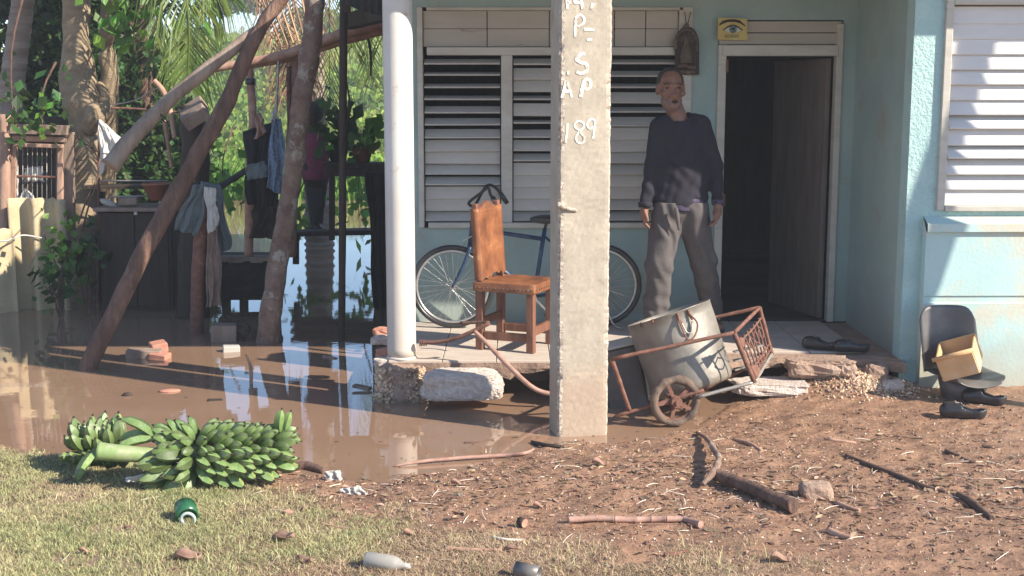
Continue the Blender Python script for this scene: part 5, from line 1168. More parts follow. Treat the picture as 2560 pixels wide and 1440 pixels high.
# =================================================================== bicycle
Yk = 9.36
bk = thing('bicycle', (P(1310, 812, Yk).x, Yk, ZF), 'dark blue bicycle leaning against the porch wall behind the chair', 'bicycle')
axb = Vector((0, 1, 0)); fwc = P(1131, 713, Yk); rwc = P(1500, 713, Yk + .06); Rw = .308
fwc.z = rwc.z = ZF + Rw + .004
def bwheel(c, ax):
    b = MB(); b.add(*ringtube(c, Rw - .016, .019, ax, 64, 8), smooth=True); w_ = b.build('wheel', M['blackrub'], bk)
    b = MB(); b.add(*ringtube(c, Rw - .042, .011, ax, 64, 6, flat=1.3), smooth=True); b.build('rim', M['chrome'], w_)
    b = MB(); v = ax.cross(Vector((0, 0, 1)))
    for k in range(32):
        a_ = 2 * math.pi * k / 32; a2 = a_ + (.9 if k % 4 < 2 else -.9); s = .025 if k % 2 else -.025
        b.tube([c + ax * s + (Vector((0, 0, 1)) * math.cos(a2) + v * math.sin(a2)) * .02, c + (Vector((0, 0, 1)) * math.cos(a_) + v * math.sin(a_)) * (Rw - .045)], .0014, n=4, caps=False)
    b.build('spokes', M['chrome'], w_)
    MB().tube([c - ax * .05, c + ax * .05], .017, n=10).build('hub', M['chrome'], w_)
bwheel(fwc, (axb + Vector((.05, 0, 0))).normalized()); bwheel(rwc, axb)
B_ = lambda px, py, d=0: P(px, py, Yk + d)
hd_t, hd_b = B_(1184, 545, .02), B_(1176, 612, .01); bbk = B_(1335, 742, .03); st_t = B_(1362, 572, .04)
fr = MB()
fr.tube([hd_t, hd_b], .021, n=10).tube([hd_b + Vector((0, 0, .02)), bbk], .018, n=10).tube([hd_t.lerp(hd_b, .4), st_t.lerp(bbk, .15)], .016, n=10).tube([st_t, bbk], .016, n=10)
for s in (-1, 1): fr.tube([bbk + axb * .02 * s, rwc + axb * .055 * s], .009, n=8).tube([st_t.lerp(bbk, .1) + axb * .02 * s, rwc + axb * .055 * s], .008, n=8)
fr.build('bike_frame', M['bikeblue'], bk)
b = MB()
b.tube([hd_b, hd_b + Vector((0, 0, -.03))], .024, n=8)
for s in (-1, 1): b.tube([hd_b + axb * .045 * s + Vector((0, 0, -.01)), hd_b.lerp(fwc, .5) + axb * .05 * s + Vector((.015, 0, 0)), fwc + axb * .055 * s], [.015, .013, .009], n=8, sub=5)
b.build('fork', M['bikeblue'], bk)
b = MB(); b.tube([hd_t, B_(1190, 525, .02)], .012, n=8)
b.tube([B_(1266, 505, .28), B_(1240, 470, .26), B_(1215, 466, .2), B_(1188, 512, .05), B_(1172, 507, -.08), B_(1200, 484, -.2), B_(1220, 470, -.22), B_(1228, 490, -.22), B_(1247, 515, -.22)], .0115, n=8, sub=6)
b.build('handlebar', M['black'], bk)
MB().tube([B_(1230, 492, -.22), B_(1248, 517, -.22)], .018, n=10).build('grip', M['blackrub'], bk); MB().tube([B_(1250, 482, .27), B_(1268, 508, .28)], .018, n=10).build('grip', M['blackrub'], bk)
b = MB(); b.sphere(B_(1368, 548, .03), (.13, .075, .035), 14, 8); b.tube([B_(1368, 552, .03), st_t], .012, n=8).build('saddle', M['blackrub'], bk)
b = MB(); b.tube([bbk - axb * .06, bbk + axb * .06], .02, n=10).bar(bbk - axb * .06, bbk - axb * .07 + Vector((.12, 0, -.12)), .02, .012).build('crank', M['chrome'], bk)
MB().box(bbk - axb * .11 + Vector((.12, 0, -.12)), (.09, .06, .02), bev=.004).build('pedal', M['black'], bk)
MB().tube([B_(1180, 590, -.03), B_(1160, 600, -.03), B_(1160, 612, -.03)], .006, n=6).build('brake', M['chrome'], bk)
b = MB(); b.tube([rwc - axb * .06, B_(1530, 806, -.05), B_(1558, 822, -.06)], .007, n=6, sub=3).tube([rwc - axb * .06, B_(1560, 740, -.1)], .004, n=6).build('kickstand', M['chrome'], bk)
# =================================================================== pipe lying over the slab edge
t = thing('bent_pipe', tuple(P(1200, 850, 8.05)), 'bent rusty pipe with a threaded end leaning over the porch edge', 'pipe')
MB().tube([P(1052, 857, 8.2), P(1110, 853, 8.16), P(1160, 838, 8.12), P(1224, 808, 8.1)], [.0125, .0125, .0135, .013], n=10, sub=5, noise=.08, nscale=30).build('pipe_arm', M['rust'], t)
b = MB()
for k in range(5): c_ = P(1050 + k * 4, 857.5, 8.2); b.tube([c_ - Vector((.003, 0, 0)), c_ + Vector((.003, 0, 0))], .023 - .001 * k, n=12)
b.build('threaded_end', M['rust'], t)
MB().tube([P(1186, 828, 8.1), P(1215, 856, 8.06), P(1262, 905, 7.98), P(1310, 952, 7.9), P(1345, 976, 7.88), P(1385, 986, 7.88)], [.0135, .015, .017, .0165, .0155, .014], n=10, sub=5).build('pipe_arm', M['rustpink'], t, 'long pale pinkish arm reaching down to the water')
MB().tube([P(1150, 808, 8.45), P(1190, 806, 8.42), P(1222, 806, 8.35)], [.012, .011, .011], n=8, sub=3).build('pipe_arm', M['log'], t)
# =================================================================== black plastic seat shell, box, clogs
Yp = 7.95
ss = thing('chair_shell', tuple(P(2385, 985, Yp)), 'dusty black plastic chair shell without legs against the blue wall', 'chair shell')
def shell(fn, nu, nv, name, m, parent, th=.008):
    vs = [fn(i / nu, j / nv) for j in range(nv + 1) for i in range(nu + 1)]; fs = [(j * (nu + 1) + i, j * (nu + 1) + i + 1, (j + 1) * (nu + 1) + i + 1, (j + 1) * (nu + 1) + i) for j in range(nv) for i in range(nu)]
    o = MB().add(vs, fs, True).build(name, m, parent); md = o.modifiers.new('thickness', 'SOLIDIFY'); md.thickness = th; return o
def back(u, v):
    a = (u - .5) * 2; w = 73 * (1 - .04 * v); s_ = math.copysign(abs(a) ** (1.0), a)
    top = 765 + 34 * abs(a) ** 7; px = 2368 + s_ * w + 8 * (1 - v); py = 925 + (top - 925) * v
    p = P(px, py, Yp + .10); p.y += -.05 * a * a + .05 * v; return p
shell(back, 20, 18, 'backrest', M['greyseat'], ss)
def seatf(u, v):
    a = (u - .5) * 2; w = (.175 + .03 * math.sin(v * 3.1)) * (1 - .25 * max(0, v - .8) / .2 * abs(a)); c_ = P(2392, 925, Yp); x = c_.x + a * w + .07 * v; y = Yp + .16 - .40 * v
    z = .205 + .035 * a * a - .018 * math.sin(v * 3.14) - (.035 * max(0, v - .75) / .25) + (.06 * max(0, .15 - v) / .15); return Vector((x, y, z))
shell(seatf, 20, 20, 'seat', M['greyseat'], ss)
b = MB(); c_ = P(2400, 960, Yp + .0); b.tube([(c_.x + .02, c_.y, .0), (c_.x + .02, c_.y, .10), (c_.x + .02, c_.y, .19)], [.12, .135, .16], n=24).build('pedestal', M['greyseat'], ss)
ob = thing('wooden_box', tuple(P(2400, 920, Yp - .1)), 'open orange wooden box tilted on the seat of the black chair shell', 'box')
Rx = Euler((math.radians(12), math.radians(-20), math.radians(-26))).to_matrix(); cbx = P(2398, 893, Yp - .10); bw, bd, bh = .22, .30, .15
for nm_, cc, sz in (('front_board', (0, -bd / 2, 0), (bw, .012, bh)), ('back_board', (0, bd / 2, 0), (bw, .012, bh)), ('side_board', (-bw / 2, 0, 0), (.012, bd - .013, bh)), ('side_board', (bw / 2, 0, 0), (.012, bd - .013, bh)), ('bottom_board', (0, 0, -bh / 2 + .006), (bw - .013, bd - .013, .012)), ('divider', (0, .02, -.02), (bw - .013, .01, bh * .65))):
    MB().box(cbx + Rx @ Vector(cc), sz, Rx, bev=.002).build(nm_, M['orange'], ob)
MB().tube([cbx + Rx @ Vector((-bw / 2 - .02, -bd / 2 - .005, bh / 2 + .005)), cbx + Rx @ Vector((bw / 2 + .02, -bd / 2 - .005, bh / 2 + .005))], .014, n=10).build('rim_bar', M['orange'], ob)
def clog(c, ang, label, s=1.0, grp='black clogs by the house wall'):
    t = thing('clog', tuple(c), label, 'shoe', grp); c = Vector(c); ca, sa = math.cos(ang), math.sin(ang)
    def fn(X, Y, Z):
        x = ((X - c.x) * ca + (Y - c.y) * sa) / s; y = (-(X - c.x) * sa + (Y - c.y) * ca) / s; z = (Z - c.z) / s
        w = .80 + .35 * np.clip((x + .14) / .28, 0, 1) ** .8; yy = y / w
        d = cone_sdf(x, yy, z * 1.0, (-.088, 0, .043), (.075, 0, .040), .047, .044); d = smin(d, cone_sdf(x, yy, z, (.0, 0, .052), (.06, 0, .045), .046, .042), .02)
        d = smin(d, cone_sdf(x, yy, z, (-.09, 0, .06), (-.10, 0, .07), .042, .036), .015)
        d = np.maximum(d, .004 - z); d = np.maximum(d, (z - np.interp(x, [-.15, -.06, -.01, .03], [.068, .050, .066, .14])) * .8)
        inner = cone_sdf(x, yy, z, (-.083, 0, .062), (.055, 0, .048), .036, .030); op = cone_sdf(x, yy, z, (-.075, 0, .125), (.0, 0, .105), .045, .036)
        d = np.maximum(d, -np.minimum(inner, smin(inner, op, .01))); return d * s
    V, Fc = sdf_mesh(fn, (c.x - .18, c.y - .18, c.z - .01), (c.x + .18, c.y + .18, c.z + .14), .005); np_mesh('upper', V, Fc, M['blackrub'], True, None, None, None, t)
    R = Matrix.Rotation(ang, 3, 'Z'); b = MB()
    for k in range(8): b.sphere(c + R @ Vector(((.035 + .022 * (k % 3)) * s, (-.03 + .022 * (k % 3)) * s + .004 * k, (.086 - .010 * (k % 3)) * s)), (.010, .008, .006), 8, 5)
    b.build('mud_spots', M['rustpink'], t)
clog(GG(2402, 1045, .0), math.radians(160), 'black clog in the mud, the nearer of the pair by the blue wall', 1.05); clog(GG(2455, 1010, .0), math.radians(150), 'black clog behind the nearer clog by the blue wall', 1.05)
for (px, py, a_, lb_) in ((2045, 873, 2.6, 'dark shoe on the porch floor near the doorway'), (2125, 880, 2.9, 'dark shoe on the porch floor right of the other one')):
    clog(G(px, py, ZF + .004), a_, lb_, .95, 'shoes on the shaded porch')
# =================================================================== rubble
def rock(name, c, r, m, label, cat, seed=0, rough=.18, R=None, res=(28, 18), fine=.06, flat_top=None, parent=None, grp=None):
    b = MB(); vs = []; fs = []; n, mm = res; c = Vector(c); R = R or Matrix.Identity(3)
    for i in range(mm + 1):
        th = math.pi * i / mm
        for k in range(n):
            a = 2 * math.pi * k / n; q = Vector((math.sin(th) * math.cos(a), math.sin(th) * math.sin(a), math.cos(th)))
            q = Vector([math.copysign(abs(x) ** .45, x) for x in q]); f_ = 1 + rough * n3(q + Vector((seed, 0, 0)), 1.3, seed) + fine * n3(q * 3, 4, seed) + fine * .6 * n3(q * 8, 6, seed)
            q = Vector((q.x * r[0], q.y * r[1], q.z * r[2])) * f_
            if flat_top: q.z = min(q.z, flat_top)
            vs.append(c + R @ q)
    for i in range(mm):
        for k in range(n): fs.append((i * n + k, (i + 1) * n + k, (i + 1) * n + (k + 1) % n, i * n + (k + 1) % n))
    return b.add(vs, fs, False).build(name, M[m], parent, label, cat, grp)
rock('concrete_chunk', P(1155, 962, 7.93), (.255, .12, .092), 'rubble', 'pale pebbly concrete chunk propped under the porch edge', 'chunk', 3, .10, res=(90, 50), fine=.035)
def gravel(name, n, fn, smin_, smax, m, parent, rng, kind='stuff', label=None):
    u = rng.uniform(0, 1, (n, 2)); c = fn(u, rng); s = rng.uniform(smin_, smax, (n, 1)); oct_ = np.array([[1, 0, 0], [-1, 0, 0], [0, 1, 0], [0, -1, 0], [0, 0, 1], [0, 0, -1]], float)
    V = oct_[None] * s[:, None] * rng.uniform(.55, 1.25, (n, 6, 1)) + rng.normal(size=(n, 6, 3)) * s[:, None] * .15
    # random rotation about z and tilt
    a = rng.uniform(0, 6.28, n); ca, sa = np.cos(a)[:, None], np.sin(a)[:, None]; X, Y_, Z = V[..., 0], V[..., 1], V[..., 2]; V = np.stack([X * ca - Y_ * sa, X * sa + Y_ * ca, Z], -1); t_ = rng.uniform(0, 3, n); ct, st = np.cos(t_)[:, None], np.sin(t_)[:, None]
    X, Y_, Z = V[..., 0].copy(), V[..., 1].copy(), V[..., 2].copy(); V = np.stack([X, Y_ * ct - Z * st, Y_ * st + Z * ct], -1) + c[:, None]
    f = np.array([[0, 2, 4], [2, 1, 4], [1, 3, 4], [3, 0, 4], [2, 0, 5], [1, 2, 5], [3, 1, 5], [0, 3, 5]]); Fc = (np.arange(n)[:, None, None] * 6 + f[None]).reshape(-1, 3)
    return np_mesh(name, V.reshape(-1, 3), Fc, M[m], False, kind, label, None, parent, tri=True)
gc = P(998, 965, 8.08)
foot = thing('gravel_footing', tuple(gc), 'crumbling gravel footing below the white column', 'footing')
rock('footing_core', gc + Vector((0, .1, -.02)), (.155, .13, .135), 'slabedge', None, None, 5, .1, parent=foot)
def ff(u, rng):
    a = u[:, 0] * math.pi * 2; z = -.16 + .28 * u[:, 1]; r = np.where(z < -.05, 1.06, 1.0)
    qx = np.sign(np.cos(a)) * np.abs(np.cos(a)) ** .5 * .155 * r; qy = np.sign(np.sin(a)) * np.abs(np.sin(a)) ** .5 * .13 * r
    return np.stack([gc.x + qx, gc.y + .1 + qy, gc.z + z], 1)
gravel('gravel', 1500, ff, .008, .017, 'pebble', foot, np.random.default_rng(3))
rk2 = thing('rubble_stone', tuple(P(962, 870, 8.5)), 'broken brick edge at the left side of the porch', 'rubble')
for k, (px, py, s_) in enumerate([(955, 830, .05), (950, 850, .05), (958, 880, .045), (952, 905, .045)]): rock('stone', P(px + 4, py, 8.55 - k * .1), (s_ * 1.3, s_, s_ * .6), 'rubble' if k % 2 else 'brick', None, None, k, parent=rk2)
rock('flat_stone', GG(1925, 985, .03), (.235, .13, .045), 'rubble', 'flat whitish stone right of the hand cart', 'stone', 12, .16, res=(50, 26), flat_top=.035)
rock('dark_rock', GG(2050, 978, .05), (.20, .12, .07), 'slabedge', 'brown broken rock between the flat stone and the porch corner', 'stone', 14, .2, res=(50, 26), R=Matrix.Rotation(-.15, 3, 'Z'), fine=.08, flat_top=.055)
for k, (px, py, sx, sz, m_, lb_) in enumerate([(2245, 935, .09, .06, 'rubble', 'broken concrete lump at the porch corner'), (2160, 925, .10, .04, 'slabedge', 'brown slab piece under the porch edge'), (2230, 985, .06, .03, 'rubble', 'small pale stone below the porch corner'), (1880, 925, .08, .04, 'rubble', 'pale stone behind the flat stone'), (1990, 935, .09, .03, 'slabedge', 'thin brown slab shard on the gravel'),
        (2300, 960, .05, .03, 'slabedge', 'small brown stone left of the chair shell'),
        (2110, 918, .12, .035, 'rubble', 'broken pale slab shard under the porch lip'), (2190, 948, .07, .05, 'slabedge', 'brown lump on the gravel nearest the porch corner'), (2060, 915, .06, .04, 'slabedge', 'dark brown lump behind the brown broken rock'), (1940, 918, .09, .04, 'slabedge', 'brown shard leaning on the porch lip right of the cart')]):
    rock('stone', GG(px, py, sz * .4), (sx, sx * .7, sz), m_, lb_, 'stone', 20 + k, .2, res=(26, 14), fine=.09)
def fr_(u, rng):
    x = rng.normal(size=len(u)); c_ = [(2080, 950, .18), (2210, 950, .18), (1960, 930, .18), (2170, 985, .16), (1880, 930, .12)]; k = rng.integers(0, 5, len(u)); gx = np.array([GG(a, b_).x for a, b_, _ in c_])[k]; gy = np.array([GG(a, b_).y for a, b_, _ in c_])[k]; s = np.array([q[2] for q in c_])[k]
    X = gx + rng.normal(size=len(u)) * s; Y_ = gy + rng.normal(size=len(u)) * s * .5; return np.stack([X, Y_, np.maximum(ground_h(X, Y_), 0) + .004], 1)
gravel('spilled_gravel', 4200, fr_, .004, .014, 'pebble', None, np.random.default_rng(4), label='ochre gravel spilled along the broken porch edge')
# bricks and floating scraps in the water
t = thing('brick_pile', tuple(G(370, 885, 0)), 'two wet bricks stacked in the shallow water', 'bricks')
MB().box(G(352, 892, .02) + Vector((0, .1, 0)), (.26, .12, .075), rot=(.02, .04, .08), bev=.006).build('brick', M['greywood'], t); MB().box(G(392, 880, .02) + Vector((.0, .05, .03)), (.12, .12, .075), rot=(.1, -.12, .5), bev=.006).build('brick', M['brick'], t); MB().box(G(394, 895, 0) + Vector((.02, .0, .01)), (.14, .10, .06), rot=(.1, .1, -.3), bev=.006).build('brick', M['brick'], t)
MB().box(G(576, 874, .02) + Vector((0, .03, 0)), (.13, .07, .05), rot=(.1, .05, .3), bev=.006).build('white_block', M['slat'], None, 'small white block sitting in the shallow water', 'block')
MB().sphere(G(424, 977, .004), (.075, .04, .012), 14, 6, R=Matrix.Rotation(.2, 3, 'Z')).build('floating_scrap', M['brick'], None, 'pinkish leaf shaped scrap floating on the brown water', 'scrap')
MB().sphere(G(318, 988, .004), (.035, .02, .02), 10, 6).build('floating_seed', M['darkwood'], None, 'small dark pod floating on the brown water', 'pod')
MB().box(G(538, 1000, .002), (.09, .05, .008), rot=(0, .05, .3)).build('floating_scrap', M['darkwood'], None, 'dark bark scrap floating left of the sky reflection', 'scrap')
MB().box(G(905, 968, .02), (.13, .05, .018), rot=(.1, .1, -.4), bev=.004).build('wood_scrap', M['greywood'], None, 'pale wood scrap in the water left of the gravel footing', 'scrap')
MB().box(G(825, 893, .004), (.13, .03, .012), rot=(0, .05, -.6)).build('wood_scrap', M['rustpink'], None, 'thin reddish stick floating before the dark post', 'stick')
log('standing_reed', [G(628, 962, 0), G(628, 962, 0) + Vector((.0, 0, .12)), G(624, 962, 0) + Vector((-.02, 0, .21))], [.012, .011, .006], 'logp', 'pale stick standing in the shallow water', 'stick')
# =================================================================== foreground debris
def stick(name, pxs, r, m, label, cat='stick', noise=.12, lift=.5, seed=0):
    pts = []; 
    for i, (x, y) in enumerate(pxs): rr = r[i] if isinstance(r, list) else r; pts.append(GG(x, y, rr * lift))
    return MB().tube(pts, r, n=10, noise=noise, nscale=14, sub=5, seed=seed).build(name, M[m], None, label, cat, org=tuple(pts[0]))
stick('fallen_log', [(1785, 1202), (1860, 1232), (1930, 1262), (1985, 1288)], [.032, .033, .031, .034], 'log', 'thick brown log lying in the mud at the lower right', 'log', lift=1.2)
bpts = [(1742, 1085, .0), (1768, 1112, .02), (1785, 1150, .045), (1796, 1180, .06), (1784, 1208, .05), (1756, 1226, .02)]
MB().tube([GG(x, y, z + .01) for x, y, z in bpts], [.008, .013, .016, .017, .02, .012], n=10, noise=.25, nscale=20, sub=6).build('crooked_branch', M['blotch'], None, 'crooked branch curving onto the end of the thick log', 'branch')
t = thing('sugar_cane', tuple(GG(1600, 1312)), 'pale jointed cane stalk lying across the mud', 'cane')
cps = [(1420, 1308), (1495, 1306), (1535, 1306), (1590, 1308), (1628, 1306), (1665, 1306), (1710, 1306), (1752, 1320)]
for i in range(len(cps) - 1):
    a_, b_ = GG(*cps[i], .016), GG(*cps[i + 1], .016); MB().tube([a_, a_.lerp(b_, .06), a_.lerp(b_, .94), b_], [.017, .0145, .0145, .017], n=10, smooth=True).build('cane_joint', M['rustpink'], t)
stick('long_stick', [(985, 1168), (1060, 1160), (1160, 1152), (1260, 1146), (1312, 1140), (1335, 1126)], [.004, .010, .011, .011, .010, .006], 'rustpink', 'long reddish stalk lying at the water edge', lift=1.6)
stick('wood_sliver', [(1835, 1098), (1870, 1112), (1905, 1130)], [.008, .012, .010], 'logp', 'pale wood sliver in the mud above the log')
stick('bark_piece', [(735, 1170), (770, 1172), (812, 1184)], [.02, .03, .016], 'logd', 'dark bark piece beside the right end of the plantains', 'bark')
stick('dark_root', [(2115, 1140), (2170, 1165), (2240, 1190), (2310, 1222), (2365, 1232)], [.008, .014, .013, .015, .008], 'logd', 'thin dark root trailing through the mud on the right', 'root')
stick('dark_root', [(2395, 1240), (2430, 1262), (2480, 1300)], [.014, .02, .012], 'logd', 'thicker dark root end near the right edge', 'root')
stick('bark_piece', [(2068, 1100), (2140, 1110)], [.010, .010], 'logp', 'thin pale twig lying in the mud below the porch corner', 'twig')
for k, (x0_, y0_, x1_, y1_, r_, m_, lb_) in enumerate([(2090, 1260, 2150, 1275, .012, 'logp', 'pale wood chip right of the log end'), (2070, 1330, 2130, 1348, .016, 'logp', 'pale flat wood piece near the bottom right'), (1660, 1390, 1720, 1380, .010, 'rust', 'reddish stick near the bottom edge'),
     (1160, 1108, 1225, 1100, .006, 'logd', 'thin dark twig on the wet water edge'), (1330, 1108, 1410, 1118, .012, 'darkwood', 'dark stick at the foot of the concrete pole'), (1110, 1372, 1260, 1376, .008, 'logp', 'pale straw stick in the middle foreground'), (1230, 1345, 1310, 1352, .007, 'chip', 'thin cream stick in the middle foreground'), (800, 1310, 900, 1325, .007, 'logp', 'straw coloured stick left of the foreground leaves'),
     (2365, 1128, 2400, 1140, .010, 'logd', 'short dark twig below the clogs'), (2455, 1118, 2510, 1114, .010, 'logd', 'short dark twig at the right edge below the clogs'), (2405, 1148, 2440, 1158, .010, 'logd', 'short dark twig right of the thin root')]):
    stick('stick', [(x0_, y0_), ((x0_ + x1_) / 2, (y0_ + y1_) / 2 + 3), (x1_, y1_)], [r_, r_, r_ * .7], m_, lb_)
# bottles, can, stone, packet
def bottle(c, d, r, L, m, label, cat='bottle', neck=True):
    t = thing('bottle', tuple(c), label, cat); d = Vector(d).normalized(); z = d; x = z.orthogonal().normalized(); y = z.cross(x); R = Matrix((x, y, z)).transposed()
    pr_ = [(0, 0), (r * .9, 0), (r, r * .15), (r, L * .62), (r * .85, L * .72), (r * .36, L * .86), (r * .36, L), (r * .28, L), (r * .28, L * .86), (r * .8, L * .7), (r * .94, L * .6), (r * .94, r * .2), (0, r * .2)] if neck else [(0, 0), (r, 0), (r, L), (r * .8, L), (r * .8, r * .3), (0, r * .3)]
    MB().lathe(pr_, c, R, n=24).build('glass_body', M[m], t); return t, R
c_ = GG(470, 1300, .04); t, R = bottle(c_ + Vector((-.02, .03, .012)), (.22, -.55, -.18), .05, .085, 'greenglass', 'broken green glass bottle end lying in the grass', neck=False)
MB().lathe([(.024, 0), (.036, .002), (.036, .012), (.024, .012), (.024, 0)], c_ + Vector((.02, -.07, -.010)), Matrix.Rotation(math.radians(100), 3, 'X'), n=24).build('glass_lip', M['blueplastic'], t)
bottle(GG(915, 1420, .035), (.9, -.25, -.05), .034, .19, 'clearplastic', 'dusty clear plastic bottle half buried at the bottom edge')
bottle(GG(1290, 1440, .03), (.9, -.4, -.05), .032, .10, 'greyseat', 'dark bottle end at the bottom edge', neck=False)
rock('round_stone', GG(2040, 1236, .01), (.075, .06, .045), 'slabedge', 'rounded muddy stone right of the thick log', 'stone', 31, .1, fine=.02)
MB().tube([GG(1298, 1316, .025), GG(1312, 1320, .025)], .02, n=12, capmi=1).build('cut_branch_end', [M['darkwood'], M['logp']], None, 'sawn branch stub with a pale round end', 'stub')
cloth('plastic_packet', [(1110, 1350), (1180, 1352), (1262, 1378), (1200, 1384)], 5.55, 'blueplastic', 'crumpled pale green plastic packet in the foreground', 'packet', nx=16, nz=8, fold=.008, nf=4, seed=3)
cloth('paper_scrap', [(812, 1178), (850, 1176), (856, 1198), (812, 1200)], 6.32, 'cloth_white', 'crumpled white scrap beside the dark bark piece', 'scrap', nx=10, nz=6, fold=.01, nf=2, seed=8, thick=.003)
cloth('paper_scrap', [(850, 1222), (900, 1215), (930, 1248), (870, 1252)], 6.02, 'cloth_white', 'torn whitish scrap on the dry grass', 'scrap', nx=12, nz=8, fold=.012, nf=3, seed=18, thick=.003)
cloth('white_husk', [(310, 1195), (360, 1184), (356, 1206), (318, 1204)], 6.03, 'cloth_white', 'pale husk lying under the plantain stalk', 'husk', nx=10, nz=6, fold=.008, nf=1, seed=4, thick=.003)
# =================================================================== plaque and eye print by the door
Yv = YW - .03; V_ = lambda px, py, d=0: P(px, py, Yv - d)
pq = thing('relief_plaque', tuple(V_(1714, 187)), 'brown arched relief plaque hanging between the window and the door', 'plaque')
def arch(x0, x1, ytop, ysh, ybot, d0, th, name, m, par, lab=None):
    pts = [V_(x0, ybot, d0), V_(x0, ysh, d0)] + [V_((x0 + x1) / 2 - (x1 - x0) / 2 * math.cos(a), ysh - (ysh - ytop) * math.sin(a), d0) for a in [math.pi * k / 12 for k in range(1, 12)]] + [V_(x1, ysh, d0), V_(x1, ybot, d0)]
    return MB().prism(pts, (0, -th, 0)).build(name, M[m], par, lab)
arch(1687, 1747, 66, 112, 187, 0, .02, 'backboard', 'darkwood', pq)
b = MB()
for k in range(17):
    a = math.pi * k / 16; b.sphere(V_(1716 - 27 * math.cos(a), 112 - 38 * math.sin(a), .025), (.014, .012, .014), 8, 5)
b.tube([V_(1689, 112, .022), V_(1689, 128, .022)], .012, n=7).tube([V_(1743, 112, .022), V_(1743, 128, .022)], .012, n=7)
b.build('arch_border', M['bronze'], pq)
b = MB()
for k in range(9):
    a = math.pi * (k + .5) / 9; b.bar(V_(1716 - 4 * math.cos(a), 104 - 6 * math.sin(a), .024), V_(1716 - 20 * math.cos(a), 104 - 24 * math.sin(a), .024), .006, .008)
b.build('ray_fan', M['bronze'], pq)
fz = [(1716, 96, .016), (1716, 108, .02), (1716, 122, .036), (1716, 140, .048), (1716, 158, .05)]
b = MB(); b.tube([V_(x, y, .03) for x, y, _ in fz], [r for *_, r in fz], n=12, flat=.5, sub=3, noise=.12, nscale=40); b.sphere(V_(1716, 93, .035), .013, 10, 7).sphere(V_(1704, 102, .03), .010).sphere(V_(1729, 102, .03), .010); b.build('figure_relief', M['bronze'], pq)
b = MB(); b.sphere(V_(1706, 165, .03), (.05, .02, .018), noise=.4, nscale=30).sphere(V_(1727, 168, .03), (.045, .02, .016), noise=.4, nscale=30).sphere(V_(1716, 180, .028), (.06, .02, .018), noise=.4, nscale=30).build('base_relief', M['bronze'], pq)
b = MB(); b.tube([V_(1716, 66, .01), V_(1712, 30, .01)], .003, n=4).tube([V_(1718, 66, .01), V_(1727, 30, .01)], .003, n=4).build('hanging_cord', M['darkwood'], pq)
MB().box(V_(1716, 64, .012), (.03, .02, .035), rot=(0, .78, 0)).build('finial', M['bronze'], pq)
ep = thing('eye_picture', tuple(V_(1832, 100)), 'yellow card with a painted blue eye and eyebrow above the doorway', 'picture')
MB().prism([V_(1796, 44, .03), V_(1868, 47, .03), V_(1868, 100, .03), V_(1794, 99, .03)], (0, .012, 0)).build('card', M['yellow'], ep)
b = MB()
def face_v(px, py, off=0): return V_(px, py, .0325 - off * 1.0)
def flat(poly, d, name, m): return MB().prism([V_(x, y, d) for x, y in poly], (0, .0015, 0)).build(name, M[m], ep)
flat([(1798, 60), (1806, 52), (1820, 48.5), (1836, 48), (1850, 51), (1864, 64), (1863, 66.5), (1852, 59), (1836, 54.5), (1820, 55), (1807, 60), (1799, 64)], .032, 'eyebrow', 'ink')
def lens(x0, x1, yc_, up, dn, n=10): return [(x0 + (x1 - x0) * k / n, yc_ - up * math.sin(math.pi * k / n)) for k in range(n + 1)] + [(x1 - (x1 - x0) * k / n, yc_ + dn * math.sin(math.pi * k / n)) for k in range(1, n)]
flat(lens(1806, 1858, 75, 13.5, 6), .032, 'eyelid', 'ink'); flat(lens(1810, 1854, 75.5, 9.5, 7), .034, 'eyeball', 'eyewhite')
flat([(1832.5 + 9.5 * math.cos(a), 73.5 + 9.5 * math.sin(a)) for a in [2 * math.pi * k / 18 for k in range(18)]], .036, 'iris', 'iris')
flat([(1833 + 3.2 * math.cos(a), 72 + 3.2 * math.sin(a)) for a in [2 * math.pi * k / 12 for k in range(12)]], .038, 'pupil', 'ink')
for k in range(6):
    x = 1812 + k * 6; flat([(x, 86 + (k % 2)), (x + 1.2, 86), (x + 2.6, 93), (x + 4.2, 87), (x + 5.2, 87), (x + 3.2, 95), (x + 1.8, 95)], .032, 'lower_mark', 'bronze')
# =================================================================== the leaning trunk whose shadow falls on the shutters
log('bare_tree', [Vector((4.18, 7.0, -.1)), Vector((4.83, 7.0, 2.1)), Vector((5.52, 7.0, 4.4)), Vector((6.1, 7.0, 6.3))], [.085, .075, .072, .06], 'log', 'thin leaning bare tree just beyond the right edge casting the diagonal shadow', 'tree')
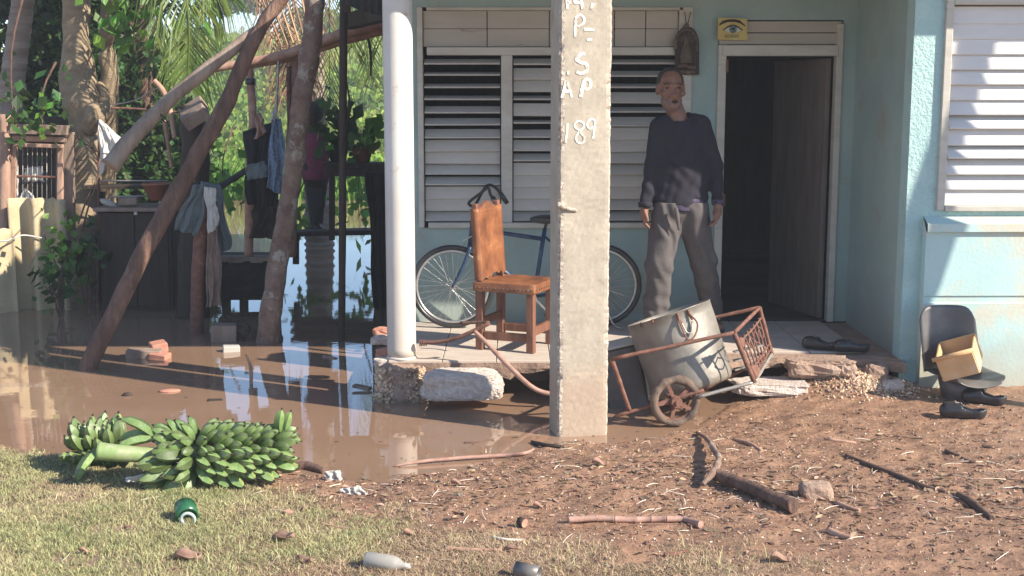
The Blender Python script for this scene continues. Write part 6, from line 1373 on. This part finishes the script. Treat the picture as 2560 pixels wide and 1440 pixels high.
# =================================================================== the man on the porch
YM = 9.0; J = lambda x, y, d=0: joint(x, y, YM + d)
fz0 = ZF + .004
man = thing('person', (P(1700, 500, YM).x, YM, fz0), 'man in dark long sleeved shirt and grey trousers standing on the porch, mouth open', 'person')
lo = np.array(J(1585, 860)) - np.array([0, .35, 0]); lo[2] = fz0 - .01
hi = np.array(J(1835, 150)) + np.array([0, .75, .02])
hc = Vector(J(1677, 222)); px1 = .00272   # metres per photo pixel here
def HP(dx, dy, dd): return tuple(hc + Vector((dx * px1, dd, -dy * px1)))
prims = [('e', HP(-1, -12, .02), (.088, .105, .108)), ('c', HP(-1, 4, -.02), HP(2, 42, -.035), .074, .046), ('c', HP(-4, 30, -.03), HP(6, 30, -.03), .058, .058),
         ('c', HP(4, 30, .03), J(1695, 300, .02), .062, .066), ('c', J(1695, 300, .02), J(1700, 335, .02), .066, .06),
         ('c', HP(3, 2, -.098), HP(5, 17, -.118), .011, .017), ('e', HP(5, 18, -.108), (.024, .018, .013)),
         ('c', HP(-24, -10, -.078), HP(-4, -8, -.094), .012, .012), ('c', HP(10, -8, -.094), HP(28, -10, -.076), .012, .012),
         ('e', HP(-22, 12, -.06), (.026, .03, .022)), ('e', HP(26, 12, -.06), (.026, .03, .022)),
         ('e', HP(-34, 4, .01), (.012, .022, .034)), ('e', HP(33, 4, .01), (.012, .022, .034)),
         ('e', HP(5, 43, -.075), (.034, .03, .022)), ('c', HP(-6, 27, -.098), HP(14, 26, -.098), .012, .012), ('c', HP(-4, 39, -.094), HP(13, 38, -.094), .011, .011)]
prims += [('-', HP(-13, -2, -.108), (.020, .018, .011), .012), ('-', HP(19, -2, -.108), (.020, .018, .011), .012), ('-', HP(6, 32.5, -.112), (.022, .028, .011), .008)]
torso = [('c', J(1702, 350, .02), J(1701, 450, .02), .07, .07), ('c', J(1701, 450, .02), J(1700, 520, .02), .07, .065),
         ('c', J(1655, 322, .01), J(1630, 420, .02), .032, .030), ('c', J(1630, 420, .02), J(1611, 515, -.02), .030, .024), ('c', J(1748, 320, .01), J(1787, 412, .03), .032, .030), ('c', J(1787, 412, .03), J(1794, 512, -.03), .030, .024),
         ('c', J(1670, 545, .02), J(1648, 670, 0), .065, .05), ('c', J(1648, 670), J(1640, 815, .06), .05, .04), ('c', J(1735, 545, .03), J(1757, 660, .12), .065, .05), ('c', J(1757, 660, .12), J(1785, 785, .3), .05, .04)]
footL = Vector((J(1640, 800)[0], YM + .0, fz0 + .04)); footR = Vector((J(1797, 800)[0], YM + .32, fz0 + .04))
torso += [('c', tuple(footL + Vector((0, .05, .02))), tuple(footL + Vector((-.02, -.14, -.01))), .045, .034), ('c', tuple(footR + Vector((0, .05, .02))), tuple(footR + Vector((.04, -.13, -.01))), .045, .034)]
def hand(wx_, wy_, kx, ky, d, side, curl=0):
    w = Vector(J(wx_, wy_, d)); k = Vector(J(kx, ky, d - .01)); dv = (k - w).normalized(); sv = dv.cross(Vector((0, 1, 0))).normalized(); out = [('c', tuple(w), tuple(w + dv * .05), .027, .032, (1, 1, 1))]
    out.append(('c', tuple(w + dv * .05 - Vector((0, .018, 0))), tuple(w + dv * .085 - Vector((0, .018, 0))), .024, .018)); out.append(('c', tuple(w + dv * .05 + Vector((0, .018, 0))), tuple(w + dv * .085 + Vector((0, .018, 0))), .024, .018))
    for f_, (off, ln) in enumerate([(-.033, .07), (-.011, .078), (.011, .074), (.033, .058)]):
        b0 = w + dv * .082 + Vector((0, off, 0)); b1 = b0 + dv * ln * .55 + sv * side * .012; b2 = b1 + (dv * .7 + sv * side * (.9 + curl)).normalized() * ln * .45
        out += [('c', tuple(b0), tuple(b1), .0105, .0098), ('c', tuple(b1), tuple(b2), .0098, .0085)]
    t0 = w + dv * .03 + Vector((0, -.028, 0)); t1 = t0 + dv * .035 + Vector((0, -.018, 0)) + sv * side * .015; out += [('c', tuple(t0), tuple(t1), .014, .0115), ('c', tuple(t1), tuple(t1 + dv * .03 + sv * side * .008), .0115, .009)]
    return out
hands = hand(1611, 517, 1609, 560, -.02, 1) + hand(1795, 514, 1790, 560, -.05, -1, .3)
def man_fn(X, Y, Z):
    d = None
    for p_ in prims + torso:
        if p_[0] == '-': d = -smin(-d, ell(X, Y, Z, p_[1], p_[2]), p_[3]); continue
        e = cone_sdf(X, Y, Z, *p_[1:]) if p_[0] == 'c' else ell(X, Y, Z, p_[1], p_[2])
        d = e if d is None else smin(d, e, .018)
    for p_ in hands: d = smin(d, cone_sdf(X, Y, Z, *p_[1:]), .004)
    return d
V, Fc = sdf_mesh(man_fn, lo, hi, .0058); np_mesh('body', V, Fc, M['skin'], True, None, None, None, man)
# sweater
sw_ = [('c', J(1660, 314, .02), J(1742, 312, .02), .070, .070), ('c', J(1700, 335, .02), J(1701, 420, .02), .140, .138), ('c', J(1663, 345, .02), J(1668, 430, .02), .092, .090), ('c', J(1738, 345, .02), J(1735, 430, .02), .092, .090),
       ('c', J(1702, 430, .02), J(1700, 505, .02), .138, .146), ('c', J(1666, 440, .02), J(1664, 500, .02), .090, .098), ('c', J(1735, 440, .02), J(1736, 500, .02), .090, .098)]
arms = [('c', J(1646, 318, .01), J(1629, 420, .02), .064, .050), ('c', J(1629, 420, .02), J(1613, 512, -.02), .050, .038), ('c', J(1756, 315, .01), J(1787, 412, .03), .064, .050), ('c', J(1787, 412, .03), J(1794, 506, -.03), .050, .040)]
def nz3(X, Y, Z, s, sd): return (vnoise(X * s + Y * s * .7 + 3, Z * s - Y * s * .5, sd) - .5) * 2
zhem = J(1700, 512)[2]; zneck = J(1700, 282)[2]
def sw_fn(X, Y, Z, grow=0, hem=zhem):
    yc_ = YM + .02; Y2 = yc_ + (Y - yc_) * 1.2; d = None
    for p_ in sw_: e = cone_sdf(X, Y2, Z, *p_[1:]); d = e if d is None else smin(d, e, .06)
    hz = hem - (X - man.location.x) * .02 + .006 * np.sin(X * 40)
    d = np.maximum(d, hz - Z)
    for p_ in arms: d = smin(d, cone_sdf(X, Y, Z, *p_[1:]), .035)
    # neck opening
    d = np.maximum(d, -(cone_sdf(X, Y, Z, J(1695, 262, -.02), J(1696, 292, -.0), .075, .072)))
    d = np.maximum(d, Z - (zneck + .01))
    fold = .004 * nz3(X, Y, Z, 9, 4) + .0045 * np.sin((Z * 62 + X * 34) + 4 * nz3(X, Y, Z, 6, 6)) * np.clip(nz3(X, Y, Z, 5, 9) + .25, 0, 1) + .002 * np.sin(X * 90 - Z * 20 + 3 * nz3(X, Y, Z, 8, 2))
    return d + fold - grow
V, Fc = sdf_mesh(lambda X, Y, Z: sw_fn(X, Y, Z), lo, hi, .0068); np_mesh('sweater', V, Fc, M['navy'], True, None, None, None, man)
und = [('c', J(1702, 440, .02), J(1700, 520, .02), .136, .144), ('c', J(1667, 450, .02), J(1666, 512, .02), .086, .096), ('c', J(1733, 450, .02), J(1735, 512, .02), .086, .096)]
def un_fn(X, Y, Z):
    yc_ = YM + .02; Y2 = yc_ + (Y - yc_) * 1.2; d = None
    for p_ in und: e = cone_sdf(X, Y2, Z, *p_[1:]); d = e if d is None else smin(d, e, .05)
    d = np.maximum(d - .002, (zhem - .030 - (X - man.location.x) * .12 + .008 * np.sin(X * 30)) - Z); return np.maximum(d, Z - zhem - .05)
V, Fc = sdf_mesh(un_fn, lo, hi, .0068); np_mesh('undershirt', V, Fc, M['purple'], True, None, None, None, man)
for wx_, wy_ in ((1612, 512), (1794, 506)):
    c0 = Vector(J(wx_, wy_ - 6, -.025)); c1 = Vector(J(wx_, wy_ + 6, -.03)); MB().tube([c0, c1], [.046, .043], n=16, noise=.1, nscale=30).build('cuff', M['purple' if wx_ > 1700 else 'navy'], man)
tr_ = [('c', J(1670, 535, .02), J(1648, 660, 0), .110, .095), ('c', J(1648, 660, 0), J(1640, 810, .05), .095, .088), ('c', J(1733, 535, .03), J(1757, 655, .10), .110, .095), ('c', J(1757, 655, .10), J(1780, 770, .28), .094, .086), ('c', J(1675, 512, .02), J(1728, 512, .02), .115, .115)]
def tr_fn(X, Y, Z):
    d = None; yc_ = YM + .02
    for i, p_ in enumerate(tr_):
        e = cone_sdf(X, Y, Z, *p_[1:]); d = e if d is None else smin(d, e, .035)
    # vertical and diagonal folds
    fold = .008 * nz3(X, Y, Z * .5, 11, 14) + .006 * np.sin(X * 70 + Z * 26 + 3 * nz3(X, Y, Z, 6, 3)) * np.clip(nz3(X, Y, Z, 3, 19) + .5, 0, 1) + .006 * np.sin(Z * 60 + X * 18) * np.exp(-((Z - J(0, 765)[2]) / .12) ** 2)
    d = d + fold; zt_ = J(1700, 505)[2]; return np.maximum(np.maximum(d, Z - zt_), fz0 + np.where(X > J(1712, 0)[0], .10, .035) - Z)
V, Fc = sdf_mesh(tr_fn, lo, hi, .0068); np_mesh('trousers', V, Fc, M['trouser'], True, None, None, None, man)
# drawstring front fold
b = MB(); b.tube([Vector(J(1690, 520, -.125)), Vector(J(1694, 545, -.13)), Vector(J(1697, 575, -.12))], [.012, .016, .006], n=8, sub=4, flat=.5).build('drawstring_fold', M['trouser'], man)
# hair cap, stubble, eyes, mouth, cigarette-like stub
def hair_fn(X, Y, Z):
    d = ell(X, Y, Z, HP(-1, -14, .028), (.095, .11, .112)); d = np.maximum(d, hc.z + .085 - Z - (Y - hc.y) * 1.0 - np.clip((np.abs(X - hc.x + .003) - .052) / .03, 0, 1) * .075); d = np.maximum(d, -(ell(X, Y, Z, HP(1, 2, -.12), (.072, .07, .128)))); return d + .003 * nz3(X, Y, Z, 60, 4)
V, Fc = sdf_mesh(hair_fn, (hc.x - .13, hc.y - .15, hc.z - .15), (hc.x + .13, hc.y + .18, hc.z + .17), .004); np_mesh('hair', V, Fc, M['hair'], True, None, None, None, man)
def beard_fn(X, Y, Z):
    d = man_head(X, Y, Z) - .0022; d = np.maximum(d, -(ell(X, Y, Z, HP(5, 10, -.14), (.075, .09, .052)))); d = np.maximum(d, Z - (hc.z - .070)); d = np.maximum(d, -(ell(X, Y, Z, HP(6, 32.5, -.112), (.024, .05, .013)))); return np.maximum(d, Y - (hc.y + .0))
def man_head(X, Y, Z):
    d = None
    for p_ in prims[:16]:
        e = cone_sdf(X, Y, Z, *p_[1:]) if p_[0] == 'c' else ell(X, Y, Z, p_[1], p_[2]); d = e if d is None else smin(d, e, .018)
    return d
V, Fc = sdf_mesh(beard_fn, (hc.x - .1, hc.y - .15, hc.z - .16), (hc.x + .1, hc.y + .02, hc.z - .05), .0035); np_mesh('beard', V, Fc, M['beard'], True, None, None, None, man)
for dx_ in (-13, 19):
    MB().sphere(HP(dx_, -2, -.088), (.0095, .008, .0065), 12, 8).build('eye', M['ink'], man)
    MB().tube([HP(dx_ - 9, -9, -.092), HP(dx_, -12, -.103), HP(dx_ + 9, -9, -.094)], [.003, .0048, .003], n=6, sub=4).build('eyebrow', M['hair'], man)
MB().sphere(HP(6, 32.5, -.094), (.015, .010, .006), 12, 8).build('mouth_interior', M['ink'], man)
for f_, a_ in ((footL, -.02), (footR, .04)):
    b = MB(); b.prism([f_ + Vector((a_ * v * 1.2 + sg * .045 * (math.sin(math.pi * min(1, .15 + .8 * v)) ** .5), .08 - .26 * v, -.04)) for sg, r_ in ((1, range(0, 9)), (-1, range(8, -1, -1))) for v in [k / 8 for k in r_]], (0, 0, .02)); b.build('sandal_sole', M['black'], man)
    MB().tube([f_ + Vector((a_ * .6 - .045, -.06, -.02)), f_ + Vector((a_ * .6 - .02, -.07, .025)), f_ + Vector((a_ * .6 + .02, -.07, .025)), f_ + Vector((a_ * .6 + .045, -.06, -.02))], .012, n=7, sub=3).build('sandal_strap', M['black'], man)
# =================================================================== grass, litter, pebbles
def on_land(x, y, dz):
    z = ground_h(x, y); return np.stack([x, y, np.where(z > .006, z + dz, -.3)], 1)
def scatter(n, x0, x1, y0, y1, rng, fn=None):
    x = rng.uniform(x0, x1, n); y = rng.uniform(y0, y1, n)
    if fn is not None: k = rng.uniform(0, 1, n) < fn(x, y); x = x[k]; y = y[k]
    return x, y, ground_h(x, y)
rg = np.random.default_rng(21)
dry = lambda x, y: fbm(x * 2.5, y * 2.5, 61)
x, y, z = scatter(420000, -3.4, 2.2, 4.75, 7.1, rg, lambda x, y: grass_amt(x, y) ** 1.3 * np.clip(fbm(x * 5, y * 5, 91) * 2.2 - .25, .1, 1))
k = z > .008; x, y, z = x[k], y[k], z[k]
gpatch = (dry(x, y) + np.clip((x + 1.0) * .3, -.16, .5) + rg.uniform(-.22, .22, len(x))) < .50
for nm_, kk, m_, hh in (('short_grass', gpatch, 'grass', (.010, .032)), ('dry_grass', ~gpatch, 'grassdry', (.006, .026))):
    lab = {'short_grass': 'short green grass on the verge in the foreground', 'dry_grass': 'flattened straw coloured grass in the foreground'}[nm_]
    n_ = int(kk.sum()); blades(nm_, x[kk], y[kk], z[kk] - .003, rg.uniform(*hh, n_), .0036, m_, 1.3 if m_ == 'grass' else 2.2, lab, rng=rg)
def litter(name, n, m, s0, s1, region, aspect, lab, seed, curl=.35, fn=None, zoff=.003):
    rng = np.random.default_rng(seed); x, y, z = scatter(n, *region, rng, fn); k = z > .004; x, y, z = x[k], y[k], z[k]; n = len(x)
    a = rng.uniform(0, 6.28, n); L = rng.uniform(s0, s1, n) * rng.uniform(.6, 1, n); w = L * aspect * rng.uniform(.6, 1.3, n); ca, sa = np.cos(a), np.sin(a)
    P0 = np.stack([x, y, z + zoff], 1); d = np.stack([ca, sa, rng.uniform(-.25, .35, n)], 1); p = np.stack([-sa, ca, rng.uniform(-.5, .5, n)], 1); up = np.array([0, 0, 1.0])
    def pt(u, v, h): return P0 + d * (L * u)[:, None] + p * (w * v)[:, None] + up * (L * h)[:, None]
    V = np.stack([pt(-.5, 0, 0), pt(-.15, -.5, curl * .3), pt(-.1, 0, -.02), pt(-.15, .5, curl * .25), pt(.25, -.38, curl * .2), pt(.3, 0, 0), pt(.25, .38, curl * .35), pt(.55, 0, curl * .2)], 1).reshape(-1, 3)
    f = np.array([[0, 1, 2, 2], [0, 2, 3, 3], [1, 4, 5, 2], [2, 5, 6, 3], [4, 7, 5, 5], [5, 7, 6, 6]]); tri = np.array([[0, 1, 2], [0, 2, 3], [1, 4, 5], [1, 5, 2], [2, 5, 6], [2, 6, 3], [4, 7, 5], [5, 7, 6]])
    Fc = (np.arange(n)[:, None, None] * 8 + tri[None]).reshape(-1, 3); return np_mesh(name, V, Fc, M[m], False, 'stuff', lab, None, None, tri=True)
reg = (-3.2, 3.6, 4.85, 8.0)
band = lambda x, y: np.clip(np.exp(-((y - (6.15 - .12 * x)) / .55) ** 2) * .9 + .18 + .5 * (fbm(x * 3, y * 3, 71) - .5), 0, 1) * np.where(y > 7.2, .3, 1)
litter('leaf_litter', 8000, 'leafdry', .014, .055, reg, .5, 'curled dry leaves scattered over the mud', 31, fn=band)
litter('bark_litter', 9000, 'twig', .010, .045, reg, .3, 'dark bark scraps scattered over the mud', 32, fn=band)
litter('pale_litter', 8000, 'chip', .004, .014, reg, .7, 'tiny pale chips strewn over the mud', 33, fn=lambda x, y: np.clip(fbm(x * 2.2, y * 2.2, 81) * 2.2 - .55, .05, 1) * np.where(grass_amt(x, y) > .6, .25, 1))
def straws(name, n, m, l0, l1, r, lab, seed, fn, region=reg):
    rng = np.random.default_rng(seed); x, y, z = scatter(n, *region, rng, fn); k = z > .004; x, y, z = x[k], y[k], z[k]; b = MB()
    for i in range(len(x)):
        a = rng.uniform(0, 6.28); l = rng.uniform(l0, l1); q = .25 * rng.normal(); c_ = Vector((x[i], y[i], z[i] + .004)); d = Vector((math.cos(a), math.sin(a), rng.uniform(-.06, .12))) * l; s = Vector((-math.sin(a), math.cos(a), 0)) * l * q
        b.tube([c_ - d * .5, c_ + s * .25 + Vector((0, 0, .004)), c_ + d * .5], [r, r, r * .5], n=4, sub=2)
    return b.build(name, M[m], None, lab, None, None, 'stuff')
straws('straw', 800, 'chip', .04, .14, .0018, 'loose pale straws lying over the ground', 41, band); straws('twigs', 600, 'twig', .03, .13, .0026, 'thin dark twigs lying over the ground', 42, band)
gravel('pebbles', 900, lambda u, rng: (lambda x, y: on_land(x, y, 0))(rng.uniform(-.4, 3.4, len(u)), rng.uniform(4.9, 8.0, len(u))), .002, .0065, 'pebble', None, np.random.default_rng(6), label='small pebbles in the mud')
gravel('pale_pebbles', 1500, lambda u, rng: (lambda x, y: on_land(x, y, .001))(rng.uniform(-.6, 3.4, len(u)), rng.uniform(4.9, 7.6, len(u))), .002, .005, 'chip', None, np.random.default_rng(8), label='tiny white pebbles in the mud')
gravel('mud_clods', 5200, lambda u, rng: (lambda x, y: on_land(x, y, -.002))(rng.uniform(-1.2, 3.5, len(u)), rng.uniform(4.8, 7.6, len(u)) - .0), .003, .013, 'clod', None, np.random.default_rng(16), label='small clods of wet brown mud')
x, y, z = scatter(2600, -3.3, 1.6, 4.8, 6.4, rg, lambda x, y: grass_amt(x, y) * (fbm(x * 3, y * 3, 95) > .5)); k = z > .01
blades('long_grass_tufts', x[k], y[k], z[k], rg.uniform(.04, .09, int(k.sum())), .004, 'grass', .9, 'longer loose grass blades standing out of the turf', rng=rg)
rf = np.random.default_rng(55); fx = rf.uniform(-3.3, 1.3, 900); fy = rf.uniform(6.2, 8.4, 900); sd_ = sdist(fx, fy); kf = (sd_ < -.03) & (rf.uniform(0, 1, 900) < np.exp(sd_ / .28) + .03)
V, Fc = leaf_quads(np.stack([fx[kf], fy[kf], np.full(int(kf.sum()), .004)], 1), .03, aspect=.5, rng=rf); V[:, 2] = .003 + np.abs(V[:, 2] - .004) * .12
np_mesh('floating_scraps', V, Fc, M['twig'], False, 'stuff', 'small leaf scraps floating along the muddy water edge')
# the largest dry leaves one can pick out
rs = random.Random(3)
big = [((710, 1352), .11, 'curled pale brown leaf left of the plastic bottle'), ((470, 1405), .13, 'pinkish dry leaf below the green bottle end'), ((215, 1385), .05, 'small pale leaf on the grass at the lower left'), ((765, 1408), .09, 'pinkish curled leaf at the bottom edge left of the bottle'), ((320, 1324), .045, 'pale dry leaf on the grass left of the green bottle'),
       ((735, 1288), .10, 'curled straw coloured leaf above the plastic bottle'), ((1030, 1340), .08, 'curled leaf in the muddy grass left of the packet'), ((1145, 1215), .07, 'pale leaf by the dark scraps near the water'), ((1500, 1165), .09, 'long pale leaf lying in the mud below the concrete pole'), ((1950, 1405), .09, 'large pale leaf at the bottom right'), ((1620, 1180), .04, 'bent cream husk in the mud'),
       ((1350, 1270), .07, 'twisted leaf above the sawn stub'), ((1280, 1380), .07, 'reddish leaf right of the plastic packet'), ((1040, 1255), .06, 'standing curled leaf in the leaf band')]
for (px, py), s, lb_ in big:
    c_ = GG(px, py, .008); n_ = 8; vs = []; fs = []; a = rs.uniform(-.6, .6); R = Matrix.Rotation(a, 3, 'Z') @ Matrix.Rotation(rs.uniform(.1, .5), 3, 'X')
    for i in range(n_ + 1):
        u = i / n_; w_ = s * .19 * math.sin(math.pi * (u * .92 + .04)) ** .8
        for j in range(5): v = (j - 2) / 2; vs.append(c_ + R @ Vector((s * (u - .5), w_ * v, s * .22 * v * v * (1 + .5 * math.sin(u * 7)) + s * .12 * math.sin(u * 4 + a * 5))))
    for i in range(n_):
        for j in range(4): fs.append((i * 5 + j, i * 5 + j + 1, (i + 1) * 5 + j + 1, (i + 1) * 5 + j))
    o = MB().add(vs, fs, True).build('dry_leaf', M['leafdry'], None, lb_, 'leaf', 'large dry leaves on the ground', org=tuple(c_)); md = o.modifiers.new('thickness', 'SOLIDIFY'); md.thickness = .0015
# =================================================================== thin haze added to lift the blacks like glare on window glass
hm = bpy.data.materials.new('glare_haze'); hm.use_nodes = True; hn = hm.node_tree; hn.nodes.clear()
hv = hn.nodes.new('ShaderNodeVolumePrincipled'); hv.inputs['Density'].default_value = GLARE_HAZE; hv.inputs['Color'].default_value = (.92, .95, 1, 1); hv.inputs['Anisotropy'].default_value = .1
ho = hn.nodes.new('ShaderNodeOutputMaterial'); hn.links.new(hv.outputs[0], ho.inputs['Volume'])
MB().box((0, 169, 6.0), (460, 468, 15.0)).build('haze', hm, kind='stuff', label='thin pale haze added in place of window glare', org=(0, 0, 0))
